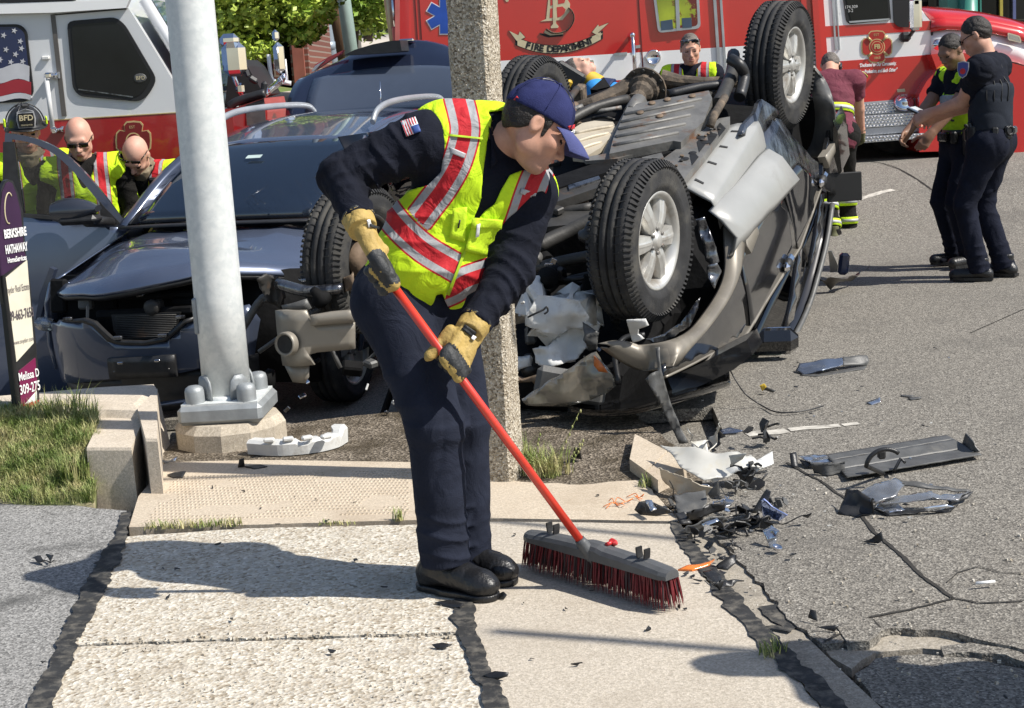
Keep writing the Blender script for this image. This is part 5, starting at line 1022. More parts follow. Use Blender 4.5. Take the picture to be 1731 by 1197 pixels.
for x in (1077,699,706):seam('door_seam',x,x+2.0,-20,120,M('seam_dark_red',(.12,.01,.01),.5),.006)
seam('corner_trim',1352,1362,-20,100,m_red,.03);seam('corner_trim',1370,1380,-20,130,m_red,.05)
# window with silver frame
wp=rounded([(1102,-20),(1180,-24),(1184,48),(1112,56)],8)
wo_=dpart('window_frame',wp,AY,m_diamond,amb,out=.03);gl_=dpart('window',scalepx(wp,(1144,15),.88),AY,M('painted_reflection_glass',(.28,.34,.02),.12,var=.5,vscale=2.2,col2=(.12,.004,.008),mix=(.47,.5),m2=1.6,coat=.5),wo_,out=.033,label='window mirroring yellow and red clothing')  # the reflection is yellow and red noise painted into the base colour
dpart('window_bar',[(1140,-24),(1146,-24),(1149,51),(1143,52)],AY,m_diamond,wo_,out=.038)
dpart('reflection_patch',[(1116,36),(1136,33),(1137,50),(1117,52)],AY,M('dull_blue',(.05,.08,.12),.4),wo_,out=.035);dpart('reflection_patch',[(1152,31),(1168,30),(1169,47),(1153,48)],AY,MATS['dull_blue'],wo_,out=.035)  # flat blue patches, part of the painted reflection
# handles, lamp, rail
mb=MB();q,s_=D(1067,60,AY)-V(0,.14,0),D(1072,130,AY)-V(0,.14,0);mb.tube([q+V(0,.13,0),q,s_,s_+V(0,.13,0)],.022,10);mb.ball(q,.03,10);mb.build('grab_rail',m_chrome,amb)
dpart('lock_plate',[(1038,90),(1060,88),(1060,93),(1038,95)],AY,m_diamond,amb,out=.015);dpart('hinge',[(1074,77),(1082,76),(1082,81),(1074,82)],AY,m_diamond,amb,out=.02)
lp=dpart('side_lamp',rounded([(967,106),(1003,101),(1004,115),(968,119)],3),AY,m_chrome,amb,out=.05);dpart('lens',rounded([(970,107),(1000,103),(1001,112),(971,116)],3),AY,m_clear,lp,out=.06)
mb=MB();mb.lathe(D(1104,97,AY)-V(0,.005,0),V(0,-1,0),[(.075,0),(.08,.015),(.065,.03),(.06,.012),(0,.012)],20);hd=mb.build('round_handle',m_chrome,amb)
# monogram, ribbon
def lt(px):return [(700+x/3.091,y/3.091) for x,y in px]
mg=dpart('monogram',lt([(660,112),(690,100),(705,-40),(780,-40),(815,20),(812,60),(775,105),(668,112)]),AY,m_goldlt,amb,out=.006,label='gold interlaced letter monogram')
dpart('monogram_hole',lt([(712,45),(730,42),(732,92),(708,94)]),AY,m_red,mg,out=.008);dpart('monogram_hole',lt([(745,38),(775,34),(792,50),(785,70),(765,88),(748,92)]),AY,m_red,mg,out=.008);dpart('monogram_hole',lt([(712,-40),(735,-40),(733,26),(712,30)]),AY,m_red,mg,out=.008);dpart('monogram_hole',lt([(752,-40),(772,-35),(790,0),(785,16),(752,22)]),AY,m_red,mg,out=.008)
dpart('monogram_stem',lt([(724,-40),(742,-40),(742,122),(755,138),(752,146),(716,148),(714,140),(726,126)]),AY,m_goldlt,mg,out=.011)
arc=[(690,150),(720,170),(760,172),(800,158),(826,128),(836,92),(826,60),(806,40)]
for wd,mt,o_ in ((.045,m_black,.013),(.03,m_goldlt,.02)):
    mb=MB();P=smoothpath([D(*lt([q])[0],AY)-V(0,o_*.6,0) for q in arc],5);mb.tube(P,[(.006,wd)]*len(P),6,up=V(0,1,0));mb.build('monogram_loop',mt,mg)
dpart('monogram_foot',lt([(656,172),(700,182),(780,178),(776,190),(700,196),(660,182)]),AY,m_black,mg,out=.012);dpart('monogram_foot',lt([(684,158),(720,178),(780,168),(778,180),(710,186),(680,172)]),AY,m_goldlt,mg,out=.022)
def ribpt(t,h):
    x=540+(975-540)*t;y=205+62*(1-((t-.47)/.53)**2)*1.0-18*t-.062*0;return lt([(x,y-20+40*h)])[0]
for grow,mt,o_ in ((.09,m_black,.006),(0,m_goldlt,.010)):
    mb=MB();ts=np.linspace(-grow*.3,1+grow*.3,25);dpoly(mb,[ribpt(t,.02-grow) for t in ts]+[ribpt(t,.98+grow) for t in ts[::-1]],AY,o_,0)
    rib=mb.build('ribbon_outline' if grow else 'ribbon',mt,amb if grow else rib)
    for px in ([(497,162),(545,185),(552,165),(580,195),(548,212),(536,214)],[(1016,120),(965,140),(962,128),(930,168),(970,192),(985,176),(960,172)]):
        c_=np.mean(px,0);dpart('ribbon_tail',lt(scalepx(px,c_,1+grow)),AY,mt,rib,out=o_+.001)
s_='FIRE DEPARTMENT'
for i,ch in enumerate(s_):
    if ch == ' ':continue
    t=.10+.80*(i+.5)/len(s_);x,y=ribpt(t,.5);x2,y2=ribpt(t+.02,.5);e_=nrm(D(x2,y2,AY)-D(x,y,AY));up_=nrm(np.cross(V(0,-1,0),-e_)*-1);up_=up_ if up_[2] > 0 else -up_
    text('letter',ch,.085,D(x,y,AY)-V(0,.013,0),e_*1.1,up_,m_black,rib,extrude=0,bold=.004)
dpart('flourish',lt([(470,-10),(500,-10),(492,8),(482,10)]),AY,m_goldlt,amb,out=.006)
# blue six-armed star
sc_=(752,27);st=[]
for k in range(6):
    a=math.radians(60*k);u=V(math.sin(a),-math.cos(a));v=V(u[1],-u[0]);
    st += [tuple(V(*sc_)+u*13-v*7.5*(-1)*-1),tuple(V(*sc_)+u*31-v*8.0),tuple(V(*sc_)+u*31+v*8.0)]
def star6(k,hw):
    o=[]
    for i in range(6):
        a=math.radians(60*i);u=V(math.sin(a),-math.cos(a));v=V(-u[1],u[0]);o += [tuple(V(*sc_)+u*k*30-v*hw),tuple(V(*sc_)+u*k*30+v*hw)]
        a2=a+math.radians(30);w_=V(math.sin(a2),-math.cos(a2));o.append(tuple(V(*sc_)+w_*hw*2.0))
    return o
sl=dpart('blue_star',star6(1.06,9.3),AY,m_white,amb,out=.006,label='blue six-armed star with a white edge');dpart('star_field',star6(1.0,8.0),AY,M('star_blue',(.02,.075,.36),.4),sl,out=.009)
# cab
CY=AY+.05
dpart('cab_side',[(1384,-60),(1384,215),(1548,205),(1562,150),(1584,118),(1574,37),(1552,12),(1540,-60)],CY,m_white,amb,out=0,back=.1)
dpart('stripe',[(1384,45),(1574,35),(1576,51),(1384,64)],CY,m_red,amb,out=.004);dpart('cab_lower',[(1384,106),(1580,92),(1583,112),(1562,150),(1550,172),(1384,178)],CY,m_red,amb,out=.004)
mb=MB();mb.prism([D(x,y,CY+.1) for x,y in [(1384,-60),(1384,215),(1545,205),(1580,120),(1572,37),(1552,8),(1535,-60)]],V(0,2.1,0));mb.build('cab_body',m_white,amb)
dpart('rear_post',[(1378,-20),(1390,-20),(1404,178),(1392,180)],CY,m_red,amb,out=.02)
for (x0,x1) in ((1405,1408),(1412,1414)):dpart('door_edge',[(x0,-10),(x1,-10),(x1+6,84),(x0+6,84)],CY,m_diamond,amb,out=.012)
wo_=dpart('window_surround',rounded([(1424,-10),(1502,-12),(1506,34),(1436,41),(1430,36)],5),CY,m_black,amb,out=.012);dpart('window',rounded([(1428,-10),(1499,-12),(1502,30),(1438,36)],4),CY,MATS['truck_glass'],wo_,out=.016);dpart('window_edge',[(1434,36),(1503,31),(1503,34),(1436,39)],CY,m_diamond,wo_,out=.018)
dtext('lettering','174,309',7,1438,12,CY,m_whitepl,wo_,out=.02);dtext('lettering','3-2',7,1437,18.5,CY,m_whitepl,wo_,out=.02)
wo_=dpart('quarter_window',rounded([(1508,-10),(1540,-12),(1560,36),(1552,46),(1518,46),(1510,38)],5),CY,m_black,amb,out=.012)
dpart('door_seam',[(1572,36),(1575,36),(1581,112),(1578,124),(1566,150),(1564,148),(1577,116)],CY,m_black,amb,out=.01)
# bonnet
rows=[]
for y0,(xs_,zo) in enumerate([(0,0)]):pass
prof=[(1574,33,54,92),(1600,31,50,90),(1640,33,52,92),(1680,38,57,97),(1720,46,66,106),(1760,56,80,120)]
for nm,i0,i1,mt in (('bonnet_edge',1,2,m_red),('bonnet_side',2,3,m_white)):
    mb=MB();mb.grid([[D(p_[0],p_[i0],CY),D(p_[0],(p_[i0]+p_[i1])/2,CY-.03),D(p_[0],p_[i1],CY-.04)] for p_ in prof],thick=V(0,.03,0));mb.build(nm,mt,amb)
mb=MB();mb.grid([[D(p_[0],p_[1]-7*math.sin(t*math.pi)**.5 if 0 < t < 1 else p_[1],CY+2.0*t) if t == 0 else D(p_[0],p_[1],CY)+V(0,2.0*t,.16*math.sin(math.pi*t)**.6) for t in np.linspace(0,1,9)] for p_ in prof],thick=V(0,0,-.02));mb.build('bonnet',m_red,amb)
mb=MB();mb.rbox(D(1590,29,CY+.3),(.15,.12,.08),None,.03);mb.build('bonnet_lamp',m_clear,amb)
P=[(1574,92),(1620,88),(1680,98),(1760,120),(1800,200),(1800,262),(1600,262),(1586,256),(1554,257),(1554,160),(1566,138),(1584,118)]
mb=MB();mb.prism([D(x,y,CY-.22) for x,y in P],V(0,.5,0));mb.build('front_wing',m_red,amb)
mb=MB();mb.prism([D(x,y,CY-.05) for x,y in [(1560,170),(1566,150),(1800,150),(1800,250),(1570,250)]],V(0,2.0,0));mb.build('chassis',m_dark,amb)
am=dpart('turn_lamp',[(1582,116),(1592,108),(1612,106),(1618,112),(1600,119)],CY-.22,m_amber,amb,out=.02)
lp=dpart('warning_lamp',rounded([(1701,55),(1722,61),(1725,73),(1702,68)],3),CY-.06,m_chrome,amb,out=.04);dpart('lens',rounded([(1703,58),(1720,63),(1722,71),(1704,66)],2),CY-.06,m_clear,lp,out=.05)
mb=MB();mb.lathe(D(1584,76,CY)-V(0,.02,0),V(0,-1,0),[(.06,0),(.05,.03),(0,.04)],14);mb.tube([D(1584,70,CY)-V(0,.03,0),D(1640,67,CY)-V(0,.06,0)],.02,8);mb.build('bonnet_latch',m_chrome,amb)
mb=MB();p=D(1533,26,CY)-V(0,.32,0);mb.rbox(p,(.12,.1,.32),None,.03);mb.rbox(D(1533,-2,CY)-V(0,.32,0),(.1,.1,.2),None,.03);mi=mb.build('mirror',m_chrome,amb);mb=MB();mb.tube([D(1535,46,CY)-V(0,.3,0),D(1534,60,CY)-V(0,.12,0)],.02,8);mb.rbox(D(1527,63,CY)-V(0,.06,0),(.11,.12,.10),None,.03);mb.build('mirror_foot',m_blackpl,mi)
mb=MB();mb.rbox(D(1537,3,CY)-V(0,.3,0),(.06,.08,.05),None,.01);mb.build('marker_lamp',m_amber,mi)
ec=(1482,79);em=dpart('emblem',maltese(ec,27,1.05),CY,m_gold,amb,out=.008,label='red and gold maltese cross on the cab door');dpart('emblem_field',maltese(ec,25,1.05),CY,M('emblem_red',(.42,.03,.02),.4),em,out=.011)
for rr,mt,o_ in ((13.5,m_gold,.013),(12,MATS['emblem_red'],.015),(9.5,m_gold,.017),(8.5,MATS['emblem_red'],.019)):
    mb=MB();dpoly(mb,[(ec[0]+rr*math.sin(t),ec[1]-rr*math.cos(t)) for t in np.linspace(0,6.28,24)[:-1]],CY,o_,0);mb.build('emblem_disc',mt,em)
dtext('emblem_lettering','FB',10,1482,79,CY,m_gold,em,out=.022,bold=.003)
for s_,x,y in (('EST',1481,59),('1868',1482,98)):dtext('emblem_lettering',s_,6,x,y,CY,m_gold,em,out=.014)
for x0,y0 in ((1466,63),(1499,61),(1467,96),(1500,94)):
    mb=MB();mb.tube([D(x0,y0,CY)-V(0,.013,0),D(x0+(ec[0]-x0)*.4,y0+(ec[1]-y0)*.4,CY)-V(0,.013,0)],.014,6);mb.build('emblem_bar',m_gold,em)
dtext('motto','"Dedicated to Our Community,',8,1483,109,CY,m_white,amb,out=.01,shear=.45,wpx=62,bold=.002)
dtext('motto','Our Profession, and Each Other"',8,1483,120,CY,m_white,amb,out=.01,shear=.45,wpx=66,bold=.002)
dpart('fuel_label',[(1516,151),(1529,150),(1530,155),(1517,156)],CY,m_goldlt,amb,out=.008)
# running boards of tread plate
def treadplate(name,px,Y,dep,nx,ny):
    P=[D(x,y,Y) for x,y in px];mb=MB();mb.prism(P,V(0,dep,0));o=mb.build(name,m_diamond,amb);mb=MB()
    for i in range(nx):
        for j in range(ny):
            u,v=(i+.5+.5*(j % 2))/(nx+.5),(j+.5)/ny;p=(P[0]*(1-u)+P[1]*u)*(1-v)+(P[3]*(1-u)+P[2]*u)*v;s_=1 if (i+j) % 2 else -1
            a,b=V(.020,0,.008*s_),V(-.006*s_,0,.012);mb.add([p-a-V(0,.001,0),p+b-V(0,.001,0),p+a-V(0,.001,0),p-b-V(0,.001,0),p-V(0,.012,0)],[(0,1,4),(1,2,4),(2,3,4),(3,0,4)])
    mb.build('tread_bump',m_diamond,o,kind='stuff');return o
aw=D(1444,170,CY-.12);dpart('step_backing',[(1395,178),(1545,166),(1556,222),(1398,232)],CY,M('dull_aluminium',(.4,.4,.41),.45,.6),amb,out=.02)
treadplate('upper_step',[(1436,177),(1514,172),(1515,190),(1437,195)],CY-.06,.05,14,4)
treadplate('side_step',[(1400,200),(1553,190),(1556,210),(1400,220)],CY-.16,.2,26,4)
dpart('step_riser',[(1398,221),(1556,211),(1557,222),(1398,234)],CY-.14,MATS['dull_aluminium'],amb,out=.0,back=.2)
treadplate('lower_step',[(1400,235),(1562,225),(1563,234),(1400,246)],CY-.26,.3,28,2)
mb=MB();c_=D(1528,174,CY-.06);mb.lathe(c_,V(0,-.8,.6),[(.105,0),(.105,.015),(.085,.03),(.06,.03),(.05,.06),(0,.07)],24);mb.build('fuel_cap',m_chrome,amb)
for (x,y) in ((1541,196),(1760,215)):
    p=D(x,y,CY+.0);wheel(amb,V(p[0],CY+.42,.55+.47),V(0,-1,0),.50,.28,V(0,0,1),spokes=0,detail=False,rimr=.29)
p=D(900,215,AY);wheel(amb,V(p[0],AY+.1,1.04),V(0,-1,0),.5,.28,V(0,0,1),spokes=0,detail=False,rimr=.29)
# ---------------------------------------------------------------- behind the vehicles
def gz(x,y):return hz(x,y)
def DP(x,y,Y):return D(x,y,Y)
# pavement strip and grass bank beyond the fire engine
mb=MB();P=[D(x,y,Y) for x,y,Y in [(380,205,15),(505,200,15),(520,165,19),(505,152,19.5),(440,160,18.5),(385,190,16)]]
mb.prism([p for p in P],V(0,0,-.1));tag(mb.build('pavement',m_smooth,org=P[0]),kind='structure')
mb=MB();P=[D(x,y,Y) for x,y,Y in [(440,160,18.5),(505,152,19.5),(500,143,21),(470,138,22),(430,140,20)]]
mb.prism(P,V(0,0,-.1));tag(mb.build('grass_bank',m_grassfar,org=P[0]),kind='structure')
# far road, far pavement and lawn: strips lying on the hill
def strip_far(name,px0,px1,Y0,Y1,x0,x1,mat):
    mb=MB();mb.grid([[D(x,px0-.06*(x-560),Y0) ,D(x,px1-.06*(x-560),Y1)] for x in np.linspace(x0,x1,6)],thick=V(0,0,-.2));return tag(mb.build(name,mat,org=D(560,px0,Y0)),kind='structure')
strip_far('street',128,92,30,42,420,780,M('far_road',(.42,.39,.35),.9,var=.08))
strip_far('kerb_lawn',92,84,42,46,420,780,m_grassfar);strip_far('pavement',84,64,46,56,420,780,M('far_pavement',(.52,.46,.39),.9,var=.06))
strip_far('lawn',64,30,56,74,420,800,m_grassfar)
for k,(y,Y) in enumerate(((118,33),(104,37))):
    mb=MB();a,b=D(470,y+5,Y),D(690,y-9,Y);mb.tube([a,b],.05,6)
    for t in np.linspace(0,1,6):p=a+(b-a)*t;mb.box(p-V(0,0,.3),(.08,.08,.7))
    tag(mb.build('guard_rail',m_galvcap,org=a),['low steel guard rail along the far road, the nearer one','low steel guard rail along the far road, the farther one'][k],'rail','guard rails by the far road')
# brick building
bl=thing('brick_building','low red brick building behind the tree foliage at the upper left','building',D(470,150,20))
def brickmat():
    m=bpy.data.materials.new('brick');m.use_nodes=True;t=m.node_tree;N=t.nodes;L=t.links;b=N['Principled BSDF'];tc=N.new('ShaderNodeTexCoord');mp=N.new('ShaderNodeMapping');mp.inputs['Rotation'].default_value=(math.pi/2,0,0);L.new(tc.outputs['Object'],mp.inputs[0])
    br=N.new('ShaderNodeTexBrick');br.inputs['Scale'].default_value=1;br.inputs['Brick Width'].default_value=.23;br.inputs['Row Height'].default_value=.08;br.inputs['Mortar Size'].default_value=.012
    br.inputs['Color1'].default_value=(.20,.065,.042,1);br.inputs['Color2'].default_value=(.13,.045,.032,1);br.inputs['Mortar'].default_value=(.22,.17,.14,1);L.new(mp.outputs[0],br.inputs[0]);L.new(br.outputs[0],b.inputs['Base Color']);b.inputs['Roughness'].default_value=.9
    bp=N.new('ShaderNodeBump');bp.inputs['Strength'].default_value=.5;bp.inputs['Distance'].default_value=.01;bp.invert=True;L.new(br.outputs['Fac'],bp.inputs['Height']);L.new(bp.outputs[0],b.inputs['Normal']);return m
m_brick=brickmat();a,b=D(300,165,20),D(512,150,20)
mb=MB();mb.box(V((a[0]+b[0])/2,22,2.6),(b[0]-a[0],4,5));mb.build('wall',m_brick,bl)
for x in (440,470,500):
    mb=MB();p=D(x,120,20);mb.box(V(p[0],19.93,2.6),(.38,.14,5));mb.build('pier',m_brick,bl)
mb=MB();p=D(505,100,20);mb.box(V(p[0]+.02,19.9,2.6),(.14,.22,5));mb.build('downpipe',M('rusty_red_post',(.30,.1,.07),.8),bl)
mb=MB();mb.box(V((a[0]+b[0])/2,22,5.15),(b[0]-a[0]+.4,4.4,.25));mb.build('coping',m_gutter,bl)
# posts and poles
def pole_(name,label,cat,x0,y0,x1,y1,Y,r0,mat,r1=None):
    b_=D(x1,y1,Y);t_=D(x0,y0,Y);d_=nrm(t_-b_);b_=b_-d_*1.2;mb=MB();mb.tube([b_,b_+d_*2,b_+d_*9],[r0,r0,r1 or r0*.85],14);o=thing(name,label,cat,b_);mb.build('shaft',mat,o);return o,d_
o,d_=pole_('steel_post','pale blue painted steel post left of the dark pole beyond the blue SUV','post',541,-10,559,90,24,.09,m_paleblue)
for y in (35,78):mb=MB();p=D(548+.17*(y-35)*.9,y,24);mb.tube([p-V(0,0,.06),p+V(0,0,.06)],.115,14);mb.build('collar',m_paleblue,o)
pole_('dark_pole','black pole between the pale blue post and the timber pole','post',553,-10,572,90,26,.12,m_black)
pole_('timber_pole','brown timber utility pole beyond the open tailgate','utility pole',562,-10,581,88,25,.19,m_wood)
pole_('green_post','pale green steel post right of the timber pole','post',580,-10,593,82,24.5,.105,m_palegreen)
pole_('thin_pole','thin grey wooden post near the dark tree','post',596,10,602,75,30,.10,M('grey_wood',(.2,.19,.18),.9))
pole_('cream_pole','cream pole just left of the ambulance rear corner','post',656,-10,666,60,24,.08,M('cream_paint',(.5,.46,.38),.6))
# trees: trunk, limbs, crown of leaf-sized faces
def leaf_cloud(mb,c,rad,n,size,r_,mats=2,drop=.25,flat=.8):
    for i in range(n):
        d=nrm(V(r_.gauss(0,1),r_.gauss(0,1),r_.gauss(0,1)*flat));p=np.asarray(c)+d*np.asarray(rad)*(r_.random()**.45)
        if mnoise.noise(Vector(p*1.1)) < -drop:continue
        u=nrm(V(r_.gauss(0,1),r_.gauss(0,1),r_.gauss(0,1)*.6));v=nrm(np.cross(u,V(r_.gauss(0,1),r_.gauss(0,1),r_.gauss(0,1))));s_=size*r_.uniform(.6,1.3);k=0 if mnoise.noise(Vector(p*.8+V(5,5,5))) < r_.uniform(-.25,.35) else mats-1
        mb.add([p-u*s_*.9,p-v*s_*.55,p+u*s_,p+v*s_*.55],[(0,1,2,3)],k)
def tree(label,base,h,clouds,leafm,seed,size=.1,trunk=.16):
    r_=random.Random(seed);o=thing('leafy_tree',label,'tree',base);mb=MB();top=np.asarray(base)+V(0,0,h);mb.tube(smoothpath([base,np.asarray(base)+V(.1,0,h*.35),top],5),np.linspace(trunk,trunk*.3,11),9);mb.build('trunk',m_bark,o)
    mb=MB()
    for c,rad,n in clouds:mb.tube([np.asarray(base)+V(.05,0,h*r_.uniform(.3,.6)),np.asarray(c)],[trunk*.35,trunk*.1],6)
    mb.build('limb',m_bark,o);mb=MB()
    for c,rad,n in clouds:leaf_cloud(mb,c,rad,n,size,r_)
    mb.build('crown',leafm,o,fix=True);return o
TY=17.5;cl=[]
for (x,y,rx,rz,n) in [(400,10,.5,.5,1500),(430,50,.35,.32,900),(445,-20,.6,.5,1600),(480,25,.4,.3,900),(510,0,.4,.35,900),(420,90,.18,.22,300),(450,85,.16,.14,220),(505,50,.16,.14,200),(525,58,.13,.1,140),(385,60,.3,.4,700),(480,-60,.9,.7,2500),(360,20,.5,.6,900),(540,20,.2,.2,260),(520,28,.22,.12,220),(505,70,.12,.08,90),(535,50,.1,.06,70),(372,95,.2,.25,300),(400,115,.12,.12,120)]:
    cl.append((D(x,y,TY+.3*math.sin(x)),(rx,.5,rz),int(n*1.3)))
tree('bright green maple tree overhanging the brick building at the top left',V(D(400,100,18.5)[0],18.5,.9),4.0,cl,[m_leafA,m_leafB],3,.045)
cl=[(D(x,y,34),(rx,.9,rz),n) for (x,y,rx,rz,n) in [(628,20,.55,.5,900),(640,-5,.7,.6,1100),(612,35,.3,.35,350),(645,40,.35,.3,380),(625,45,.3,.25,260)]]
tree('small dark tree on the lawn left of the ambulance',D(622,70,34)-V(0,0,.0),2.6,cl,[m_leafdk,m_leafdk],4,.09,.11)
cl=[(D(x,y,29),(.7,.6,.5),700) for x,y in [(600,0),(590,20),(612,-15),(604,34)]]
tree('yellow-green sapling between the posts and the dark tree',D(600,80,29),2.5,cl,[m_leafA,m_leafB],5,.07,.06)
for k,(x0,x1,y,Y,hh,mt) in enumerate([(500,560,42,60,1.4,m_leafdk),(600,720,22,72,1.6,m_leafdk),(420,520,30,66,2.2,m_leafdk)]):
    r_=random.Random(40+k);mb=MB()
    for t in np.linspace(0,1,12):leaf_cloud(mb,D(x0+(x1-x0)*t,y,Y)-V(0,0,hh*.2),((D(x1,y,Y)-D(x0,y,Y))[0]/16,.8,hh*.6),160,.22,r_,1)
    tag(mb.build('hedge',mt,org=D((x0+x1)/2,y,Y)),['clipped dark hedge behind the steel posts','dark hedge at the top of the lawn by the ambulance','dark hedge behind the maple tree'][k],'hedge')
hs=thing('far_house','pale far house half hidden by leaves at the top of the lawn','house',D(560,20,95));mb=MB();c_=D(560,5,95);mb.box(c_,(26,8,6));mb.build('wall',M('house_cream',(.42,.4,.36),.8),hs)
mb=MB();
for sgn in (-1,1):mb.prism([c_+V(-14,-4.6*sgn,2.8),c_+V(14,-4.6*sgn,2.8),c_+V(14,0,6),c_+V(-14,0,6)],V(0,0,.2))
mb.build('roof',m_greypl,hs)
for dx in (-9,-4,1,6):mb=MB();mb.box(c_+V(dx,-4.03,0),(1.4,.08,1.8));mb.build('window',m_black,hs)
r_=random.Random(77);mb=MB()
for i in range(60):x=r_.uniform(360,1800);leaf_cloud(mb,V((x-865)/2600*120,120+r_.uniform(-8,8),6+r_.uniform(2,9)),(4.5,3,4),120,.7,r_,2)
tag(mb.build('far_wood',[m_leafdk,m_leafA],org=V(0,120,6)),kind='stuff')
# shop front, teal box and dark car behind the ambulance bonnet
sf=thing('shop_front','dark glazed shop front behind the ambulance bonnet','building',D(1660,40,27));mb=MB();c_=D(1660,0,27);mb.box(c_+V(2,2,1),(14,4,6));mb.build('wall',m_dark,sf)
for x0,x1,mt in ((1568,1590,m_darkglass),(1655,1690,m_darkglass),(1694,1760,m_darkglass)):
    mb=MB();a=D(x0,-20,26.9);b=D(x1,42,26.9);mb.box((a+b)/2,(b[0]-a[0],.06,abs(a[2]-b[2])));mb.build('window',MATS['truck_glass'],sf)
for x,mt in ((1692,M('mullion_yellow',(.4,.33,.05),.6)),(1590,m_steel),(1655,m_black),(1714,M('mullion_blue',(.1,.12,.25),.6))):
    mb=MB();a=D(x,5,26.8);mb.box(a,(.05,.06,1.2));mb.build('mullion',mt,sf)
tb=thing('teal_cabinet','teal green steel cabinet with a rounded drum beside it, behind the ambulance bonnet','cabinet',D(1625,40,21));a=D(1594,-30,21);b=D(1620,40,21);mb=MB();mb.box((a+b)/2,(b[0]-a[0],.4,1.2));mb.build('box',m_teal,tb)
c_=D(1636,40,20.8);mb=MB();mb.lathe(c_-V(0,0,.6),(0,0,1),[(.14,0),(.14,.62),(.17,.64),(.17,.7),(.13,.72),(.13,1.3)],20);mb.build('drum',m_teal,tb);mb=MB();mb.box(D(1652,5,20.9),(.02,.3,.6));mb.build('flange',m_teal,tb)
bc=thing('dark_car','dark parked car seen over the ambulance bonnet at the top right','car',D(1700,45,22));mb=MB();P=[D(x,y,22) for x,y in [(1655,60),(1656,44),(1672,36),(1700,33),(1790,30),(1800,70)]];mb.prism(P,V(0,1.6,0));mb.build('body',m_blackpaint,bc);mb=MB();mb.prism([D(x,y,22)-V(0,.01,0) for x,y in [(1676,38),(1702,35),(1780,33),(1780,44),(1672,46)]],V(0,-.01,0));mb.build('window',MATS['truck_glass'],bc)
# ---------------------------------------------------------------- estate agent's sign in the grass
SG=thing('estate_agent_sign','narrow arched estate agent sign standing in the grass at the far left','sign',G(45,765))
sb=G(42,762,.03);se=nrm(V(.50,.87,0));sn_=nrm(np.cross(se,V(0,0,1)));sn_=sn_ if sn_@(EYE-sb) > 0 else -sn_
def sgn(x,y,off=0):return PL(x,y,sb+sn_*off,sn_)
def spart(name,px,mat,off,th,parent=SG):mb=MB();mb.prism([sgn(x,y,off) for x,y in px],-sn_*th);return mb.build(name,mat,parent)
spart('board',[(-1,470),(-3,420),(-1,345),(2,320),(8,306),(14,303),(22,306),(30,325),(38,355),(44,430),(50,470),(60,570),(66,640),(67,708),(40,762),(36,740),(20,600)],m_blackpl,0,.02)
spart('frame_edge',[(4,466),(9,464),(42,738),(41,768),(36,760)],m_black,.012,.03)
spart('header',[(1,468),(-1,420),(1,350),(4,325),(10,310),(15,307),(21,310),(28,328),(35,357),(41,425),(46,438)],M('sign_plum',(.042,.018,.05),.35),.004,.006)
spart('panel',[(10,470),(46,440),(57,580),(28,612)],M('sign_cream',(.66,.62,.50),.5),.006,.006)
spart('lower_panel',[(32,628),(60,605),(63,650),(62,660),(36,690)],M('sign_maroon',(.16,.012,.06),.4),.006,.006)
spart('footer_panel',[(36,690),(62,660),(65,705),(41,743)],m_white,.006,.006)
mb=MB();P=[sgn(15+7*math.cos(t),352+26*math.sin(t),.006) for t in np.linspace(1.4,5.4,24)];mb.tube(P,.0035,5);mb.build('seal',m_goldlt,SG)
ex=se if (PR(sb+se)[0] > PR(sb)[0]) else -se
def stext(s,x,y,h,wd,mat,bold=0,name='lettering'):
    p=sgn(x,y,.009);return text(name,s,h,p,ex,V(0,0,1),mat,SG,extrude=.0,width=wd,bold=bold)
stext('BERKSHIRE',26,394,.055,.135,m_white,.002);stext('HATHAWAY',28,420,.055,.135,m_white,.002);stext('HomeServices',29,438,.035,.115,m_white,.001)
m_ink=M('sign_ink',(.10,.08,.09),.6);stext('Snyder Real Estate',30,488,.045,.14,m_ink);stext('309-663-7653',35,532,.065,.16,m_ink,.001);stext('www.snyder.com',40,576,.03,.13,m_ink)
stext('Melissa D',49,634,.055,.125,m_white,.001);stext('309-275',51,656,.065,.125,m_white,.001)
m_sred=M('sign_red_ink',(.5,.03,.04),.5);stext('COMING',50,688,.05,.13,m_sred,.002);stext('SOON',51,706,.05,.13,m_sred,.002)
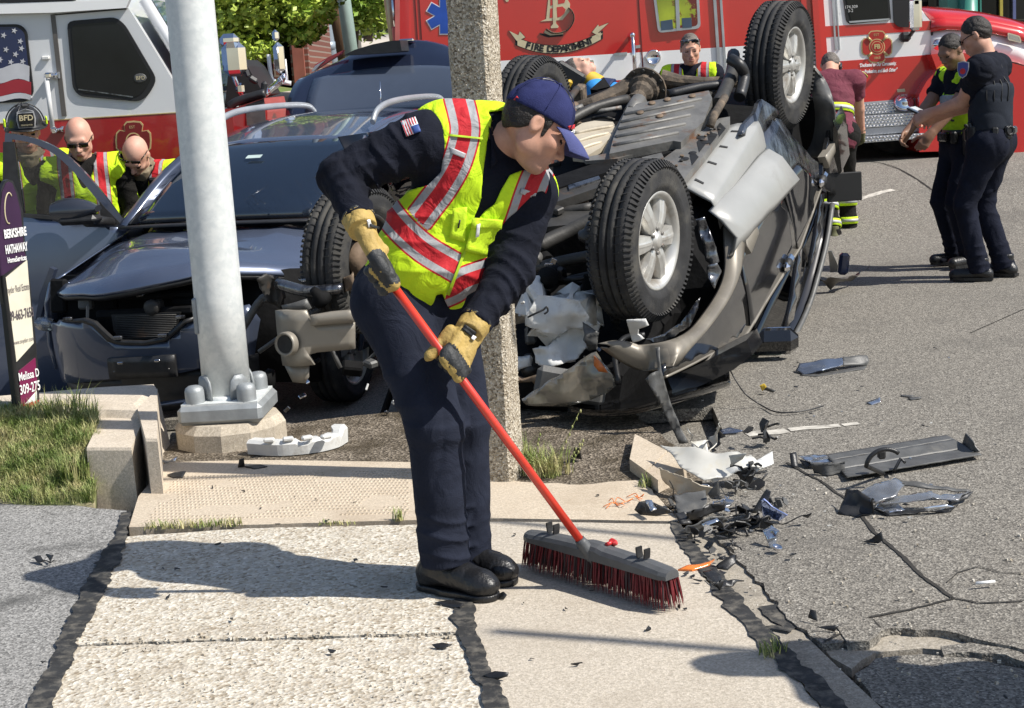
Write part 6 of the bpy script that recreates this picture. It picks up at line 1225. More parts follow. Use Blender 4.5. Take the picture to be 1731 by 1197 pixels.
# ---------------------------------------------------------------- bodies and clothes: smooth-blended solids turned into one continuous skin each
class Vol:
    def __init__(s,lo,hi,res):
        s.lo=np.asarray(lo,dtype=np.float32);s.res=res;s.n=np.maximum(4,np.ceil((np.asarray(hi)-s.lo)/res).astype(int)+1);s.d=np.full(s.n,.08,np.float32);s.id=np.zeros(s.n,np.int8)
    def sub(s,lo,hi,mg):
        i0=np.clip(np.floor((np.asarray(lo)-mg-s.lo)/s.res).astype(int),0,s.n-1);i1=np.clip(np.ceil((np.asarray(hi)+mg-s.lo)/s.res).astype(int)+1,1,s.n);sl=tuple(slice(a,b) for a,b in zip(i0,i1))
        ax=[(s.lo[k]+s.res*np.arange(i0[k],i1[k],dtype=np.float32)) for k in range(3)]
        return sl,(ax[0][:,None,None],ax[1][None,:,None],ax[2][None,None,:])
    def add(s,pr,k=.0,mid=0,infl=0.,op='u',mg=None):
        fn,lo,hi=pr;mg=(.045+k+abs(infl)) if mg is None else mg;sl,(X,Y,Z)=s.sub(lo,hi,mg)
        if 0 in s.d[sl].shape:return s
        d2=(fn(X,Y,Z)-infl).astype(np.float32);d1=s.d[sl]
        if op == 'u':
            if k > 0:h=np.clip(.5+.5*(d1-d2)/k,0,1);dd=d1*(1-h)+d2*h-k*h*(1-h)
            else:dd=np.minimum(d1,d2)
            i_=s.id[sl];i_[d2 < d1]=mid;s.d[sl]=dd
        elif op == 's':
            if k > 0:h=np.clip(.5-.5*(d1+d2)/k,0,1);s.d[sl]=d1*(1-h)-d2*h+k*h*(1-h)
            else:s.d[sl]=np.maximum(d1,-d2)
        elif op == 'paint':i_=s.id[sl];i_[d2 < 0]=mid
        return s
    def cut(s,p,n,c=None,R=None):
        n=nrm(n).astype(np.float32);sl,(X,Y,Z)=s.sub(s.lo,s.lo+s.res*s.n,0) if c is None else s.sub(np.asarray(c)-R,np.asarray(c)+R,0)
        pl=(X-p[0])*n[0]+(Y-p[1])*n[1]+(Z-p[2])*n[2];d=s.d[sl]
        if c is None:s.d[sl]=np.maximum(d,pl)
        else:m=((X-c[0])**2+(Y-c[1])**2+(Z-c[2])**2) < R*R;s.d[sl]=np.where(m,np.maximum(d,pl),d)
    def near(s,w):return np.nonzero(np.abs(s.d) < w)
    def pts(s,idx):return np.stack([s.lo[k]+s.res*idx[k] for k in range(3)],1)
    def wrinkle(s,amp,freq,seed=0,stretch=(1,1,1),where=None):
        idx=s.near(.035);p=s.pts(idx)*np.asarray(stretch,dtype=np.float32);r=np.random.default_rng(seed);v=np.zeros(len(p),np.float32)
        wp=p+.25/freq*3*np.stack([np.sin(p@r.normal(0,freq*.5,3)+r.uniform(0,6)) for _ in range(3)],1)
        for o in range(5):v += np.sin(wp@(nrm(r.normal(0,1,3))*freq*(1+.6*o))+r.uniform(0,6))*(1/(1+.5*o))
        v=((1-np.abs(v/1.6)).clip(-.6,1)**2*np.sign(1-np.abs(v/1.6)))*amp*1.8
        if where is not None:v=v*where(s.pts(idx))
        s.d[idx] += v.astype(np.float32)
    def folds(s,a,b,amp,n,seed=0,lo=0.,hi=1.,tw=1.2,rad=.16):
        """creases running round a limb a-b, strongest between lo and hi of its length"""
        a=np.asarray(a);b=np.asarray(b);u=b-a;L=np.linalg.norm(u);u=u/L;idx=s.near(.03);p=s.pts(idx)-a;t=p@u/L;q=p-np.outer(p@u,u);R=frame(u);th=np.arctan2(q@R[:,1],q@R[:,0]);r=np.random.default_rng(seed);ph=r.uniform(0,6,4)
        w=2*np.pi*n*t+tw*np.sin(th+ph[0])+.9*np.sin(2*th+ph[1]+2.5*t)+.7*np.sin(5*t+ph[2]);v=(1-np.abs(np.sin(w*.5)))**1.6*(.55+.45*np.sin(th*1.0+ph[3]+3*t));e=np.exp(-((t-(lo+hi)/2)/((hi-lo)/2+.08))**4)*(np.linalg.norm(q,axis=1) < rad)
        s.d[idx] += (amp*(v-.25)*-1*e).astype(np.float32)
    def mesh(s):
        d=s.d;sg=d < 0;nx,ny,nz=d.shape
        a=np.zeros((nx-1,ny-1,nz-1),np.int8);off=[(i,j,k) for i in (0,1) for j in (0,1) for k in (0,1)]
        for i,j,k in off:a += sg[i:nx-1+i,j:ny-1+j,k:nz-1+k]
        act=(a > 0) & (a < 8);ix=np.argwhere(act);N=len(ix);val=np.stack([d[ix[:,0]+i,ix[:,1]+j,ix[:,2]+k] for i,j,k in off],1)
        acc=np.zeros((N,3),np.float32);cnt=np.zeros(N,np.float32);O=np.array(off,np.float32)
        for e0 in range(8):
            for ax in range(3):
                if off[e0][ax]:continue
                o1=list(off[e0]);o1[ax]=1;e1=off.index(tuple(o1));v0,v1=val[:,e0],val[:,e1];m=(v0 < 0) != (v1 < 0);t=np.where(m,v0/(v0-v1+1e-12),0)
                acc += np.where(m[:,None],O[e0]+t[:,None]*(O[e1]-O[e0]),0);cnt += m
        vt=s.lo+s.res*(ix+acc/cnt[:,None]);mp=np.full(act.shape,-1,np.int32);mp[tuple(ix.T)]=np.arange(N);F=[];FM=[]
        for ax in range(3):
            sl0=[slice(1,-1)]*3;sl1=[slice(1,-1)]*3;sl0[ax]=slice(0,-1);sl1[ax]=slice(1,None)
            s0,s1=sg[tuple(sl0)],sg[tuple(sl1)];e=np.argwhere(s0 != s1)
            if len(e) == 0:continue
            st=s0[tuple(e.T)];add=np.array([1 if k != ax else 0 for k in range(3)]);e=e+add;u,w_=[k for k in range(3) if k != ax]
            def cell(du,dw):q=e.copy();q[:,u] += du;q[:,w_] += dw;return mp[q[:,0],q[:,1],q[:,2]]
            q=np.stack([cell(-1,-1),cell(0,-1),cell(0,0),cell(-1,0)],1);fl=st if ax != 1 else ~st;q=np.where(fl[:,None],q,q[:,::-1]);e2=e.copy();e2[:,ax] += (~st).astype(int);F.append(q);FM.append(s.id[e2[:,0],e2[:,1],e2[:,2]])
        if not F:return vt,np.zeros((0,4),int),np.zeros(0,int)
        F=np.vstack(F);FM=np.concatenate(FM);ok=(F >= 0).all(1);return vt,F[ok],FM[ok]
    def build(s,name,mats,parent,attr=None,label=None,smooth_it=1):
        v,f,m=s.mesh();mats=mats if isinstance(mats,(list,tuple)) else [mats]
        me=bpy.data.meshes.new(name);org=ORG[parent]
        me.vertices.add(len(v));me.vertices.foreach_set('co',(v-org).astype(np.float32).ravel());me.loops.add(len(f)*4);me.loops.foreach_set('vertex_index',f.astype(np.int32).ravel());me.polygons.add(len(f));me.polygons.foreach_set('loop_start',np.arange(0,len(f)*4,4,dtype=np.int32));me.polygons.foreach_set('loop_total',np.full(len(f),4,np.int32))
        for q in mats:me.materials.append(q)
        me.polygons.foreach_set('material_index',np.clip(m,0,len(mats)-1).astype(np.int32));me.polygons.foreach_set('use_smooth',np.ones(len(f),bool));me.update(calc_edges=True);me.validate()
        if attr is not None:
            for an,fn in attr.items():a=me.attributes.new(an,'FLOAT','POINT');a.data.foreach_set('value',np.asarray(fn(v),dtype=np.float32))
        o=link(name,me,parent)
        if label:o['label']=label
        o_v[o.name]=v;return o
o_v={}
def cone(a,b,ra,rb,flat=None):
    a=np.asarray(a,dtype=np.float32);b=np.asarray(b,dtype=np.float32);ba=b-a;L2=float(ba@ba)+1e-9;r=max(ra,rb)
    def fn(X,Y,Z):
        px,py,pz=X-a[0],Y-a[1],Z-a[2];h=np.clip((px*ba[0]+py*ba[1]+pz*ba[2])/L2,0,1);qx,qy,qz=px-h*ba[0],py-h*ba[1],pz-h*ba[2]
        if flat is not None:
            n,k=flat;t=(qx*n[0]+qy*n[1]+qz*n[2])*(k-1);qx,qy,qz=qx+t*n[0],qy+t*n[1],qz+t*n[2]
        return np.sqrt(qx*qx+qy*qy+qz*qz)-(ra+(rb-ra)*h)
    return fn,np.minimum(a,b)-r,np.maximum(a,b)+r
def ell(c,r,R=None):
    c=np.asarray(c,dtype=np.float32);r=np.asarray(r,dtype=np.float32);R=np.eye(3) if R is None else np.asarray(R);m=float(r.max())
    def fn(X,Y,Z):
        px,py,pz=X-c[0],Y-c[1],Z-c[2];q=[(px*R[0,k]+py*R[1,k]+pz*R[2,k]) for k in range(3)];k0=np.sqrt(sum((q[k]/r[k])**2 for k in range(3)));k1=np.sqrt(sum((q[k]/r[k]**2)**2 for k in range(3)))+1e-6;return k0*(k0-1)/k1
    return fn,c-m,c+m
def capped(a,b,ra,rb,flat=None):
    """cone with flat ends (cuffs, hems)"""
    f,lo,hi=cone(a,b,ra,rb,flat);a=np.asarray(a,dtype=np.float32);b=np.asarray(b,dtype=np.float32);u=nrm(b-a);L=float(np.linalg.norm(b-a))
    def fn(X,Y,Z):t=(X-a[0])*u[0]+(Y-a[1])*u[1]+(Z-a[2])*u[2];return np.maximum(f(X,Y,Z),np.maximum(-t,t-L))
    return fn,lo,hi
def bbox_of(prs,mg=.06):
    lo=np.min([p[1] for p in prs],0)-mg;hi=np.max([p[2] for p in prs],0)+mg;return lo,hi
def headprims(c,f,u,sc=1.,smile=False):
    """list of (prim, k, material id, op); ids: 0 skin 1 eye 2 lip 3 teeth"""
    f=nrm(f);u=nrm(u-f*(np.asarray(u)@f));s=np.cross(f,u);R=np.stack([f,s,u],1);P=lambda a,b,d:np.asarray(c)+sc*(f*a+s*b+u*d);o=[]
    E_=lambda p,r:ell(P(*p),np.asarray(r)*sc,R);K=lambda p,q,a,b:cone(P(*p),P(*q),a*sc,b*sc)
    o += [(E_((-.012,0,.022),(.097,.077,.098)),0,0,'u'),(E_((.028,0,-.04),(.066,.060,.082)),.03,0,'u'),(E_((.066,0,-.104),(.026,.03,.02)),.03,0,'u')]
    for g in (-1,1):o += [(E_((.0,.050*g,-.068),(.03,.018,.028)),.03,0,'u'),(E_((.062,.040*g,-.026),(.024,.024,.02)),.025,0,'u')]
    o += [(K((.082,-.036,.02),(.082,.036,.02),.013,.013),.02,0,'u')]
    for g in (-1,1):o += [(E_((.099,.033*g,-.003),(.017,.019,.011)),.012,0,'s'),(E_((.078,.032*g,-.004),(.013,.014,.011)),.0,1,'u'),(K((.088,.048*g,.006),(.093,.018*g,.007),.004,.004),.004,0,'u'),(K((.086,.047*g,-.013),(.091,.02*g,-.014),.004,.004),.004,0,'u')]
    o += [(K((.09,0,.008),(.113,0,-.034),.007,.0125),.012,0,'u'),(E_((.1,.013,-.041),(.012,.008,.008)),.006,0,'u'),(E_((.1,-.013,-.041),(.012,.008,.008)),.006,0,'u'),(E_((.086,0,-.070),(.017,.03,.022)),.015,0,'u')]
    if smile:o += [(E_((.098,0,-.072),(.018,.024,.009)),.004,3,'s'),(E_((.090,0,-.069),(.009,.022,.006)),.0,3,'u'),(E_((.096,0,-.083),(.010,.021,.006)),.004,2,'u'),(E_((.099,0,-.060),(.008,.023,.005)),.004,2,'u')]
    else:o += [(E_((.100,0,-.066),(.008,.022,.006)),.004,2,'u'),(E_((.098,0,-.078),(.009,.019,.006)),.004,2,'u'),(E_((.108,0,-.072),(.008,.022,.0025)),.002,2,'s')]
    for g in (-1,1):o += [(E_((-.012,.079*g,-.006),(.02,.009,.031)),.006,0,'u'),(E_((-.006,.088*g,-.004),(.010,.006,.019)),.004,0,'s')]
    return o,P,R
def handprims(w,d,n,side,sc=1.,curl=.5,thumb=1):
    """w wrist, d along the hand, n out of the back of the hand, side = +1/-1 direction of the thumb along cross(d, n)"""
    d=nrm(d);n=nrm(n-d*(np.asarray(n)@d));x=np.cross(d,n)*side;o=[];w=np.asarray(w)
    for i,(off,L,r) in enumerate([(.031,.072,.0098),(.010,.08,.0102),(-.011,.075,.0096),(-.031,.058,.0085)]):
        k=w+d*.088*sc*(1-.05*abs(i-1))+x*off*sc;o.append((cone(w+x*off*.55*sc+d*.01,k,.019*sc,.0135*sc),.018));a=curl*(.7+.12*i);p=k;dd=d
        for j,seg in enumerate((.45,.32,.23)):
            c_,s_=math.cos(a),math.sin(a);dd=nrm(dd*c_-n*s_ if j == 0 else dd*c_-np.cross(np.cross(dd,n-dd*(n@dd)),dd)*s_) if True else dd
            nn=nrm(n-dd*(n@dd)) if abs(n@dd) < .98 else -d;q=p+dd*L*seg*sc;o.append((cone(p,q,r*sc*(1-.08*j),r*sc*(.94-.08*j)),.004));p=q;a=curl*.8
    t0=w+d*.025*sc+x*.026*sc;t1=t0+nrm(d*.6+x*.75-n*.35*thumb)*.045*sc;t2=t1+nrm(d*.85+x*.35-n*.4*thumb)*.034*sc;t3=t2+nrm(d*.95+x*.05-n*.35*thumb)*.026*sc
    return o+[(cone(t0,t1,.016*sc,.0125*sc),.014),(cone(t1,t2,.0118*sc,.011*sc),.004),(cone(t2,t3,.0108*sc,.009*sc),.004)]
def gripprims(w,A,ax,R,back,sgn,sc=1.,r=.0115,spread=.0215):
    """fist closed round a rod: A = rod point at the middle of the fist, ax along the rod (index finger side), back = from rod to knuckles"""
    ax=nrm(ax);back=nrm(np.asarray(back)-ax*(np.asarray(back)@ax));tg=np.cross(ax,back)*sgn;o=[];kn=[]
    for i in range(4):
        c=np.asarray(A)+ax*(1.5-i)*spread*sc;ln=(1.,1.06,1.,.88)[i];pt=[]
        for a,q in ((0,.030),(58,.024),(112,.019),(165,.017),(215,.016)):a=math.radians(a*ln);pt.append(c+(back*math.cos(a)+tg*math.sin(a))*(R+q*sc))
        kn.append(pt[0]);o.append((cone(np.asarray(w)+ax*(1.5-i)*spread*.55*sc,pt[0],.021*sc,.0155*sc),.018,'m'))
        for j in range(4):o.append((cone(pt[j],pt[j+1],(r-.0006*j)*sc,(r-.0006*(j+1))*sc),.004,'f%d' % j))
    t0=np.asarray(w)*.6+np.asarray(A)*.4+ax*.045*sc-tg*.01;t1=np.asarray(A)+ax*.052*sc-tg*(R+.022*sc);t2=np.asarray(A)+ax*.046*sc-tg*(R*.5+.012*sc)-back*(R+.014*sc);t3=np.asarray(A)+ax*.036*sc+tg*.012-back*(R+.015*sc)
    o += [(cone(t0,t1,.018*sc,.0145*sc),.014,'t'),(cone(t1,t2,.0135*sc,.0125*sc),.004,'t'),(cone(t2,t3,.0125*sc,.0105*sc),.004,'t')];return o,kn,tg
def bandmat(name,base,stops):
    """colour by the stored distance from the middle of the nearest sewn band"""
    if name in MATS:return MATS[name]
    m=bpy.data.materials.new(name);m.use_nodes=True;t=m.node_tree;N=t.nodes;L=t.links;b=N['Principled BSDF'];at=N.new('ShaderNodeAttribute');at.attribute_name='band'
    mr=N.new('ShaderNodeMapRange');mr.inputs[1].default_value=0;mr.inputs[2].default_value=.12;L.new(at.outputs['Fac'],mr.inputs[0]);r=N.new('ShaderNodeValToRGB');r.color_ramp.interpolation='CONSTANT';e=r.color_ramp.elements
    seq=stops+[(None,base)]
    while len(e) < len(seq):e.new(.5)
    p=0
    for i,(w_,c) in enumerate(seq):e[i].position=min(1,p/.12);e[i].color=(*c,1);p=w_ if w_ is not None else p
    L.new(mr.outputs[0],r.inputs[0]);tc=N.new('ShaderNodeTexCoord');n=N.new('ShaderNodeTexNoise');n.inputs['Scale'].default_value=12;n.inputs['Detail'].default_value=5;L.new(tc.outputs['Object'],n.inputs['Vector'])
    mp=N.new('ShaderNodeMapRange');mp.inputs[1].default_value=.3;mp.inputs[2].default_value=.7;mp.inputs[3].default_value=.86;mp.inputs[4].default_value=1.08;L.new(n.outputs[0],mp.inputs[0]);mu=N.new('ShaderNodeMixRGB');mu.blend_type='MULTIPLY';mu.inputs[0].default_value=1;L.new(r.outputs[0],mu.inputs[1]);L.new(mp.outputs[0],mu.inputs[2]);L.new(mu.outputs[0],b.inputs['Base Color']);b.inputs['Roughness'].default_value=.7;b.inputs['Specular IOR Level'].default_value=.25
    n4=N.new('ShaderNodeTexNoise');n4.inputs['Scale'].default_value=11;n4.inputs['Detail'].default_value=3;n4.inputs['Distortion'].default_value=2.2;L.new(tc.outputs['Object'],n4.inputs['Vector']);b4=N.new('ShaderNodeBump');b4.inputs['Distance'].default_value=.011;L.new(n4.outputs[0],b4.inputs['Height']);n3=N.new('ShaderNodeTexNoise');n3.inputs['Scale'].default_value=240;L.new(tc.outputs['Object'],n3.inputs['Vector']);bp=N.new('ShaderNodeBump');bp.inputs['Strength'].default_value=.15;bp.inputs['Distance'].default_value=.004;L.new(n3.outputs[0],bp.inputs['Height']);L.new(b4.outputs[0],bp.inputs['Normal']);L.new(bp.outputs[0],b.inputs['Normal']);MATS[name]=m;return m
YEL,RED_,SIL=(.60,.86,.02),(.50,.022,.03),(.36,.36,.37)
m_vest=bandmat('banded_vest',YEL,[(.021,RED_),(.045,SIL),(.051,RED_)])
m_vest2=bandmat('banded_vest_small',YEL,[(.022,RED_),(.042,SIL),(.046,RED_)])
def polydist(p,line):
    """distance of 2-D points from a polyline"""
    p=np.asarray(p);best=np.full(len(p),1e9);line=np.asarray(line,dtype=float)
    for a,b in zip(line[:-1],line[1:]):ba=b-a;h=np.clip(((p-a)@ba)/(ba@ba),0,1);best=np.minimum(best,np.linalg.norm(p-a-h[:,None]*ba,axis=1))
    return best
def polysdf(p,poly):
    p=np.asarray(p);q=np.asarray(poly,dtype=float);d=polydist(p,np.vstack([q,q[:1]]));ins=np.zeros(len(p),bool)
    for a,b in zip(q,np.roll(q,1,0)):
        c=(a[1] > p[:,1]) != (b[1] > p[:,1]);x=(b[0]-a[0])*(p[:,1]-a[1])/(b[1]-a[1]+1e-12)+a[0];ins ^= c & (p[:,0] < x)
    return np.where(ins,-d,d)
def on_surface(ob,x,y,off=.004,rad=4.5):
    """front-most point of a mesh seen at picture point (x, y), moved a little outwards"""
    v=o_v[ob.name];q=PR(v);d=np.hypot(q[:,0]-x,q[:,1]-y);k=np.nonzero(d < rad)[0]
    if len(k) == 0:k=np.argsort(d)[:6]
    dep=(v[k]-EYE)@_f;k=k[dep < dep.min()+.03];p0=v[k].mean(0);dr=ray(x,y);return EYE+dr*(((p0-EYE)@_f))-nrm(dr)*off
def decal(name,px,ob,mat,parent,off=.005,n=8,thick=.0015):
    """patch sewn on a mesh: 4 picture corners -> grid laid on the surface"""
    a,b,c,d=[V(*q) for q in px];P=[[on_surface(ob,*((a*(1-u)+b*u)*(1-w_)+(d*(1-u)+c*u)*w_),off) for u in np.linspace(0,1,n)] for w_ in np.linspace(0,1,n)]
    mb=MB();mb.grid(P,thick=_f*-thick);return mb.build(name,mat,parent)
# ---------------------------------------------------------------- the man with the broom
def J(x,y,Y):return D(x,y,Y)
sw=thing('person','man in navy uniform, banded yellow vest and blue cap sweeping with a red broom','person',G(765,992))
pel=J(697,492,4.93);che=J(800,312,4.90);shR,shL=J(712,240,4.84),J(893,330,4.95);elR,wrR=J(577,296,4.80),J(609,378,4.64);elL,wrL=J(866,452,4.84),J(800,552,4.68)
hpR,hpL=J(665,515,4.88),J(745,520,4.97);knR,knL=J(735,712,4.72),J(783,712,4.88);anR,anL=J(746,930,4.765),J(786,930,4.90)
vd=nrm(ray(780,330));fl_=(vd.astype(np.float32),1.45)
hc=J(907,213,4.80);hf=nrm(_r2*.80-_u2*.56+_f*.16);hu=nrm(_r2*.55+_u2*.80+_f*.02);
torso=[(cone(pel,J(745,410,4.90),.155,.16,fl_),.03),(cone(J(745,410,4.90),che,.16,.175,fl_),.05),(cone(J(728,248,4.88),J(885,325,4.95),.095,.095),.07),(ell(J(775,245,4.97),(.16,.11,.11)),.06),(cone(J(760,235,4.92),J(835,225,4.90),.10,.08),.05)]
armR=[(cone(shR,elR,.088,.066),.03),(cone(elR,wrR,.064,.045),.025)];armL=[(cone(shL,elL,.085,.064),.03),(cone(elL,wrL,.063,.045),.025)]
legs=[(cone(hpR,knR,.118,.086),.03),(cone(hpL,knL,.115,.085),.03),(cone(knR,anR,.084,.062),.03),(cone(knL,anL,.083,.062),.03),(cone(hpR,hpL,.13,.125),.05),(ell(J(672,500,5.0),(.15,.13,.14)),.05)]
neck=[(cone(J(828,232,4.90),J(885,232,4.83),.066,.06),.03)]
ha,hb=J(640,450,4.62),J(1005,946,4.69)   # broom handle
hax=nrm(hb-ha);A_R=ha+hax*.03;A_L=J(768,611,4.645);k_=(A_L-ha)@hax;A_L=ha+hax*k_
gR,knk_R,tR=gripprims(wrR+nrm(A_R-wrR)*.01,A_R,-hax,.014,nrm(A_R-wrR)*.55+_r2*.25-_f*.75,-1,1.15,.0125)
gL,knk_L,tL=gripprims(wrL+nrm(A_L-wrL)*.01,A_L,-hax,.014,nrm(A_L-wrL)*.25+_r2*.25-_f*.85,1,1.15,.0125)
hp_,HP,HR=headprims(hc,hf,hu,1.03,smile=True)
lo,hi=bbox_of([p[0] for p in torso+armR+armL+legs]+[hp_[0][0]]+[g[0] for g in gR+gL]);lo[2]=0
v=Vol(lo,hi,.0058)
for pr,k in torso+armR+armL+legs:v.add(pr,k,4,-.012)
for pr,k in neck:v.add(pr,k,0)
for pr,k,i_,op in hp_:v.add(pr,k,i_,0,op)
for g in gR+gL:v.add(g[0],g[1],4,-.004)
for a,b in ((anR,.0),(anL,.0)):v.add(cone(a-V(0,0,.02),V(a[0]+.10,a[1]-.02,.05),.045,.035),.03,4)
m_stub=m_skin.copy();m_stub.name='stubbled_skin';tn_=m_stub.node_tree;pb_=tn_.nodes['Principled BSDF'];sk_=pb_.inputs['Base Color'].links[0].from_socket;at_=tn_.nodes.new('ShaderNodeAttribute');at_.attribute_name='beard';mx_=tn_.nodes.new('ShaderNodeMixRGB');mx_.inputs[2].default_value=(.27,.165,.13,1)
tn_.links.new(at_.outputs['Fac'],mx_.inputs[0]);tn_.links.new(sk_,mx_.inputs[1]);tn_.links.new(mx_.outputs[0],pb_.inputs['Base Color'])
def beard(p):
    q=(p-hc)/1.03;a,b,d=q@HR[:,0],q@HR[:,1],q@HR[:,2];k=np.clip((-.045-d)/.03,0,1)*np.clip((a+.005)/.04,0,1)*np.clip((d+.155)/.03,0,1);k *= .62+.3*np.sin(a*900)*np.sin(b*870)*np.sin(d*910);return np.clip(k,0,1)*.75
sb_=v.build('body',[m_stub,m_eye,m_lip,m_teeth,m_navy],sw,attr={'beard':beard})
# hair under the cap, sideburn
v=Vol(hc-.14,hc+.14,.005)
v.add(ell(HP(-.016,0,.018),np.array((.103,.082,.104))*1.03,HR));v.cut(HP(.035,0,-.0),nrm(HR[:,0]*.9-HR[:,2]*.2));v.cut(HP(-.06,0,-.052),nrm(-HR[:,2]*.9+HR[:,0]*.5));v.cut(HP(-.012,0,-.012),nrm(HR[:,0]*.75-HR[:,2]*.75))
v.add(cone(HP(.018,.070,.02),HP(.022,.066,-.022),.013,.008),.008);v.add(cone(HP(.018,-.070,.02),HP(.022,-.066,-.022),.013,.008),.008)
v.wrinkle(.0015,90,3);v.build('hair',m_hair,sw)
mb=MB()
for g in (-1,1):mb.tube(smoothpath([HP(.089,.016*g,.017),HP(.089,.034*g,.022),HP(.078,.052*g,.014)],4),.0045,6)
mb.build('eyebrow',m_hair,sw)
# cap
v=Vol(hc-.2,hc+.2,.005);v.add(ell(HP(-.014,0,.034),np.array((.110,.089,.104))*1.03,HR),0);v.cut(HP(.0,0,.026),nrm(-HR[:,2]+HR[:,0]*.12));v.wrinkle(.003,25,5);cp=v.build('cap',m_cap,sw)
rows=[]
for t in np.linspace(0,1,9):
    rows.append([HP(.078*math.cos(b)*1.0+.012+t*(.098-.032*abs(math.sin(b))**2.5),.084*math.sin(b)*(1-.12*t),.048-.010*t-.024*t*t-.030*abs(math.sin(b))**2*(1)) for b in np.linspace(-1.15,1.15,17)])
mb=MB();mb.grid(rows,thick=-HR[:,2]*.004);mb.build('cap_peak',m_capbill,cp)
mb=MB();mb.ball(HP(-.014,0,.034+.108),(.008,.008,.005),8);mb.build('cap_button',m_cap,cp)
for g,a0 in ((0,0),)+tuple((0,x) for x in (60,120,180,240,300)):
    a=math.radians(a0+30);mb=MB();mb.tube([HP(-.014+.1145*math.cos(a)*math.sin(t),.0935*math.sin(a)*math.sin(t),.034+.1085*math.cos(t)) for t in np.linspace(.05,1.5,12)],.0014,5);mb.build('cap_seam',m_cap,cp)
for (x,y,w_,h_,mt) in ((966,214,12,7,m_vred),(967,223,9,5,m_white)):
    decal('cap_lettering',[(x-w_/2,y-h_/2+3),(x+w_/2,y-h_/2),(x+w_/2,y+h_/2),(x-w_/2,y+h_/2+3)],cp,mt,cp,.002,5)
decal('cap_lettering',[(866,170),(874,162),(877,166),(869,174)],cp,m_vred,cp,.002,4)
# navy shirt
v=Vol(lo,hi,.0058)
for pr,k in torso:v.add(pr,k,0,.004)
v.add(cone(shR,elR,.092,.07),.035,0,.004);v.add(cone(shL,elL,.088,.068),.035,0,.004)
cR,cL=wrR+nrm(elR-wrR)*.012,wrL+nrm(elL-wrL)*.012
v.add(capped(elR,cR,.072,.05),.03,0,.003);v.add(capped(elL,cL,.074,.052),.03,0,.003);v.add(capped(cR+nrm(elR-cR)*.05,cR,.05,.049),.006,0,.0);v.add(capped(cL+nrm(elL-cL)*.05,cL,.052,.05),.006,0,.0)
fold=lambda p:.35+1.0*np.exp(-((np.linalg.norm(p-elR,axis=1))/.14)**2)+1.0*np.exp(-((np.linalg.norm(p-(wrL*.6+elL*.4),axis=1))/.13)**2)+.6*np.exp(-((np.linalg.norm(p-(wrR*.7+elR*.3),axis=1))/.1)**2)+.5*np.exp(-((np.linalg.norm(p-shR,axis=1))/.13)**2)
v.wrinkle(.003,24,8,(1,1,1.3),fold)
v.folds(shR,elR,.013,4.5,1,.05,.95,1.6);v.folds(elR,wrR,.012,4,2,.0,.85,1.3,.12);v.folds(shL,elL,.011,4,3,.15,.95,1.5,.13);v.folds(elL,wrL,.014,5.5,4,.1,.9,1.0,.12)
na=nrm(J(885,225,4.83)-J(820,236,4.90));v.add(capped(J(822,233,4.90),J(846,231,4.87),.082,.077),.02,0);v.add(capped(J(830,232,4.89),J(850,230,4.86),.068,.066),0,0,0,'s')
shirt=v.build('shirt',m_navy,sw)
mb=MB();P=[[on_surface(shirt,x,y,.006),on_surface(shirt,x+dx,y+dy,.014)] for x,y,dx,dy in [(830,205,-4,10),(832,225,-2,18),(836,250,-6,22),(842,272,-12,14)]]
mb.grid(P,thick=-_f*.004);mb.build('collar_flap',m_navy,shirt)
fp=[(677,205),(702,197),(712,222),(687,231)];a,b,c,d=[V(*q) for q in fp];L2=lambda u,w_:tuple((a*(1-u)+b*u)*(1-w_)+(d*(1-u)+c*u)*w_)
decal('flag_patch',fp,shirt,m_white,shirt,.004)
for i in range(6):u0,u1=i/6.+.02,i/6.+.09;decal('flag_stripe',[L2(u0,0),L2(u1,0),L2(u1,1 if i < 3 else .45),L2(u0,1 if i < 3 else .45)],shirt,m_vred,shirt,.0055,4)
decal('flag_canton',[L2(.5,.5),L2(1,.5),L2(1,1),L2(.5,1)],shirt,M('flag_blue',(.03,.07,.25),.6),shirt,.0062,5)
# trousers
v=Vol((lo[0],lo[1],0),(hi[0],hi[1],pel[2]+.16),.0058)
for a_,b_,c_,r in ((hpR,knR,anR,(.122,.094)),(hpL,knL,anL,(.118,.092))):
    v.add(cone(a_,b_,r[0],r[1]),.03,0);f_=a_+(b_-a_)*1.0;hem=c_+V(.006,-.012,-.03);v.add(capped(f_,hem,r[1]-.002,.078),.03,0);v.add(capped(hem+V(0,0,.10),hem,.074,.081),.03,0)
for pr,k in legs[4:]:v.add(pr,k,0,.004)
v.add(capped(pel,pel+nrm(che-pel)*.10,.158,.15,fl_),.03,0)
for h_,k__,a__,sd in ((hpR,knR,anR,5),(hpL,knL,anL,6)):v.folds(h_,k__,.010,3.2,sd,.0,.9,2.2,.17);v.folds(k__,a__,.008,3,sd+2,-.05,.35,1.8,.13);v.folds(k__,a__,.010,7,sd+4,.72,1.02,1.2,.13)
v.wrinkle(.004,14,4,(1,1,.45),lambda p:.5+.8*np.exp(-((p[:,2]-.12)/.1)**2)+.9*np.exp(-((p[:,2]-.78)/.14)**2)+.6*np.exp(-((p[:,2]-.5)/.08)**2))
v.build('trousers',m_navytr,sw)
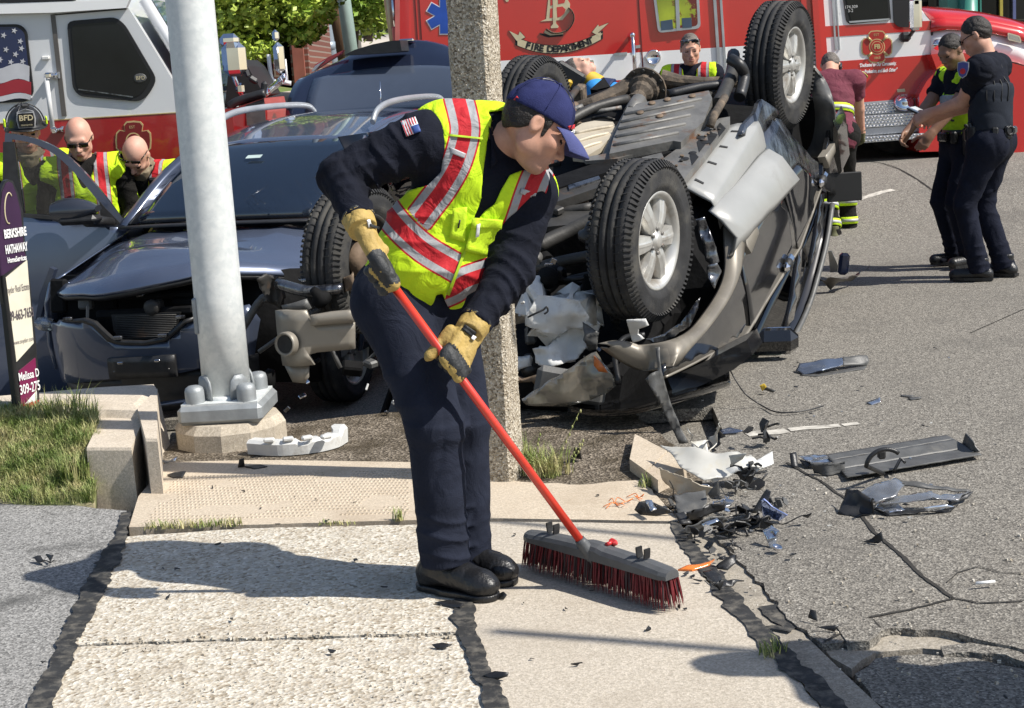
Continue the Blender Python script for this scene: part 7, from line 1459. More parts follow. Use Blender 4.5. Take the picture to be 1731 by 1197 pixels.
# boots
for a_,dx,dy in ((anR,-.005,.0),(anL,-.015,.0)):
    v=Vol((a_[0]-.16,a_[1]-.30,0),(a_[0]+.32,a_[1]+.15,.22),.0045);g=a_[1];x0=a_[0]+dx
    fw=nrm(V(.80,-.60,0));P_=lambda u,s_,z:V(x0,g,0)+fw*u+np.cross(V(0,0,1),fw)*s_+V(0,0,z)
    v.add(capped(P_(-.0,0,.20),P_(-.01,0,.07),.060,.058),.03);v.add(cone(P_(-.055,0,.06),P_(-.05,0,.04),.042,.042),.03);v.add(cone(P_(.0,0,.075),P_(.15,0,.055),.056,.046,(V(0,0,1).astype(np.float32),1.05)),.03);v.add(ell(P_(.165,0,.048),(.062,.052,.042),np.stack([fw,np.cross(V(0,0,1),fw),V(0,0,1)],1)),.02)
    v.cut(V(0,0,.022),V(0,0,-1));v.wrinkle(.002,40,9,(1,1,1),lambda p:np.exp(-((p[:,2]-.08)/.05)**2));bo=v.build('boot',m_boot,sw)
    v=Vol((a_[0]-.16,a_[1]-.30,-.01),(a_[0]+.32,a_[1]+.15,.06),.0045)
    for u0,u1,r in ((-.055,.04,.042),(.04,.15,.046),(.15,.175,.043)):v.add(cone(P_(u0,0,.015),P_(u1,0,.015),r,r),.02,0,.003)
    v.cut(V(0,0,.024),V(0,0,1));v.cut(V(0,0,.002),V(0,0,-1));v.build('sole',m_boot,bo)
    for i in range(7):
        mb=MB();u=.045+.012*i;z=.128-.0085*i;mb.tube(smoothpath([P_(u-.01,.034,z-.012),P_(u,.015,z+.0),P_(u,-.015,z+.0),P_(u-.01,-.034,z-.012)],4),.0035,6);mb.build('lace',m_blackpl,bo)
# gloves
for g,kn,w_,el_,nm,tt in ((gR,knk_R,wrR,elR,'right',tR),(gL,knk_L,wrL,elL,'left',tL)):
    l2,h2=bbox_of([q[0] for q in g],.05);v=Vol(np.minimum(l2,w_-.09),np.maximum(h2,w_+.09),.0042);ww=nrm(w_-el_)
    for pr,k,t in g:v.add(pr,k,0 if t in ('m','t','f0','f1','f2') else 1,.0015)
    v.add(capped(w_-ww*.028,w_+ww*.028,.052,.047),.012,0);v.add(capped(w_-ww*.028,w_-ww*.020,.055,.055),.004,1)
    for i in range(3):v.add(cone(kn[i]-nrm(kn[i]-w_)*.012,kn[i+1]-nrm(kn[i+1]-w_)*.012,.0235,.0235),.006,1)
    up=nrm(np.mean(kn,0)-w_)
    for q in kn:v.add(cone(q-up*.026,q-up*.005,.014,.0165),.008,1)
    v.add(cone(kn[0]-nrm(kn[0]-w_)*.02,kn[3]-nrm(kn[3]-w_)*.02,.031,.029),0,1,0,'paint');v.add(cone(w_*.62+kn[0]*.38,w_*.62+kn[3]*.38,.012,.012),0,1,0,'paint')
    for pr,k,t in g:
        if t in ('f1','f3'):v.add(pr,0,1,.003,'paint')
    v.wrinkle(.0022,60,12);gl=v.build('glove',[m_glove,m_gloveblk],sw,label='%s work glove in tan leather with black knuckle padding' % nm)
    px_=PR(w_)
    if nm == 'right':q=[(620,372),(626,371),(629,383),(623,385)];q2=[(626,378),(642,384),(641,388),(625,383)];mts=(m_white,m_gloveblk)
    else:q=[(786,548),(806,562),(800,572),(780,556)];q2=[(800,566),(806,570),(801,576),(796,572)];mts=(m_gloveblk,m_white)
    decal('wrist_tab',q,gl,mts[0],gl,.004,4,.003);decal('wrist_tab',q2,gl,mts[1],gl,.006,4,.003)
# vest
S_=523.
BANDS=[[(768,120),(774,160),(781,188),(786,215),(783,240),(770,280),(748,318),(724,350),(690,395)],[(630,310),(644,340),(664,370),(690,398),(722,424),(764,449),(800,470)],[(912,288),(902,310),(893,334),(883,364),(872,392),(845,440)],[(740,500),(768,488),(790,474),(848,455)]]
v=Vol(lo,hi,.0052)
for pr,k in torso:v.add(pr,k,0,.020)
v.add(ell(J(725,455,4.86),(.16,.12,.13)),.05,0,.0)
v.add(cone(shR+nrm(elR-shR)*.02,elR,.106,.078),.012,0,0,'s');v.add(cone(shL+nrm(elL-shL)*.05,elL,.100,.08),.012,0,0,'s')
idx=v.near(.05);p=v.pts(idx);q=PR(p);front=(p-J(790,330,4.93))@_f < .02
arm=polysdf(q,[(540,250),(640,195),(700,182),(722,205),(742,238),(748,262),(744,290),(722,314),(690,325),(672,338),(655,320),(640,345),(560,340)])/S_
arm2=polysdf(q,[(915,268),(928,280),(932,300),(925,330),(905,370),(888,400),(850,430),(845,480),(960,480),(980,300)])/S_
veeA=polysdf(q,[(826,190),(832,200),(826,240),(820,280),(814,340),(804,372),(818,356),(836,345),(846,322),(862,296),(888,285),(925,280),(940,240),(900,180)])/S_
hemp=polysdf(q,[(560,440),(655,458),(664,482),(690,505),(715,521),(730,521),(738,500),(748,497),(764,542),(772,538),(790,500),(845,470),(900,470),(900,700),(560,700)])/S_
dd=v.d[idx];dd=np.maximum(dd,-hemp);dd=np.where(front,np.maximum(dd,-veeA),dd);dd=np.maximum(dd,np.where(p[:,1] < 4.99,-arm,-1));dd=np.where(front,np.maximum(dd,-(arm2-.0)),dd);v.d[idx]=dd
v.folds(J(740,470,4.9),che,.010,3.5,31,.0,1.0,2.6,.3);v.wrinkle(.006,24,21,(1,1,.7),lambda p_:.5+.8*np.exp(-((np.linalg.norm(p_-J(830,400,4.75),axis=1))/.12)**2))
def band(p_):
    q_=PR(p_);ds=[polydist(q_,smoothpath(b_,5))/S_ for b_ in BANDS];side=(q_[:,0]-805)*(520-372)-(q_[:,1]-372)*(745-805);out=np.where(side < 0,ds[0],.1);out=np.minimum(out,ds[2]);out=np.where((side > 0) & (ds[3] < .06),ds[3],out);return np.where((side < 0) & (ds[1] < .056),ds[1],out)
vest=v.build('vest',m_vest,sw,attr={'band':band},label='yellow vest with red and silver bands')
decal('reflector_tab',[(760,248),(788,260),(785,268),(757,257)],vest,m_silver,vest,.0025,5,.002);decal('reflector_tab',[(881,318),(907,327),(904,336),(879,327)],vest,m_silver,vest,.0025,5,.002)
decal('shoulder_seam',[(754,226),(816,233),(817,236),(754,230)],vest,M('vest_dark_yellow',(.42,.6,.02),.7),vest,.004,6,.003)  # darker yellow for the seam and the zip
decal('pocket',[(766,352),(790,350),(786,410),(760,402)],vest,m_hivis,vest,.006,6,.006);decal('pocket',[(800,372),(848,376),(838,438),(786,424)],vest,m_hivis,vest,.012,7,.006);decal('pen_loop',[(806,380),(812,378),(810,400),(804,402)],vest,m_white,vest,.022,4,.004);decal('pocket_flap',[(798,368),(850,372),(848,388),(796,386)],vest,m_hivis,vest,.02,6,.004);decal('pen',[(776,372),(779,372),(776,386),(773,386)],vest,m_black,vest,.014,3,.002)
decal('zip',[(803,376),(807,376),(760,500),(755,498)],vest,M('vest_dark_yellow',(.42,.6,.02),.7),vest,.004,10,.003)
# ---------------------------------------------------------------- broom
br=thing('broom','wide push broom with red handle and dark red bristles held by the sweeping man','broom',G(1010,1000))
mb=MB();mb.tube([ha+hax*.055,ha+(hb-ha)*.5,hb-hax*.06],.0138,16);hd=mb.build('handle',m_broomred,br)
mb=MB();mb.tube([ha-hax*.02,ha+hax*.045,ha+hax*.055],[.0150,.0155,.0145],16);mb.build('grip',m_gloveblk,hd);mb=MB();mb.tube([ha+hax*.046,ha+hax*.058],.0152,16);mb.build('grip_ring',M('green_tape',(.05,.2,.13),.5),hd)
mb=MB();mb.tube([hb-hax*.085,hb-hax*.07,hb-hax*.01,hb+hax*.02],[.0165,.0185,.022,.024],16);mb.build('socket',m_broomgrey,br)
b0,b1=G(893,960),G(1138,1036);bx=nrm(b1-b0);L=np.linalg.norm(b1-b0);by=np.cross(V(0,0,1),bx);bc=(b0+b1)/2+by*.01;tz=.125
mb=MB();sec=lambda t:[(-.038,0),(-.038,.012),(-.03,.022),(-.012,.028),(.012,.028),(.03,.022),(.038,.012),(.038,0)]
R_=[]
for t in np.linspace(-1,1,25):
    k=1-.25*max(0,abs(t)-.93)/.07;arch=.012*(1-t*t)+(.006 if abs(t) < .12 else 0);R_.append([bc+bx*t*L*.49+by*a*k+V(0,0,tz-.022+b*(1+.2*(1-t*t))+arch*(b > .005)) for a,b in sec(t)])
mb.grid([r_+r_[:1] for r_ in R_],smooth=False);mb.prism(R_[0],bx*.001);mb.prism(R_[-1],-bx*.001);bh=mb.build('head',m_broomgrey,br)
for t in (-.62,.62):
    for g in (-1,1):
        mb=MB();c_=bc+bx*(t*L*.5+g*.011)+V(0,0,tz+.02);mb.grid([[c_+by*.012*s_+V(0,0,h)+bx*g*.004*math.sin(h*60) for s_ in (-1,1)] for h in (0,.012,.024,.032)],thick=bx*g*.006,smooth=False);mb.build('scraper_clip',m_blackpl,bh)
mb=MB();c_=bc+bx*.045+V(0,0,tz+.03)+by*.03;mb.rbox(c_,(.036,.022,.02),frame(V(.3,0,1),bx),.008);mb.cyl(c_,c_-by*.03,.007,n=8);mb.build('wing_screw',M('red_plastic',(.5,.03,.03),.35,coat=.4),bh)
r=random.Random(6)
for i in range(42):
    for j in range(5):
        t=-1+2*(i+.5)/42;yy=(j-2)/2;mb=MB();base=bc+bx*t*L*.485+by*yy*.030+V(0,0,tz-.02);fl2=.018;
        for k in range(5):
            tip=base+bx*(t*.014+r.uniform(-fl2,fl2)*.4)+by*(yy*.012+r.uniform(-.008,.008))+V(0,0,-(tz-.024)*r.uniform(.94,1.0));s_=V(r.gauss(0,1),r.gauss(0,1),0);s_=nrm(s_)*.0028;n2=nrm(np.cross(s_,tip-base))*.0028;b_=base+bx*r.uniform(-.005,.005)+by*r.uniform(-.004,.004);md=b_*.5+tip*.5
            mb.add([b_-s_,b_+s_,b_+n2,md-s_*1.0,md+s_*1.0,md+n2,tip],[(0,1,4,3),(1,2,5,4),(2,0,3,5),(3,4,6),(4,5,6),(5,3,6)],0 if r.random() < .72 else 1)
        mb.build('bristle_tuft',[m_bristle,m_bristledk],br)
# ---------------------------------------------------------------- everyone else: posed from a small skeleton (f forward, r the person's right, z up)
def ik(a,b,l1,l2,pole):
    d=b-a;L=min(np.linalg.norm(d),(l1+l2)*.999);u=nrm(d);x=(l1*l1-l2*l2+L*L)/(2*L);h=math.sqrt(max(0,l1*l1-x*x));p=np.asarray(pole)-u*(np.asarray(pole)@u);return a+u*x+nrm(p)*h
def human(name,label,base,face,H=1.78,lean=0.,twist=0.,head=(0,0),hands=None,feet=None,build=1.,group=None,res=.0085,skin=None,short=False,shirt=None,trousers=None,boots=None,hair=None,vest=None,gloves=None,curl=.6,shift=(0,0),headroll=0.,sleeve=.5,hip_drop=0.,shirtlen=.10,polevec=None,aim=None,smile=False,bunker=False,hairstyle=1.):
    k=H/1.78;f0=V(math.cos(face),math.sin(face),0);r0=V(f0[1],-f0[0],0);z=V(0,0,1);base=np.asarray(base,dtype=float);t=thing(name,label,'person',base,group)
    hip=base+z*(.93*k-hip_drop)+f0*shift[0]+r0*shift[1];ft=feet or ((0.02,.10),(-.02,-.10))
    tu=nrm(z*math.cos(lean)+f0*math.sin(lean));a=twist;f1=nrm(f0*math.cos(a)+r0*math.sin(a));r1=nrm(np.cross(f1,tu));f1=np.cross(tu,r1)
    che=hip+tu*.33*k;nb=hip+tu*.53*k;sh={s:hip+tu*.475*k+r1*.185*k*s*build for s in (1,-1)}
    hy,hp=head;hf=nrm(f1*math.cos(hy)+r1*math.sin(hy));hu0=nrm(z*.75+tu*.25) if lean < .9 else tu;hu0=nrm(hu0-hf*(hu0@hf));hf2=nrm(hf*math.cos(hp)-hu0*math.sin(hp));hu2=nrm(hu0*math.cos(hp)+hf*math.sin(hp));rr=np.cross(hf2,hu2);hu2=nrm(hu2*math.cos(headroll)+rr*math.sin(headroll))
    hc=nb+nrm(tu+hu2*.8)*.075*k+hu2*.105*k+hf2*.022;hd=hands or ((.25,.22,.95),(.25,-.22,.95));fl=(f1.astype(np.float32),1.45)
    if aim is not None and not getattr(human,'busy',False):      # slide the stance until the head stands where the photo has it
        tgt=D(aim[0],aim[1],hc[1]);dlt=tgt-hc;base=base+dlt;hip=hip+dlt;che=che+dlt;nb=nb+dlt;hc=hc+dlt;sh={s:q+dlt for s,q in sh.items()};t.location=Vector(base);ORG[t]=base
    J={};legs=[];arms=[];hpr=[]
    for i,s in enumerate((1,-1)):
        ank=base+f0*ft[i][0]+r0*ft[i][1]+z*.09*k;hj=hip+r0*.085*s*k-z*.02;kn=ik(hj,ank,.43*k,.43*k,f0+r0*.1*s);J[s]=(hj,kn,ank)
        legs += [(cone(hj,kn,.098*k*build,.068*k),.04),(cone(kn,ank,.068*k,.048*k),.03),(cone(ank-z*.03+f0*-.04,ank-z*.055+f0*.13,.04,.032),.03)]
        wr=base+f0*hd[i][0]+r0*hd[i][1]+z*hd[i][2]*k;pv=(-z*.8-f0*.4+r0*.35*s) if polevec is None else polevec[i];el=ik(sh[s],wr,.29*k,.25*k,pv);wr=el+nrm(wr-el)*.25*k;J['a%d' % s]=(sh[s],el,wr)
        arms += [(cone(sh[s],el,.062*k*build,.046*k),.03,s),(cone(el,wr,.046*k,.032*k),.02,s)]
        hdirection=nrm(nrm(wr-el)+(-z*.15));hpr += handprims(wr,hdirection,nrm(r1*s*.8+z*.5),-s,k*1.02,curl)
    torso=[(cone(hip,che,.142*k*build,.158*k*build,fl),.04),(cone(sh[1],sh[-1],.082*k,.082*k),.06),(cone(che,hip+tu*.44*k,.158*k*build,.12*k,fl),.05),(cone(J[1][0],J[-1][0],.12*k*build,.12*k*build),.05)]
    neck=[(cone(nb-tu*.02,hc-hu2*.07-hf2*.02,.062*k,.055*k),.03)];hps,HP,HR=headprims(hc,hf2,hu2,k*1.0,smile)
    allp=[p for p,*_ in torso+arms+legs+hpr]+[hps[0][0],hps[1][0]];lo,hi=bbox_of(allp,.07);lo[2]=min(lo[2],base[2]-.0)
    sk=skin or m_skin;v=Vol(lo,hi,res)
    for p,q in torso+legs:v.add(p,q,4,-.008)
    for p,q,s in arms:v.add(p,q,0 if short else 4,0 if short else -.006)
    for p,q in neck:v.add(p,q,0)
    for p,q,i_,op in hps:v.add(p,q,i_,0,op)
    gm=5 if gloves else 0
    for p,q in hpr:v.add(p,q,gm,.003 if gloves else 0)
    for s in (1,-1):e_,w_=J['a%d' % s][1:];v.add(cone(w_-nrm(w_-e_)*.02,w_+nrm(w_-e_)*.03,.034*k,.03*k),.015,gm)
    bd=v.build('body',[sk,m_eye,m_lip,m_teeth,shirt or m_navy,gloves or m_gloveblk],t)
    if hair is not None:
        v=Vol(hc-.15,hc+.15,.006);v.add(ell(HP(-.014,0,.022),np.array((.103,.083,.104))*k*hairstyle,HR));v.cut(HP(.05,0,.03),nrm(HR[:,0]*.95-HR[:,2]*.35));v.cut(HP(-.05,0,-.06),nrm(-HR[:,2]*.9+HR[:,0]*.4));v.cut(HP(.0,0,-.008),nrm(HR[:,0]*.75-HR[:,2]*.75));v.wrinkle(.003,70,3);v.build('hair',hair,t)
    if shirt is not None:
        v=Vol(lo,hi,res)
        for p,q in torso:v.add(p,q,0,.012)
        v.add(capped(hip-tu*shirtlen,hip+tu*.08,.152*k*build,.15*k*build,fl),.03)
        for s in (1,-1):
            S,E_,W_=J['a%d' % s];end=(S+(E_-S)*(sleeve/.5)*.98) if sleeve <= .5 else None
            if short:v.add(capped(S,S+(E_-S)*.62,.078*k*build,.072*k),.04)
            else:v.add(cone(S,E_,.072*k*build,.06*k),.035);v.add(capped(E_,W_-nrm(W_-E_)*.01,.06*k,.045*k),.025)
        v.add(capped(nb-tu*.04,nb+nrm(hc-hu2*.07-hf2*.02-nb)*.045,.078*k,.068*k),.02)
        v.wrinkle(.004,19,int(abs(base[0])*100),(1,1,.8));v.folds(hip,nb,.010,3.5,int(abs(base[0])*90),.0,.8,2.4,.3)
        for s in (1,-1):S,E_,W_=J['a%d' % s];v.folds(S,E_,.010,4,s+5,.1,.95,1.5,.12);(0 if short else v.folds(E_,W_,.010,4,s+9,.0,.9,1.2,.1))
        st=v.build('shirt',shirt,t)
        J['shirt']=st
    if trousers is not None:
        v=Vol(lo,(hi[0],hi[1],hip[2]+.16),res)
        for s in (1,-1):
            hj,kn,ank=J[s];v.add(cone(hj,kn,.106*k*build,.079*k),.035);v.add(capped(kn,ank-z*.035,.079*k,.068*k),.03);v.add(capped(kn+(ank-kn)*.7,ank-z*.035,.064*k,.072*k),.03)
        v.add(cone(J[1][0],J[-1][0],.13*k*build,.13*k*build),.05);v.add(capped(hip,hip+tu*.08,.152*k*build,.148*k*build,fl),.03);v.wrinkle(.004,15,int(abs(base[1])*100),(1,1,.5))
        for s in (1,-1):v.folds(J[s][0],J[s][1],.007,3,s+7,.35,1.0,2.2,.13);v.folds(J[s][1],J[s][2],.007,4,s+3,-.05,.3,1.6,.13);v.folds(J[s][1],J[s][2],.010,7,s+4,.7,1.05,1.6,.13)
        J['trousers']=v.build('trousers',trousers,t)
    for s in (1,-1):
        if boots is None:break
        ank=J[s][2];fd=nrm(f0+r0*.22*s);v=Vol(ank-.3,ank+.3,.008);P_=lambda u,h:V(ank[0],ank[1],base[2])+fd*u+z*h
        v.add(capped(P_(-.01,.16),P_(-.01,.05),.052,.05),.03);v.add(cone(P_(-.05,.045),P_(.17,.04),.044,.042),.03);v.cut(P_(0,.004),-z);bo=v.build('shoe',boots,t)
        mb=MB();sd_=np.cross(z,fd);mb.prism([P_(u,.0)+sd_*w_ for u,w_ in [(-.09,-.03),(-.09,.03),(-.02,.045),(.1,.05),(.18,.035),(.205,0),(.18,-.035),(.1,-.05),(-.02,-.045)]],z*.022);mb.build('sole',m_sole if boots is m_olive else m_boot,bo)
    if vest is not None:
        v=Vol(lo,hi,res*.8)
        for p,q in torso[:3]:v.add(p,q,0,.028)
        v.add(capped(hip-tu*.02,hip+tu*.1,.175*k*build,.172*k*build,fl),.03)
        for s in (1,-1):S,E_,W_=J['a%d' % s];v.add(cone(S+r1*s*.035,E_+r1*s*.02,.09*k,.085*k),.01,0,0,'s')
        v.add(cone(nb+f1*.02-tu*.03,nb+hu2*.12,.085*k,.09*k),.01,0,0,'s');v.add(cone(nb+f1*.12-tu*.02,hip+tu*.30*k+f1*.2,.06*k,.006),.01,0,0,'s');v.folds(hip,nb,.010,3.2,17,.0,.9,2.6,.3);v.wrinkle(.004,18,4,(1,1,.7))
        def band(p):
            x=(p-hip)@r1;h=(p-hip)@tu;b=np.abs(np.abs(x)-(.115+.04*np.clip(.3-h,0,1)))*.95;b2=np.abs(h-.10);return np.where(b2 < .05,b2,b)
        J['vest']=v.build('vest',m_vest2,t,attr={'band':band})
        mb=MB();mb.tube([hip+tu*h+f1*(.145*build*k+.012*(h < .25)) for h in (.02,.1,.2,.28)],[(.006,.003)]*4,6);mb.build('vest_zip',m_hivis,J['vest'])
    J.update(dict(t=t,hip=hip,tu=tu,f=f1,r=r1,f0=f0,r0=r0,hc=hc,HP=HP,HR=HR,nb=nb,che=che,k=k,body=bd));return J
def shades(J,up=0.,mat=None):
    HP,HR=J['HP'],J['HR'];mb=MB()
    for g in (-1,1):mb.grid([[HP(.103-.25*abs(a)**2*8-.012*up*10,g*(.008+a),h+up+.004-.0*a) for a in (0,.02,.04,.056)] for h in (-.018,0,.012)],thick=HR[:,0]*.004);mb.tube([HP(.075-.05*up,g*.066,.006+up),HP(.03,g*.080,.010+up*.8),HP(-.01,g*.083,.006+up*.6)],.0035,6)
    mb.tube([HP(.104-.12*up,-.01,.006+up),HP(.104-.12*up,.01,.006+up)],.003,6);return mb.build('sunglasses',mat or m_eye,J['t'])
PI=math.pi;face_cam=-PI/2
# three firefighters behind the open car door
def gp(x,Y):p=D(x,500,Y);return V(p[0],p[1],-.25)
j=human('person','firefighter in black helmet seen through the car door window, banded yellow vest',gp(52,10.6),face_cam+.35,1.92,aim=(44,222),lean=.08,head=(.0,.12),hands=((.3,.16,1.0),(.3,-.16,1.0)),shirt=m_bunker,trousers=m_bunker,boots=m_boot,vest=1,gloves=m_gloveblk,build=1.12,skin=m_skin)
HP,HR,t=j['HP'],j['HR'],j['t']
v=Vol(j['hc']-.28,j['hc']+.28,.007);v.add(ell(HP(-.01,0,.045),(.135,.115,.125),HR));v.cut(HP(0,0,.035),-HR[:,2]);v.add(ell(HP(-.015,0,.032),(.185,.148,.014),HR),.02);v.add(ell(HP(-.1,0,.028),(.12,.11,.012),HR),.02);hl_=v.build('helmet',m_blackpl,t)
for a in (-90,-30,30,90,150,210):
    a_=math.radians(a);mb=MB();mb.tube([HP(-.01+.137*math.cos(a_)*math.sin(q),.117*math.sin(a_)*math.sin(q),.045+.128*math.cos(q)) for q in np.linspace(.1,1.45,9)],.005,6);mb.build('helmet_ridge',m_blackpl,hl_)
mb=MB();mb.prism([HP(.135-.02*abs(a)*10+.0,a,h) for a,h in [(-.05,.05),(.05,.05),(.058,.105),(.05,.15),(0,.17),(-.05,.15),(-.058,.105)]],HR[:,0]*.012);sh_=mb.build('helmet_shield',m_silver,hl_);mb=MB();mb.prism([HP(.145-.02*abs(a)*10,a,h) for a,h in [(-.044,.056),(.044,.056),(.05,.105),(.044,.142),(-.044,.142),(-.05,.105)]],HR[:,0]*.006);mb.build('shield_field',m_black,sh_)
text('shield_lettering','BFD',.052,HP(.150,0,.115),HR[:,1]*-1 if (HR[:,1]@_r2) < 0 else HR[:,1],HR[:,2],m_goldlt,sh_,extrude=.004,bold=.001);text('shield_lettering','FIREFIGHTER',.013,HP(.152,0,.072),HR[:,1]*-1 if (HR[:,1]@_r2) < 0 else HR[:,1],HR[:,2],m_goldlt,sh_,extrude=.004)
for g in (-1,1):
    mb=MB();mb.rbox(HP(.04,g*.125,.07),(.05,.012,.05),HR,.004);mb.build('reflector',m_hivis,hl_)
mb=MB();mb.rbox(HP(.13,0,.185),(.03,.05,.03),HR,.01);mb.build('helmet_crest',m_blackpl,hl_);mb=MB();mb.cyl(HP(.12,.12,.045),HP(.17,.12,.05),.017,n=10);mb.build('helmet_torch',m_scraped,hl_)
mb=MB();v=Vol(j['nb']-.2,j['nb']+.2,.008);v.add(capped(j['nb']-j['tu']*.05,j['nb']+j['tu']*.06+j['f']*.02,.105,.115));v.wrinkle(.005,30,2);v.build('collar',m_bunkertan,t)
j=human('person','bald firefighter wearing dark wraparound sunglasses, head bowed, in a banded vest',gp(142,10.45),face_cam+.18,1.92,aim=(133,232),lean=.10,head=(.05,.38),hands=((.25,.2,.98),(.25,-.2,.98)),shirt=m_bunker,trousers=m_bunker,boots=m_boot,vest=1,build=1.12,skin=m_skin2)
shades(j)
j=human('person','bald firefighter bending over the windscreen with sunglasses pushed up on his head',gp(262,10.7),face_cam-.1,1.92,aim=(229,262),lean=.42,head=(.15,.55),headroll=-.25,hands=((.42,.12,1.02),(.45,-.05,1.05)),shirt=m_bunker,trousers=m_bunker,boots=m_boot,vest=1,gloves=m_gloveblk,build=1.08,skin=m_skin2,shift=(-.12,0))
shades(j,.075);t=j['t'];v=Vol(j['nb']-.2,j['nb']+.2,.008);v.add(capped(j['nb']-j['tu']*.06,j['nb']+j['tu']*.05+j['f']*.02,.10,.108));v.wrinkle(.005,30,2);v.build('collar',m_bunkertan,t)
mb=MB();mb.rbox(j['nb']+j['f']*.12-j['r']*.1-j['tu']*.06,(.055,.03,.11),np.stack([j['r'],j['f'],j['tu']],1),.01);mb.build('radio',m_blackpl,t)
# paramedic by the ambulance
p=D(1166,300,13.4);p[2]=hz(p[0],13.4)+.02
j=human('person','grey haired paramedic in banded vest over a black T-shirt standing before the ambulance',p,face_cam-.25,1.82,aim=(1167,82),lean=.05,head=(-.15,.22),hands=((.2,.25,.95),(.2,-.25,.95)),shirt=m_navy,trousers=m_navytr,boots=m_boot,vest=1,hair=m_hairgrey,skin=m_skin)
shades(j,.085,m_scraped)
# firefighter in maroon bending away from us
p=D(1424,405,13.35);p[2]=.01
j=human('person','firefighter in maroon T-shirt and black bunker trousers bending beside the overturned car',p,PI/2-.15,1.80,lean=.42,head=(.1,.75),hands=((.42,.22,.86),(.46,-.10,.86)),feet=((.05,.06),(-.16,-.09)),shirt=m_maroon,trousers=m_bunker,boots=m_olive,short=True,hair=m_hairgrey,gloves=m_olive,build=1.1,shift=(-.10,-.06),shirtlen=.14,curl=.9)
t=j['t'];hip,tu,f1,r1=j['hip'],j['tu'],j['f'],j['r']
def belt_ring(name,c,ax,rx,ry,h,mat,parent,f,r,n=28,th=.006):
    mb=MB();P=[[c+r*(rx+q)*math.cos(a)+f*(ry+q)*math.sin(a)+ax*z_ for q,z_ in ((0,-h/2),(th,-h/2),(th,h/2),(0,h/2),(0,-h/2))] for a in np.linspace(0,2*PI,n+1)];mb.grid(P);return mb.build(name,mat,parent)
belt_ring('reflective_band',hip+tu*.20,tu,.178,.128,.07,m_hivis,t,f1,r1);belt_ring('reflective_band',hip+tu*.20,tu,.1815,.1315,.03,m_silver,t,f1,r1)
for s in (1,-1):
    hj,kn,ank=j[s]
    for u,wd in ((.42,.075),(.80,.06)):
        c_=kn+(ank-kn)*u;ax=nrm(kn-ank);belt_ring('trouser_band',c_,ax,.074,.080,wd,m_hivis,t,nrm(f1-ax*(f1@ax)),nrm(r1),20,.010);belt_ring('trouser_band',c_,ax,.084,.090,wd*.4,m_silver,t,nrm(f1-ax*(f1@ax)),nrm(r1),20,.003)
S=j['a1'][0];mb=MB();mb.grid([[S+r1*(.03+.02*i)+j['tu']*(.072-.012*i*i*.3)-f1*a for a in (-.02,.02)] for i in range(5)],thick=tu*.008);mb.build('shoulder_stripe',M('pale_yellow',(.6,.5,.12),.7),t)
mb=MB();mb.rbox(j['hc']+j['HR'][:,1]*.085-j['HR'][:,2]*.01,(.05,.03,.09),j['HR'],.012);mb.build('ear_defender',m_blackpl,t)
# two police officers
def duty(j,seed,radio=True):
    t,hip,tu,f1,r1=j['t'],j['hip'],j['tu'],j['f'],j['r'];belt_ring('duty_belt',hip+tu*.075,tu,.168,.125,.05,m_boot,t,f1,r1)
    for i,(a,sz,nm,mt) in enumerate([(0,(.10,.05,.07),'belt_buckle',m_scraped),(28,(.05,.04,.09),'magazine_pouch',m_boot),(-25,(.05,.035,.08),'pouch',m_boot),(60,(.07,.045,.20),'holster',m_boot),(155,(.06,.035,.09),'handcuff_case',m_boot),(-70,(.05,.04,.17),'radio_holder',m_blackpl),(-120,(.045,.04,.12),'torch_pouch',m_boot),(180,(.08,.03,.055),'pouch',m_scraped if seed else m_boot),(120,(.05,.035,.1),'spray_pouch',m_boot)]):
        q=math.radians(a+90);o=r1*math.cos(q)*.185+f1*math.sin(q)*.142;n_=nrm(o);mb=MB();mb.rbox(hip+tu*(.075-sz[2]*.3)+o+n_*.015,sz,np.stack([nrm(np.cross(tu,n_)),n_,tu],1),.012)
        if nm == 'holster':mb.rbox(hip+tu*.11+o+n_*.02,(.03,.045,.07),np.stack([nrm(np.cross(tu,n_)),n_,nrm(tu+f1*.4)],1),.01)
        if nm == 'handcuff_case':mb.lathe(hip+tu*.06+o+n_*.03,n_,[(.03,0),(.035,.008),(.03,.014),(.022,.008)],16)
        mb.build(nm,mt,t)
    if radio:
        mb=MB();mb.rbox(j['a1'][0]-tu*.06+f1*.09-r1*.05,(.04,.03,.06),np.stack([r1,f1,tu],1),.008);mb.build('shoulder_microphone',m_blackpl,t)
p=D(1678,470,10.75);p[2]=-.005
j=human('person','police officer nearest us in dark ballistic vest, back turned, holding a notebook',p,PI-.60,1.86,lean=.03,twist=.0,head=(-.12,.42),hands=((.40,.10,1.10),(.42,-.08,1.12)),polevec=(V(.3,-.5,-.5),V(.2,.5,-.7)),feet=((-.05,.13),(.06,-.10)),shirt=m_pol,trousers=m_poltr,boots=m_boot,short=True,hair=m_hair,build=1.1,skin=m_skin,shirtlen=.02,curl=.9)
t=j['t'];duty(j,1);shades(j)
v=Vol(j['hip']-.5,j['hip']+.8,.008)
k=j['k'];fl=(j['f'].astype(np.float32),1.45);v.add(capped(j['hip']+j['tu']*.10,j['che'],.172*k,.180*k,fl),.03,0,.028);v.add(cone(j['che'],j['hip']+j['tu']*.42,.178*k,.13*k,fl),.04,0,.028)
for s in (1,-1):v.add(cone(j['a%d' % s][0]+j['r']*s*.05,j['a%d' % s][1]+j['r']*s*.03,.085,.085),.01,0,0,'s')
v.wrinkle(.003,20,3);bv=v.build('ballistic_vest',m_polvest,t)
qv=PR(o_v[bv.name])
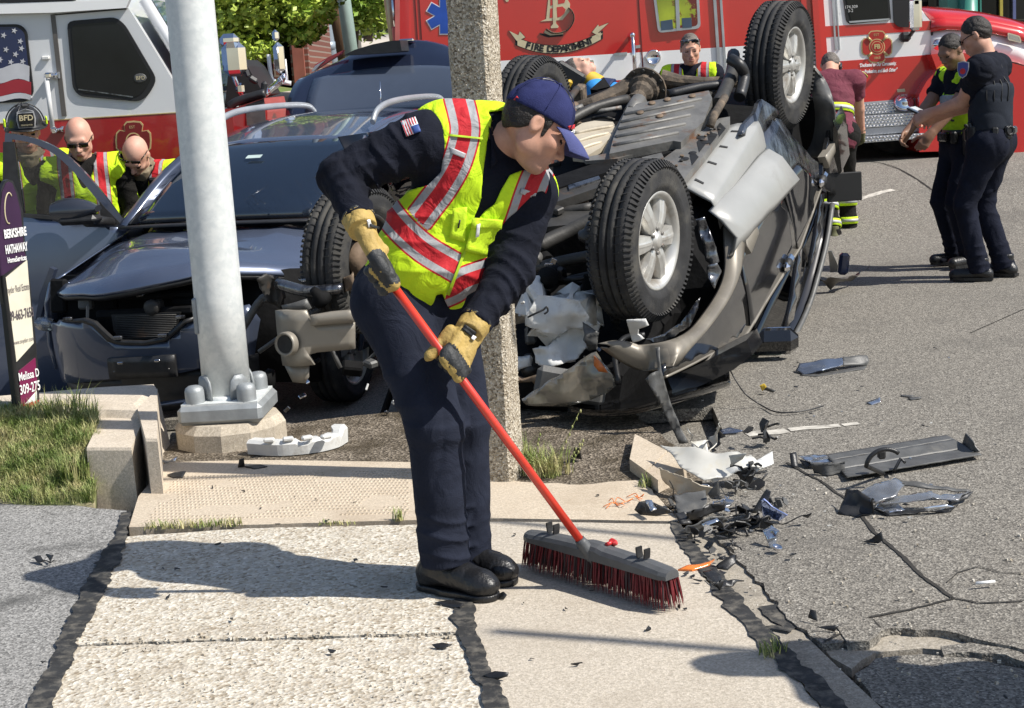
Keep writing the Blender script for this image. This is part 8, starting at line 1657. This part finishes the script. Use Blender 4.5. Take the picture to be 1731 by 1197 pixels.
for fr_ in (.42,.58,.74,.88):
    mb=MB();P=[]
    for y in np.linspace(100,178,12):row=qv[np.abs(qv[:,1]-y) < 4,0];P.append(on_surface(bv,row.min()+(row.max()-row.min())*fr_,y,.002,5))
    mb.tube(smoothpath(P[::2],3),.004,5);mb.build('vest_seam',m_black,bv)
pc_=on_surface(j['shirt'],1628,118,.004,8);mb=MB();n_=-ray(1628,118);n_=nrm(n_+V(-.4,0,0));Rp=frame(n_,_r2);mb.prism([pc_+Rp@V(x,y,0) for x,y in [(-.038,.05),(0,.058),(.038,.05),(.04,0),(.025,-.04),(0,-.058),(-.025,-.04),(-.04,0)]],n_*.004);pt=mb.build('shoulder_patch',m_silver,t);mb=MB();mb.prism([pc_+n_*.004+Rp@V(x,y,0)*.88 for x,y in [(-.038,.05),(0,.058),(.038,.05),(.04,0),(.025,-.04),(0,-.058),(-.025,-.04),(-.04,0)]],n_*.003);mb.build('patch_field',M('patch_blue',(.06,.07,.24),.6),pt);mb=MB();mb.lathe(pc_+n_*.007-Rp[:,1]*.01,n_,[(.02,0),(0,.003)],12);mb.build('patch_seal',m_vred,pt)
wr=j['a1'][2];nbk=thing('notebook','small open notebook held by the nearer police officer','notebook',wr+j['f0']*.1);mb=MB();c_=(j['a1'][2]+j['a-1'][2])/2+j['f0']*.12+V(0,0,.03);Rn=frame(nrm(-j['f0']*.5+V(0,0,1)),j['r0']);mb.rbox(c_,(.16,.11,.012),Rn,.003);mb.build('cover',m_blackpl,nbk);mb=MB();mb.rbox(c_+Rn[:,2]*.009,(.15,.10,.006),Rn,.002);mb.build('page',m_white,nbk)
p=D(1630,448,11.5);p[2]=0
j=human('person','shorter police officer in lime yellow vest facing the notebook, half hidden behind his colleague',p,PI+.30,1.76,lean=.03,head=(-.2,.5),hands=((.40,.12,1.02),(.38,-.14,1.0)),feet=((.0,.10),(.02,-.10)),shirt=m_pol,trousers=m_poltr,boots=m_boot,short=True,hair=m_hair,skin=m_skin3,shirtlen=.02,curl=.9)
t=j['t'];duty(j,0,False);v=Vol(j['hip']-.5,j['hip']+.8,.008);k=j['k'];fl=(j['f'].astype(np.float32),1.45);v.add(capped(j['hip']+j['tu']*.08,j['che'],.17*k,.175*k,fl),.03,0,.016);v.add(cone(j['che'],j['hip']+j['tu']*.42,.172*k,.12*k,fl),.04,0,.016);v.add(cone(j['a1'][0],j['a-1'][0],.09*k,.09*k),.05,0,.006)
for s in (1,-1):v.add(cone(j['a%d' % s][0]+j['r']*s*.06,j['a%d' % s][1]+j['r']*s*.04,.08,.08),.01,0,0,'s')
v.add(cone(j['nb']-j['tu']*.02,j['nb']+j['tu']*.12,.085,.09),.01,0,0,'s');v.wrinkle(.004,20,3)
yv=v.build('yellow_vest',bandmat('police_vest_band',(.50,.80,.02),[(.035,(.36,.36,.37))]),t,attr={'band':lambda q:np.abs((q-j['hip'])@j['tu']-.32)})
text('vest_lettering','POLICE',.095,j['hip']+j['tu']*.2+j['f']*.165,-j['r'],j['tu'],m_black,yv,extrude=.004,bold=.003)
# patient on a stretcher with its head end raised, in front of the ambulance
sy=12.7;hc=D(978,118,sy);bA=nrm(V(.80,-.2,-.56));bN=nrm(V(.5,-.12,.8));bN=nrm(bN-bA*(bN@bA));bS=np.cross(bN,bA);PB=np.stack([bA,bS,bN],1);q_=lambda a,b,c:hc+PB@V(a,b,c)
stt=thing('stretcher','ambulance stretcher half hidden behind the overturned car','stretcher',V(hc[0]+.8,sy,.1));mb=MB();mb.rbox(q_(.45,0,-.22),(1.2,.55,.08),PB,.03);seat=q_(1.05,0,-.22);mb.rbox(seat+V(.45,-.1,-.02),(.95,.55,.08),rotz(-.24),.03);mb.build('mattress',m_blackpl,stt);mb=MB()
for y in (-.29,.29):mb.tube([q_(-.15,y,-.24),q_(1.05,y,-.24),q_(1.05,y,-.24)+V(.9,-.2,0)],.018,8)
for x in (.2,.8):
    for y in (-.25,.25):p=q_(x,y,-.25);mb.tube([p,V(p[0]+.1,p[1],.05)],.018,8)
mb.build('frame',m_scraped,stt)
pt=thing('person','patient in a blue shirt and neck collar lying face up on the stretcher','person',q_(.5,0,-.1));hf=nrm(bN*.95+bA*.0+V(.1,0,.25));hu=-bA;hps,HP,HR=headprims(hc,hf,hu);v=Vol(hc-V(.35,.6,1.1),hc+V(1.9,.6,.4),.010);flz=(bN.astype(np.float32),1.4)
nb,ch,pv=q_(.17,0,-.05),q_(.42,0,-.03),q_(.80,0,-.06);kd=V(.42,-.1,.05)
pr_=[(cone(nb,q_(.06,0,0),.06,.055),.03,0),(cone(ch,pv,.17,.15,flz),.04,4),(cone(q_(.23,-.18,-.05),q_(.23,.18,-.05),.09,.09),.05,4)]
for s in (1,-1):
    h_=pv+bS*.1*s;e_,w_=q_(.47,.26*s,-.05),q_(.66,.12*s,.09);pr_ += [(cone(h_,h_+kd,.09,.07),.04,5),(cone(h_+kd,h_+kd+V(.42,-.1,-.06),.07,.05),.03,5),(cone(q_(.23,.2*s,-.05),e_,.06,.05),.03,4),(cone(e_,w_,.045,.035),.02,0)]+[(a_,b_,0) for a_,b_ in handprims(w_,bA*.6-bS*.6*s,bN,s)]
for p_,q,i_ in pr_:v.add(p_,q,i_)
for p_,q,i_,op in hps:v.add(p_,q,i_,0,op)
m_bshirt=M('blue_shirt',(.03,.26,.62),.8,var=.12,bump=.3,bscale=30);v.build('body',[m_skin2,m_eye,m_lip,m_teeth,m_bshirt,m_navytr],pt)
v=Vol(hc-V(.3,.6,1.0),hc+V(1.2,.6,.4),.010);v.add(cone(ch,pv,.18,.155,flz),.04);v.folds(nb,pv,.012,5,3,.1,.9,2,.3);v.build('shirt',m_bshirt,pt)
v=Vol(nb-.35,nb+.35,.008);v.add(capped(q_(.19,0,-.03),q_(.31,0,-.02),.10,.16,flz));v.build('dark_collar',M('dark_blue_strap',(.01,.02,.07),.7),pt);v=Vol(nb-.3,nb+.3,.008);v.add(capped(q_(.09,0,-.02),q_(.20,0,-.03),.075,.09));v.build('neck_collar',M('collar_yellow',(.6,.38,.03),.5),pt)
v=Vol(hc-.16,hc+.16,.007);v.add(ell(HP(-.014,0,.022),(.102,.081,.103),HR));v.cut(HP(.03,0,.03),nrm(HR[:,0]*.8-HR[:,2]*.5));v.build('hair',m_hairgrey,pt)
for s in (-1,1):mb=MB();mb.rbox(q_(-.02,s*.15,-.07),(.26,.09,.16),PB,.02);mb.build('head_block',m_blackpl,stt)
mb=MB();mb.rbox(q_(.02,-.2,-.2),(.05,.06,.24),PB,.015);mb.build('yellow_strap',M('collar_yellow',(.6,.38,.03),.5),stt)
mb=MB();mb.rbox(q_(.3,-.26,-.22),(.24,.12,.08),PB,.03);mb.build('folded_sheet',M('violet_sheet',(.3,.3,.5),.8),stt)
# distant pedestrian
p=D(545,140,27);p[2]=hz(p[0],27)+.0;hh=D(546,82,27)[2]-p[2]
human('person','distant pedestrian in a dark top beside the pale blue post',p,.3,max(1.5,min(1.9,hh)),shirt=m_pol,trousers=m_navytr,boots=m_boot,hair=m_hair,res=.016,skin=m_skin3)
# bystander just outside the frame at the right: throws the big shadow in the lower right corner
p=G(1205,1120)+TO_SUN*V(1,1,0)/TO_SUN[2]*1.74;p[2]=-.01
human('person','bystander standing out of view at the right whose shadow falls across the kerb',p,PI,1.78,shirt=m_navy,trousers=m_navytr,boots=m_boot,hair=m_hair,res=.012)
# ---------------------------------------------------------------- wreckage on the road and pavement
def piece(label,polys,mats,thick=.004,cat='debris',name='plastic_fragment',amp=.006,group=None,res=.025):
    """each poly: [(px, py, height above ground)]; a bent sheet laid over those points"""
    mb=MB();mats=mats if isinstance(mats,(list,tuple)) else [mats];allp=[]
    for q in polys:
        mi=0
        if isinstance(q,tuple):mi,q=q
        mx,my=np.mean([a[:2] for a in q],0);zb=.004 if (mx < 1225 and my > 830) or mx < 1000 else -.008;P=np.array([G(x,y,z+zb) for x,y,z in q]);allp.append(P);c=P.mean(0);u,s_,vt=np.linalg.svd(P-c);ex,ey,n=vt[0],vt[1],vt[2];ab=[((p-c)@ex,(p-c)@ey) for p in P];hh=np.array([(p-c)@n for p in P]);A=np.array(ab);sd=len(allp)*3.7+c[0]*5
        def fn(a,b,c=c,ex=ex,ey=ey,n=n,A=A,hh=hh,sd=sd):
            w_=1/((A[:,0]-a)**2+(A[:,1]-b)**2+1e-4);return c+ex*a+ey*b+n*(float((w_*hh).sum()/w_.sum())+amp*mnoise.noise(Vector((a*30+sd,b*30,sd))))
        try:sheet(mb,ab,fn,thick,(res*.7,res*.7),mi,inward=(0,0,-1))
        except Exception:mb.prism(P,V(0,0,-thick),mi)
    o=mb.build(name,mats,org=allp[0].mean(0));return tag(o,label,cat,group)
def lump(label,x,y,n,s,mat,seed,name='plastic_fragment',cat='debris',spread=.05,h=.04):
    r=random.Random(seed);mb=MB();c=G(x,y,0)
    for i in range(n):
        p=c+V(r.uniform(-1,1)*spread,r.uniform(-1,1)*spread*.7,r.uniform(.004,h));R_=frame(V(r.gauss(0,1),r.gauss(0,1),r.gauss(0,1)))
        if i % 3:mb.prism([p+R_@V(s*a*r.uniform(.6,1.3),s*b*r.uniform(.6,1.3),0) for a,b in ((-1,-.5),(.2,-.9),(1,-.1),(.5,.7),(-.6,.8))],R_[:,2]*.004)
        else:mb.tube(smoothpath([p,p+R_[:,0]*s*1.2,p+R_[:,0]*s*1.6+R_[:,1]*s*.8],3),s*.16,6)
    return tag(mb.build(name,mat,org=c),label,cat)
m_sil=M('silvered_plastic',(.62,.65,.70),.12,.9,var=.15,vscale=20);m_ivory=M('yellowed_white_plastic',(.50,.49,.45),.35,var=.08,vscale=10,col2=(.5,.46,.36),mix=(.55,.75),m2=7)
# foam bumper core by the pole
mb=MB();pth=smoothpath([G(420,768,0),G(470,771,0),G(530,766,0),G(570,757,0),G(588,747,0)],6);n_=len(pth);rows=[]
for i,p in enumerate(pth):
    t=i/(n_-1);tg=nrm(pth[min(n_-1,i+1)]-pth[max(0,i-1)]);b=np.cross(V(0,0,1),tg);hgt=.065+.02*(t > .85)-.014*((i % 5) < 2 and t > .3);d_=.06-.016*((i % 5) < 2 and t > .3);rows.append([p+b*0,p+V(0,0,hgt*.8)-b*.004,p+V(0,0,hgt)+b*.012,p+V(0,0,hgt)+b*d_,p+b*d_,p])
mb.grid(rows,smooth=False);mb.prism(rows[0][:-1],V(-.002,0,0));mb.prism(rows[-1][:-1],V(.002,0,0));r=random.Random(3)
for k in range(4):mb.rbox(G(455+32*k,744-2*k,.075),(.05,.03,.02),rotz(.2*k),.006)
tag(mb.build('foam_bumper_core',m_whitepl,org=G(500,765)),'white moulded bumper core lying at the foot of the steel pole','debris')
piece('long black channel-shaped trim lying across the road at the right',[[(1398,768,.045),(1600,735,.045),(1612,742,.04),(1404,778,.035)],[(1404,778,.035),(1612,742,.04),(1640,757,.012),(1420,793,.012)],[(1420,793,.012),(1640,757,.012),(1660,768,.02),(1432,806,.02)],[(1626,752,.02),(1632,732,.07),(1645,746,.06),(1658,764,.02),(1640,764,.015)],[(1612,742,.04),(1626,750,.03),(1646,764,.02),(1622,764,.01),(1604,750,.02)]],[m_greypl,m_blackpl],amp=.002,name='trim_channel')
piece('grey block and chrome strip touching the left end of the long black trim',[[(1370,783,.05),(1428,779,.05),(1428,800,.0),(1400,804,.0),(1376,799,.0)],(1,[(1348,770,.03),(1404,768,.035),(1410,780,.03),(1372,782,.025)]),(2,[(1335,766,.05),(1346,764,.05),(1350,790,.0),(1338,790,.0)]),(2,[(1350,776,.02),(1372,782,.02),(1362,792,.0)])],[m_greypl,m_sil,m_blackpl],amp=.004)
mb=MB();mb.tube([G(1494,802,.0)+V(0,.01,0)]+[G(1497,792,.07)+V(-.075*math.cos(t),.0,.075*math.sin(t)) for t in np.linspace(.2,2.3,14)],.009,8);mb.rbox(G(1490,768,.09),(.03,.03,.035),None,.006);mb.tube([G(1512,795,.02),G(1522,776,.05),G(1530,782,.04)],.007,6);tag(mb.build('hose_clip',m_blackpl,org=G(1497,795)),'black open ring clip standing in front of the long black trim','debris')
piece('smashed clear headlamp with a black housing, largest piece on the road',[(1,[(1415,868,.0),(1430,826,.06),(1450,828,.08),(1476,842,.08),(1476,868,.0),(1450,874,.0)]),[(1450,832,.06),(1486,815,.09),(1512,808,.10),(1530,818,.08),(1515,838,.06),(1480,850,.05)],[(1515,838,.05),(1560,830,.06),(1612,834,.05),(1640,830,.03),(1620,846,.03),(1540,848,.04),(1480,852,.04)],(2,[(1512,808,.08),(1560,816,.06),(1642,828,.03),(1640,833,.02),(1556,824,.05),(1524,818,.06)]),(3,[(1480,850,.03),(1512,846,.035),(1530,862,.012),(1500,866,.01),(1478,858,.02)]),(3,[(1562,858,.03),(1598,852,.03),(1612,856,.02),(1590,862,.012),(1568,864,.012)]),(1,[(1476,860,.01),(1560,861,.012),(1620,854,.02),(1600,866,.0),(1500,872,.0)]),(1,[(1600,840,.03),(1646,830,.03),(1636,842,.015),(1606,852,.01)])],[m_clear,m_blackpl,m_greypl,m_sil],amp=.008,name='broken_headlamp')
piece('grey blue mirror cover lying on the road below the wing mirror',[[(1345,626,.01),(1352,614,.04),(1390,607,.055),(1425,604,.05),(1425,616,.03),(1390,626,.02),(1358,633,.0)],(1,[(1425,603,.055),(1466,600,.05),(1470,608,.03),(1466,618,.0),(1425,618,.02)]),(1,[(1352,634,.0),(1400,628,.0),(1466,618,.0),(1460,624,0),(1380,636,0)])],[M('grey_blue_paint',(.11,.135,.19),.25,.4,coat=.7),m_greypl],amp=.004,name='mirror_cover')
piece('large curved white headlamp shell on the kerb stone',[[(1116,752,.12),(1180,757,.14),(1240,762,.13),(1270,770,.1),(1290,790,.06),(1230,806,.05),(1190,812,.05),(1150,790,.08)],(1,[(1192,796,.07),(1250,786,.09),(1306,762,.10),(1308,784,.06),(1262,806,.03),(1205,815,.03)]),[(1232,770,.13),(1262,766,.15),(1256,776,.12),(1236,788,.09)]],[m_ivory,M('white_gloss_plastic',(.60,.60,.58),.25,coat=.5,var=.05)],amp=.004,name='lamp_shell',res=.03)
piece('tan torn shell in front of the white headlamp shell',[[(1112,790,.10),(1140,800,.10),(1180,818,.07),(1212,826,.05),(1196,838,.02),(1150,836,.02),(1126,818,.04)]],m_heat,amp=.01)
piece('upright translucent white shard beside the hanging grey strip',[[(1196,740,.06),(1214,714,.16),(1217,722,.14),(1212,748,.05),(1198,764,.02)],[(1162,722,.13),(1174,736,.10),(1198,744,.06),(1186,764,.03),(1166,748,.06)],[(1168,752,.02),(1192,742,.05),(1198,764,.0),(1176,768,.0)]],m_ivory,amp=.008)
piece('grey plastic panel with torn upright corners near the gutter',[[(1140,836,.06),(1192,828,.07),(1196,848,.04),(1190,862,.02),(1146,872,.01)],[(1130,812,.12),(1136,812,.12),(1142,840,.05),(1146,866,.01),(1138,872,.0),(1136,840,.05)],[(1196,834,.07),(1214,812,.12),(1218,836,.06),(1206,844,.03)]],m_greypl,amp=.01)
piece('black curved bracket under the torn grey panel',[[(1160,866,.04),(1200,852,.05),(1224,850,.05),(1226,862,.02),(1190,874,.01),(1162,880,.0)],[(1140,868,.03),(1156,864,.03),(1170,884,.0),(1150,886,.0)]],m_blackpl,amp=.008)
piece('black mirror-shaped housing at the edge of the ramp slab',[[(1072,862,.02),(1080,848,.05),(1098,846,.05),(1124,858,.03),(1140,866,.01),(1110,872,.0),(1082,870,.0)],(1,[(1090,846,.055),(1102,846,.055),(1110,860,.04),(1100,864,.035)])],[m_blackpl,m_sil],amp=.006)
piece('crumpled grey silver lamp frame lying in the gutter seam',[[(1148,900,.01),(1160,890,.03),(1194,876,.05),(1222,872,.05),(1232,880,.02),(1206,888,.01),(1170,902,.0)],(1,[(1186,884,.045),(1212,876,.055),(1216,880,.05),(1190,892,.03)])],[m_greypl,m_sil],amp=.012)
lump('small heap of black plastic under the white lamp shell',1262,818,16,.035,m_blackpl,1,spread=.07,h=.06)
lump('spiky black plastic scrap between the silver lamp frame and the road',1230,902,14,.028,m_blackpl,2,spread=.05,h=.05)
lump('black plastic scrap left of the blue chrome piece',1278,892,9,.028,m_blackpl,3,spread=.045,h=.05)
lump('black clip heap behind the kerb stone by the white shell',1282,752,10,.03,m_blackpl,4,spread=.06,h=.09)
for lb_,x,y,n,s_,mt,sd in [('grey and black splinters on the corner of the ramp slab',1150,858,10,.022,m_greypl,11),('silvery broken bits beside the torn grey panel',1208,862,9,.02,m_sil,12),('dark splinters between the silver lamp frame and the gutter seam',1182,915,9,.018,m_blackpl,13),('grey splinters on the road right of the blue chrome shard',1318,858,8,.02,m_greypl,14),('black splinters in the gutter above the orange lens',1212,930,8,.018,m_blackpl,15),('silvery splinters in front of the tan torn shell',1180,836,8,.022,m_sil,16),('dark grey splinters at the foot of the white lamp shell',1240,832,9,.022,m_greypl,17),('black splinters behind the long curved black strip',1252,872,10,.024,m_blackpl,18)]:lump(lb_,x,y,n,s_,mt,sd,spread=.055,h=.035,name='plastic_splinters')
piece('blue mirrored chrome shard standing on the road',[[(1286,846,.08),(1292,842,.09),(1306,856,.06),(1332,870,.03),(1318,880,.0),(1290,872,.01)]],M('blue_mirror_chrome',(.42,.52,.85),.06,1,var=.05),amp=.004)
piece('grey fin-shaped bracket behind the blue chrome shard',[[(1270,868,.01),(1282,846,.06),(1296,824,.11),(1304,832,.10),(1298,850,.05),(1284,866,.01)]],m_greypl,amp=.006)
piece('long curved black strip in front of the blue chrome shard',[[(1242,884,.005),(1262,882,.012),(1290,882,.03),(1330,878,.03),(1358,870,.04),(1372,866,.05),(1366,876,.02),(1330,888,.01),(1280,894,.0)]],m_blackpl,amp=.004)
piece('pentagonal mirrored lamp fragment',[[(1289,896,.05),(1304,888,.06),(1316,896,.06),(1314,908,.03),(1296,914,.02)],(1,[(1296,912,.02),(1314,908,.03),(1310,924,.0),(1302,926,0)])],[m_sil,m_clear],amp=.003)
mb=MB();mb.lathe(G(1312,930,.0),V(.3,-.2,1),[(.006,0),(.014,.004),(.018,.014),(.016,.016),(.010,.008),(0,.006)],14);tag(mb.build('lamp_cup',m_chrome,org=G(1312,930)),'tiny chrome bulb cup on the road below the mirrored fragment','debris')
piece('orange indicator lens lying on the pavement edge',[[(1146,962,.004),(1165,954,.012),(1198,949,.014),(1208,945,.01),(1200,956,.004),(1170,964,.002)]],m_amber,thick=.006,amp=.003,name='indicator_lens')
piece('black cup-shaped fragment right of the orange lens',[[(1206,962,.005),(1216,950,.03),(1232,940,.045),(1242,938,.04),(1244,952,.02),(1230,964,.005)],[(1212,944,.03),(1226,938,.04),(1222,946,.03)]],m_blackpl,amp=.006)
piece('black torn wing of plastic below the orange lens',[[(1192,978,.015),(1210,988,.02),(1222,978,.035),(1240,976,.035),(1258,982,.015),(1240,994,.005),(1216,1002,.0)],[(1206,986,.03),(1224,980,.035),(1216,998,.0)]],m_blackpl,amp=.008)
piece('flat black rubber scrap draped over the gutter seam',[[(1188,966,.003),(1206,962,.006),(1218,972,.006),(1222,984,.004),(1204,984,.002)]],m_blackpl,amp=.004)
piece('sharp black triangular shard alone on the road',[[(1455,917,.003),(1474,910,.012),(1490,898,.045),(1492,914,.015),(1484,919,.0)]],m_blackpl,amp=.002)
piece('small silver fragment on the road right of the loose cable',[[(1464,680,.004),(1474,676,.012),(1488,671,.025),(1488,680,.006),(1474,684,.0)]],[m_sil],amp=.002)
piece('thin dark sliver of plastic on the road, the left one of two',[[(1522,667,.003),(1546,668,.006),(1542,671,.002),(1524,670,.0)]],m_greypl,amp=.001)
piece('thin grey sliver of plastic on the road, the right one of two',[[(1534,672,.003),(1556,670,.010),(1558,673,.004),(1540,676,.0)]],m_greypl,amp=.001)
piece('blue strip lying beside the road crack near the white line',[[(1216,728,.006),(1232,722,.02),(1256,727,.015),(1244,732,.004),(1222,733,.002)]],m_blue,amp=.003)
piece('dark brown wheel arch strip lying behind the overturned car',[[(1376,496,.01),(1384,470,.10),(1400,468,.12),(1432,470,.10),(1456,458,.09),(1469,446,.12),(1468,456,.08),(1440,474,.04),(1404,490,.01)]],M('brown_grey_plastic',(.09,.08,.07),.4,var=.2),amp=.006,res=.05)
piece('cream triangular panel standing behind the brown arch strip',[[(1400,424,.25),(1406,424,.25),(1424,456,.08),(1420,462,.06),(1404,460,.06)]],m_ivory,amp=.004)
mb=MB();mb.rbox(G(1426,446,.14),(.075,.06,.16),frame(V(.15,0,1)),.02);tag(mb.build('ribbed_block',M('dark_blue_plastic',(.02,.03,.07),.25,coat=.5),org=G(1426,450,0)),'dark blue ribbed block standing beside the cream panel','debris')
piece('small yellow and grey scrap at the crushed roof corner',[[(1284,652,.04),(1292,648,.05),(1296,654,.03),(1288,660,.01)],(1,[(1290,652,.03),(1312,660,.01),(1306,664,.0),(1288,658,.01)])],[M('yellow_scrap',(.55,.38,.04),.5),m_greypl],amp=.004)
piece('crumpled black scrap on the pale car park asphalt',[[(55,944,.008),(68,938,.02),(80,942,.03),(92,946,.01),(86,954,.0),(66,952,.0)],[(76,936,.02),(90,938,.025),(84,948,.01)]],m_blackpl,amp=.01)
piece('black leaf-shaped scrap on the rough slab',[[(730,1090,.003),(748,1086,.012),(764,1090,.006),(750,1096,.0),(736,1095,.0)]],m_blackpl,amp=.003)
piece('black folded strip at the lower end of the middle tar seam',[[(815,1142,.006),(836,1134,.02),(858,1136,.025),(858,1144,.01),(836,1150,.0)]],m_blackpl,amp=.006)
piece('black scrap at the foot of the concrete block',[[(282,803,.004),(296,798,.015),(314,796,.02),(308,806,.004),(292,808,.0)]],m_blackpl,amp=.005)
piece('black clip standing before the pole footing',[[(402,790,.0),(404,776,.045),(412,774,.05),(414,788,.0)],[(412,788,.004),(440,784,.01),(452,788,.004),(430,793,.0)]],m_blackpl,amp=.004)
piece('grey scrap on the pavement at the left of the concrete footing',[[(270,778,.01),(288,776,.02),(300,772,.025),(296,781,.005),(280,783,.0)]],m_sil,amp=.004)
piece('black fragment beside the grass clump on the rough ground',[[(968,772,.0),(972,756,.06),(980,758,.06),(984,776,.0)]],m_blackpl,amp=.004)
piece('dark rubber stub lodged upright at the broken asphalt edge',[[(1366,1044,.01),(1370,1030,.035),(1378,1032,.035),(1380,1050,.008)]],m_blackpl,amp=.004)
piece('flat dark rubber scrap in the broken asphalt edge below the stub',[[(1380,1060,.01),(1420,1056,.02),(1410,1068,.0)]],m_blackpl,amp=.004)
mb=MB();r=random.Random(8)
for i in range(9):p=G(r.uniform(1035,1085),r.uniform(836,856),.006);mb.tube(smoothpath([p,p+V(r.uniform(-.03,.03),r.uniform(-.03,.03),.012),p+V(r.uniform(-.06,.06),r.uniform(-.04,.04),.0)],3),.0018,5)
tag(mb.build('orange_threads',m_amber,org=G(1060,845)),'tangle of orange threads on the ramp slab corner','debris')
mb=MB();q=G(1666,987,.004);mb.cyl(q-V(.03,0,-.004),q+V(.03,.004,.004),.005,n=8);tag(mb.build('cigarette_end',m_white,org=q),'white cigarette end on the road at the far right','litter')
piece('black scrap caught under the toe of the sweeping man\'s boot',[[(838,1006,.01),(850,1000,.025),(857,1006,.015),(850,1014,.0),(842,1013,.0)]],m_blackpl,amp=.005)
piece('dark torn scrap at the top of the middle tar seam',[[(735,1018,.004),(760,1012,.012),(784,1020,.014),(778,1028,.004),(752,1024,.0)]],m_blackpl,amp=.005)
# small shards: nothing tells them apart
r=random.Random(21)
spots=[(340,922),(368,922),(300,963),(336,972),(286,1010),(318,980),(276,962),(388,1050),(560,1103),(612,960),(600,948),(520,1020),(690,988),(650,995),(215,1100),(244,1098),(372,886),(440,860),(535,845),(362,825),(412,832),(470,888),(552,882),(500,840),(600,850),(36,1072),(20,842),(76,1120),(470,960),(430,1000),(1010,838),(980,950),(1158,1030),(1150,1028),(900,1115),(975,1124),(1095,1065),(1160,972),(1172,975),(960,1030),(1380,560),(1350,520),(1500,870),(1600,860),(1345,655),(1420,640),(1456,655),(1330,600),(1370,700),(1560,720),(1530,855),(1580,590),(1250,830),(1330,915),(1235,870),(1200,915),(1290,930),(1180,985),(1340,940),(1240,1010),(1690,745),(1700,1180),(1655,980),(1325,395),(1505,335),(1600,345),(1350,615),(1285,670),(1315,605),(870,905),(940,905),(820,930),(1000,1000),(885,1020)]
proto=None
for i,(x,y) in enumerate(spots):
    if i < 4:
        mb=MB();s_=.014;ang=sorted(r.uniform(0,6.28) for _ in range(5));P=[V(s_*math.cos(a)*r.uniform(.5,1.4),s_*math.sin(a)*r.uniform(.4,1),r.uniform(.001,.008)) for a in ang];mb.prism(P,V(0,0,.003));o=mb.build('small_shard',m_blackpl,org=V(0,0,0));proto=(proto or [])+[o]
    else:o=proto[i % 4].copy();C.objects.link(o)
    p=G(x,y,.004);p[2] += hz(p[0],p[1]) if y < 560 and x > 1200 else 0;o.location=Vector(p);o.rotation_euler=(r.uniform(-.25,.25),r.uniform(-.25,.25),r.uniform(0,6.28));k=r.uniform(.35,1.1);o.scale=(k,k,k)
    zn='street' if (x > 1190 and y < 1060) or y < 780 else 'ramp slab' if y < 884 else 'pale car park asphalt' if x < 110 else 'rough pebbly slab' if x < 790 else 'smooth slab around the broom'
    tag(o,'small black plastic shard scattered on the '+zn,'debris','small black shards on the '+zn)
proto2=None
for i in range(46):
    x,y=r.uniform(1150,1640),r.uniform(580,900)
    if i < 3:
        mb=MB();s_=.010;P=[V(s_*math.cos(a)*r.uniform(.5,1.4),s_*math.sin(a)*r.uniform(.5,1),r.uniform(0,.004)) for a in (0,1.5,3,4.6)];mb.prism(P,V(0,0,.003));o=mb.build('glass_chip',m_clear if i else m_ivory,org=V(0,0,0));proto2=(proto2 or [])+[o]
    else:o=proto2[i % 3].copy();C.objects.link(o)
    p=G(x,y,.002);o.location=Vector(p);o.rotation_euler=(0,r.uniform(-.3,.3),r.uniform(0,6.28));k=r.uniform(.4,1.1);o.scale=(k,k,k);tag(o,'tiny pale chip of glass or plastic on the road','debris','pale chips scattered on the road')
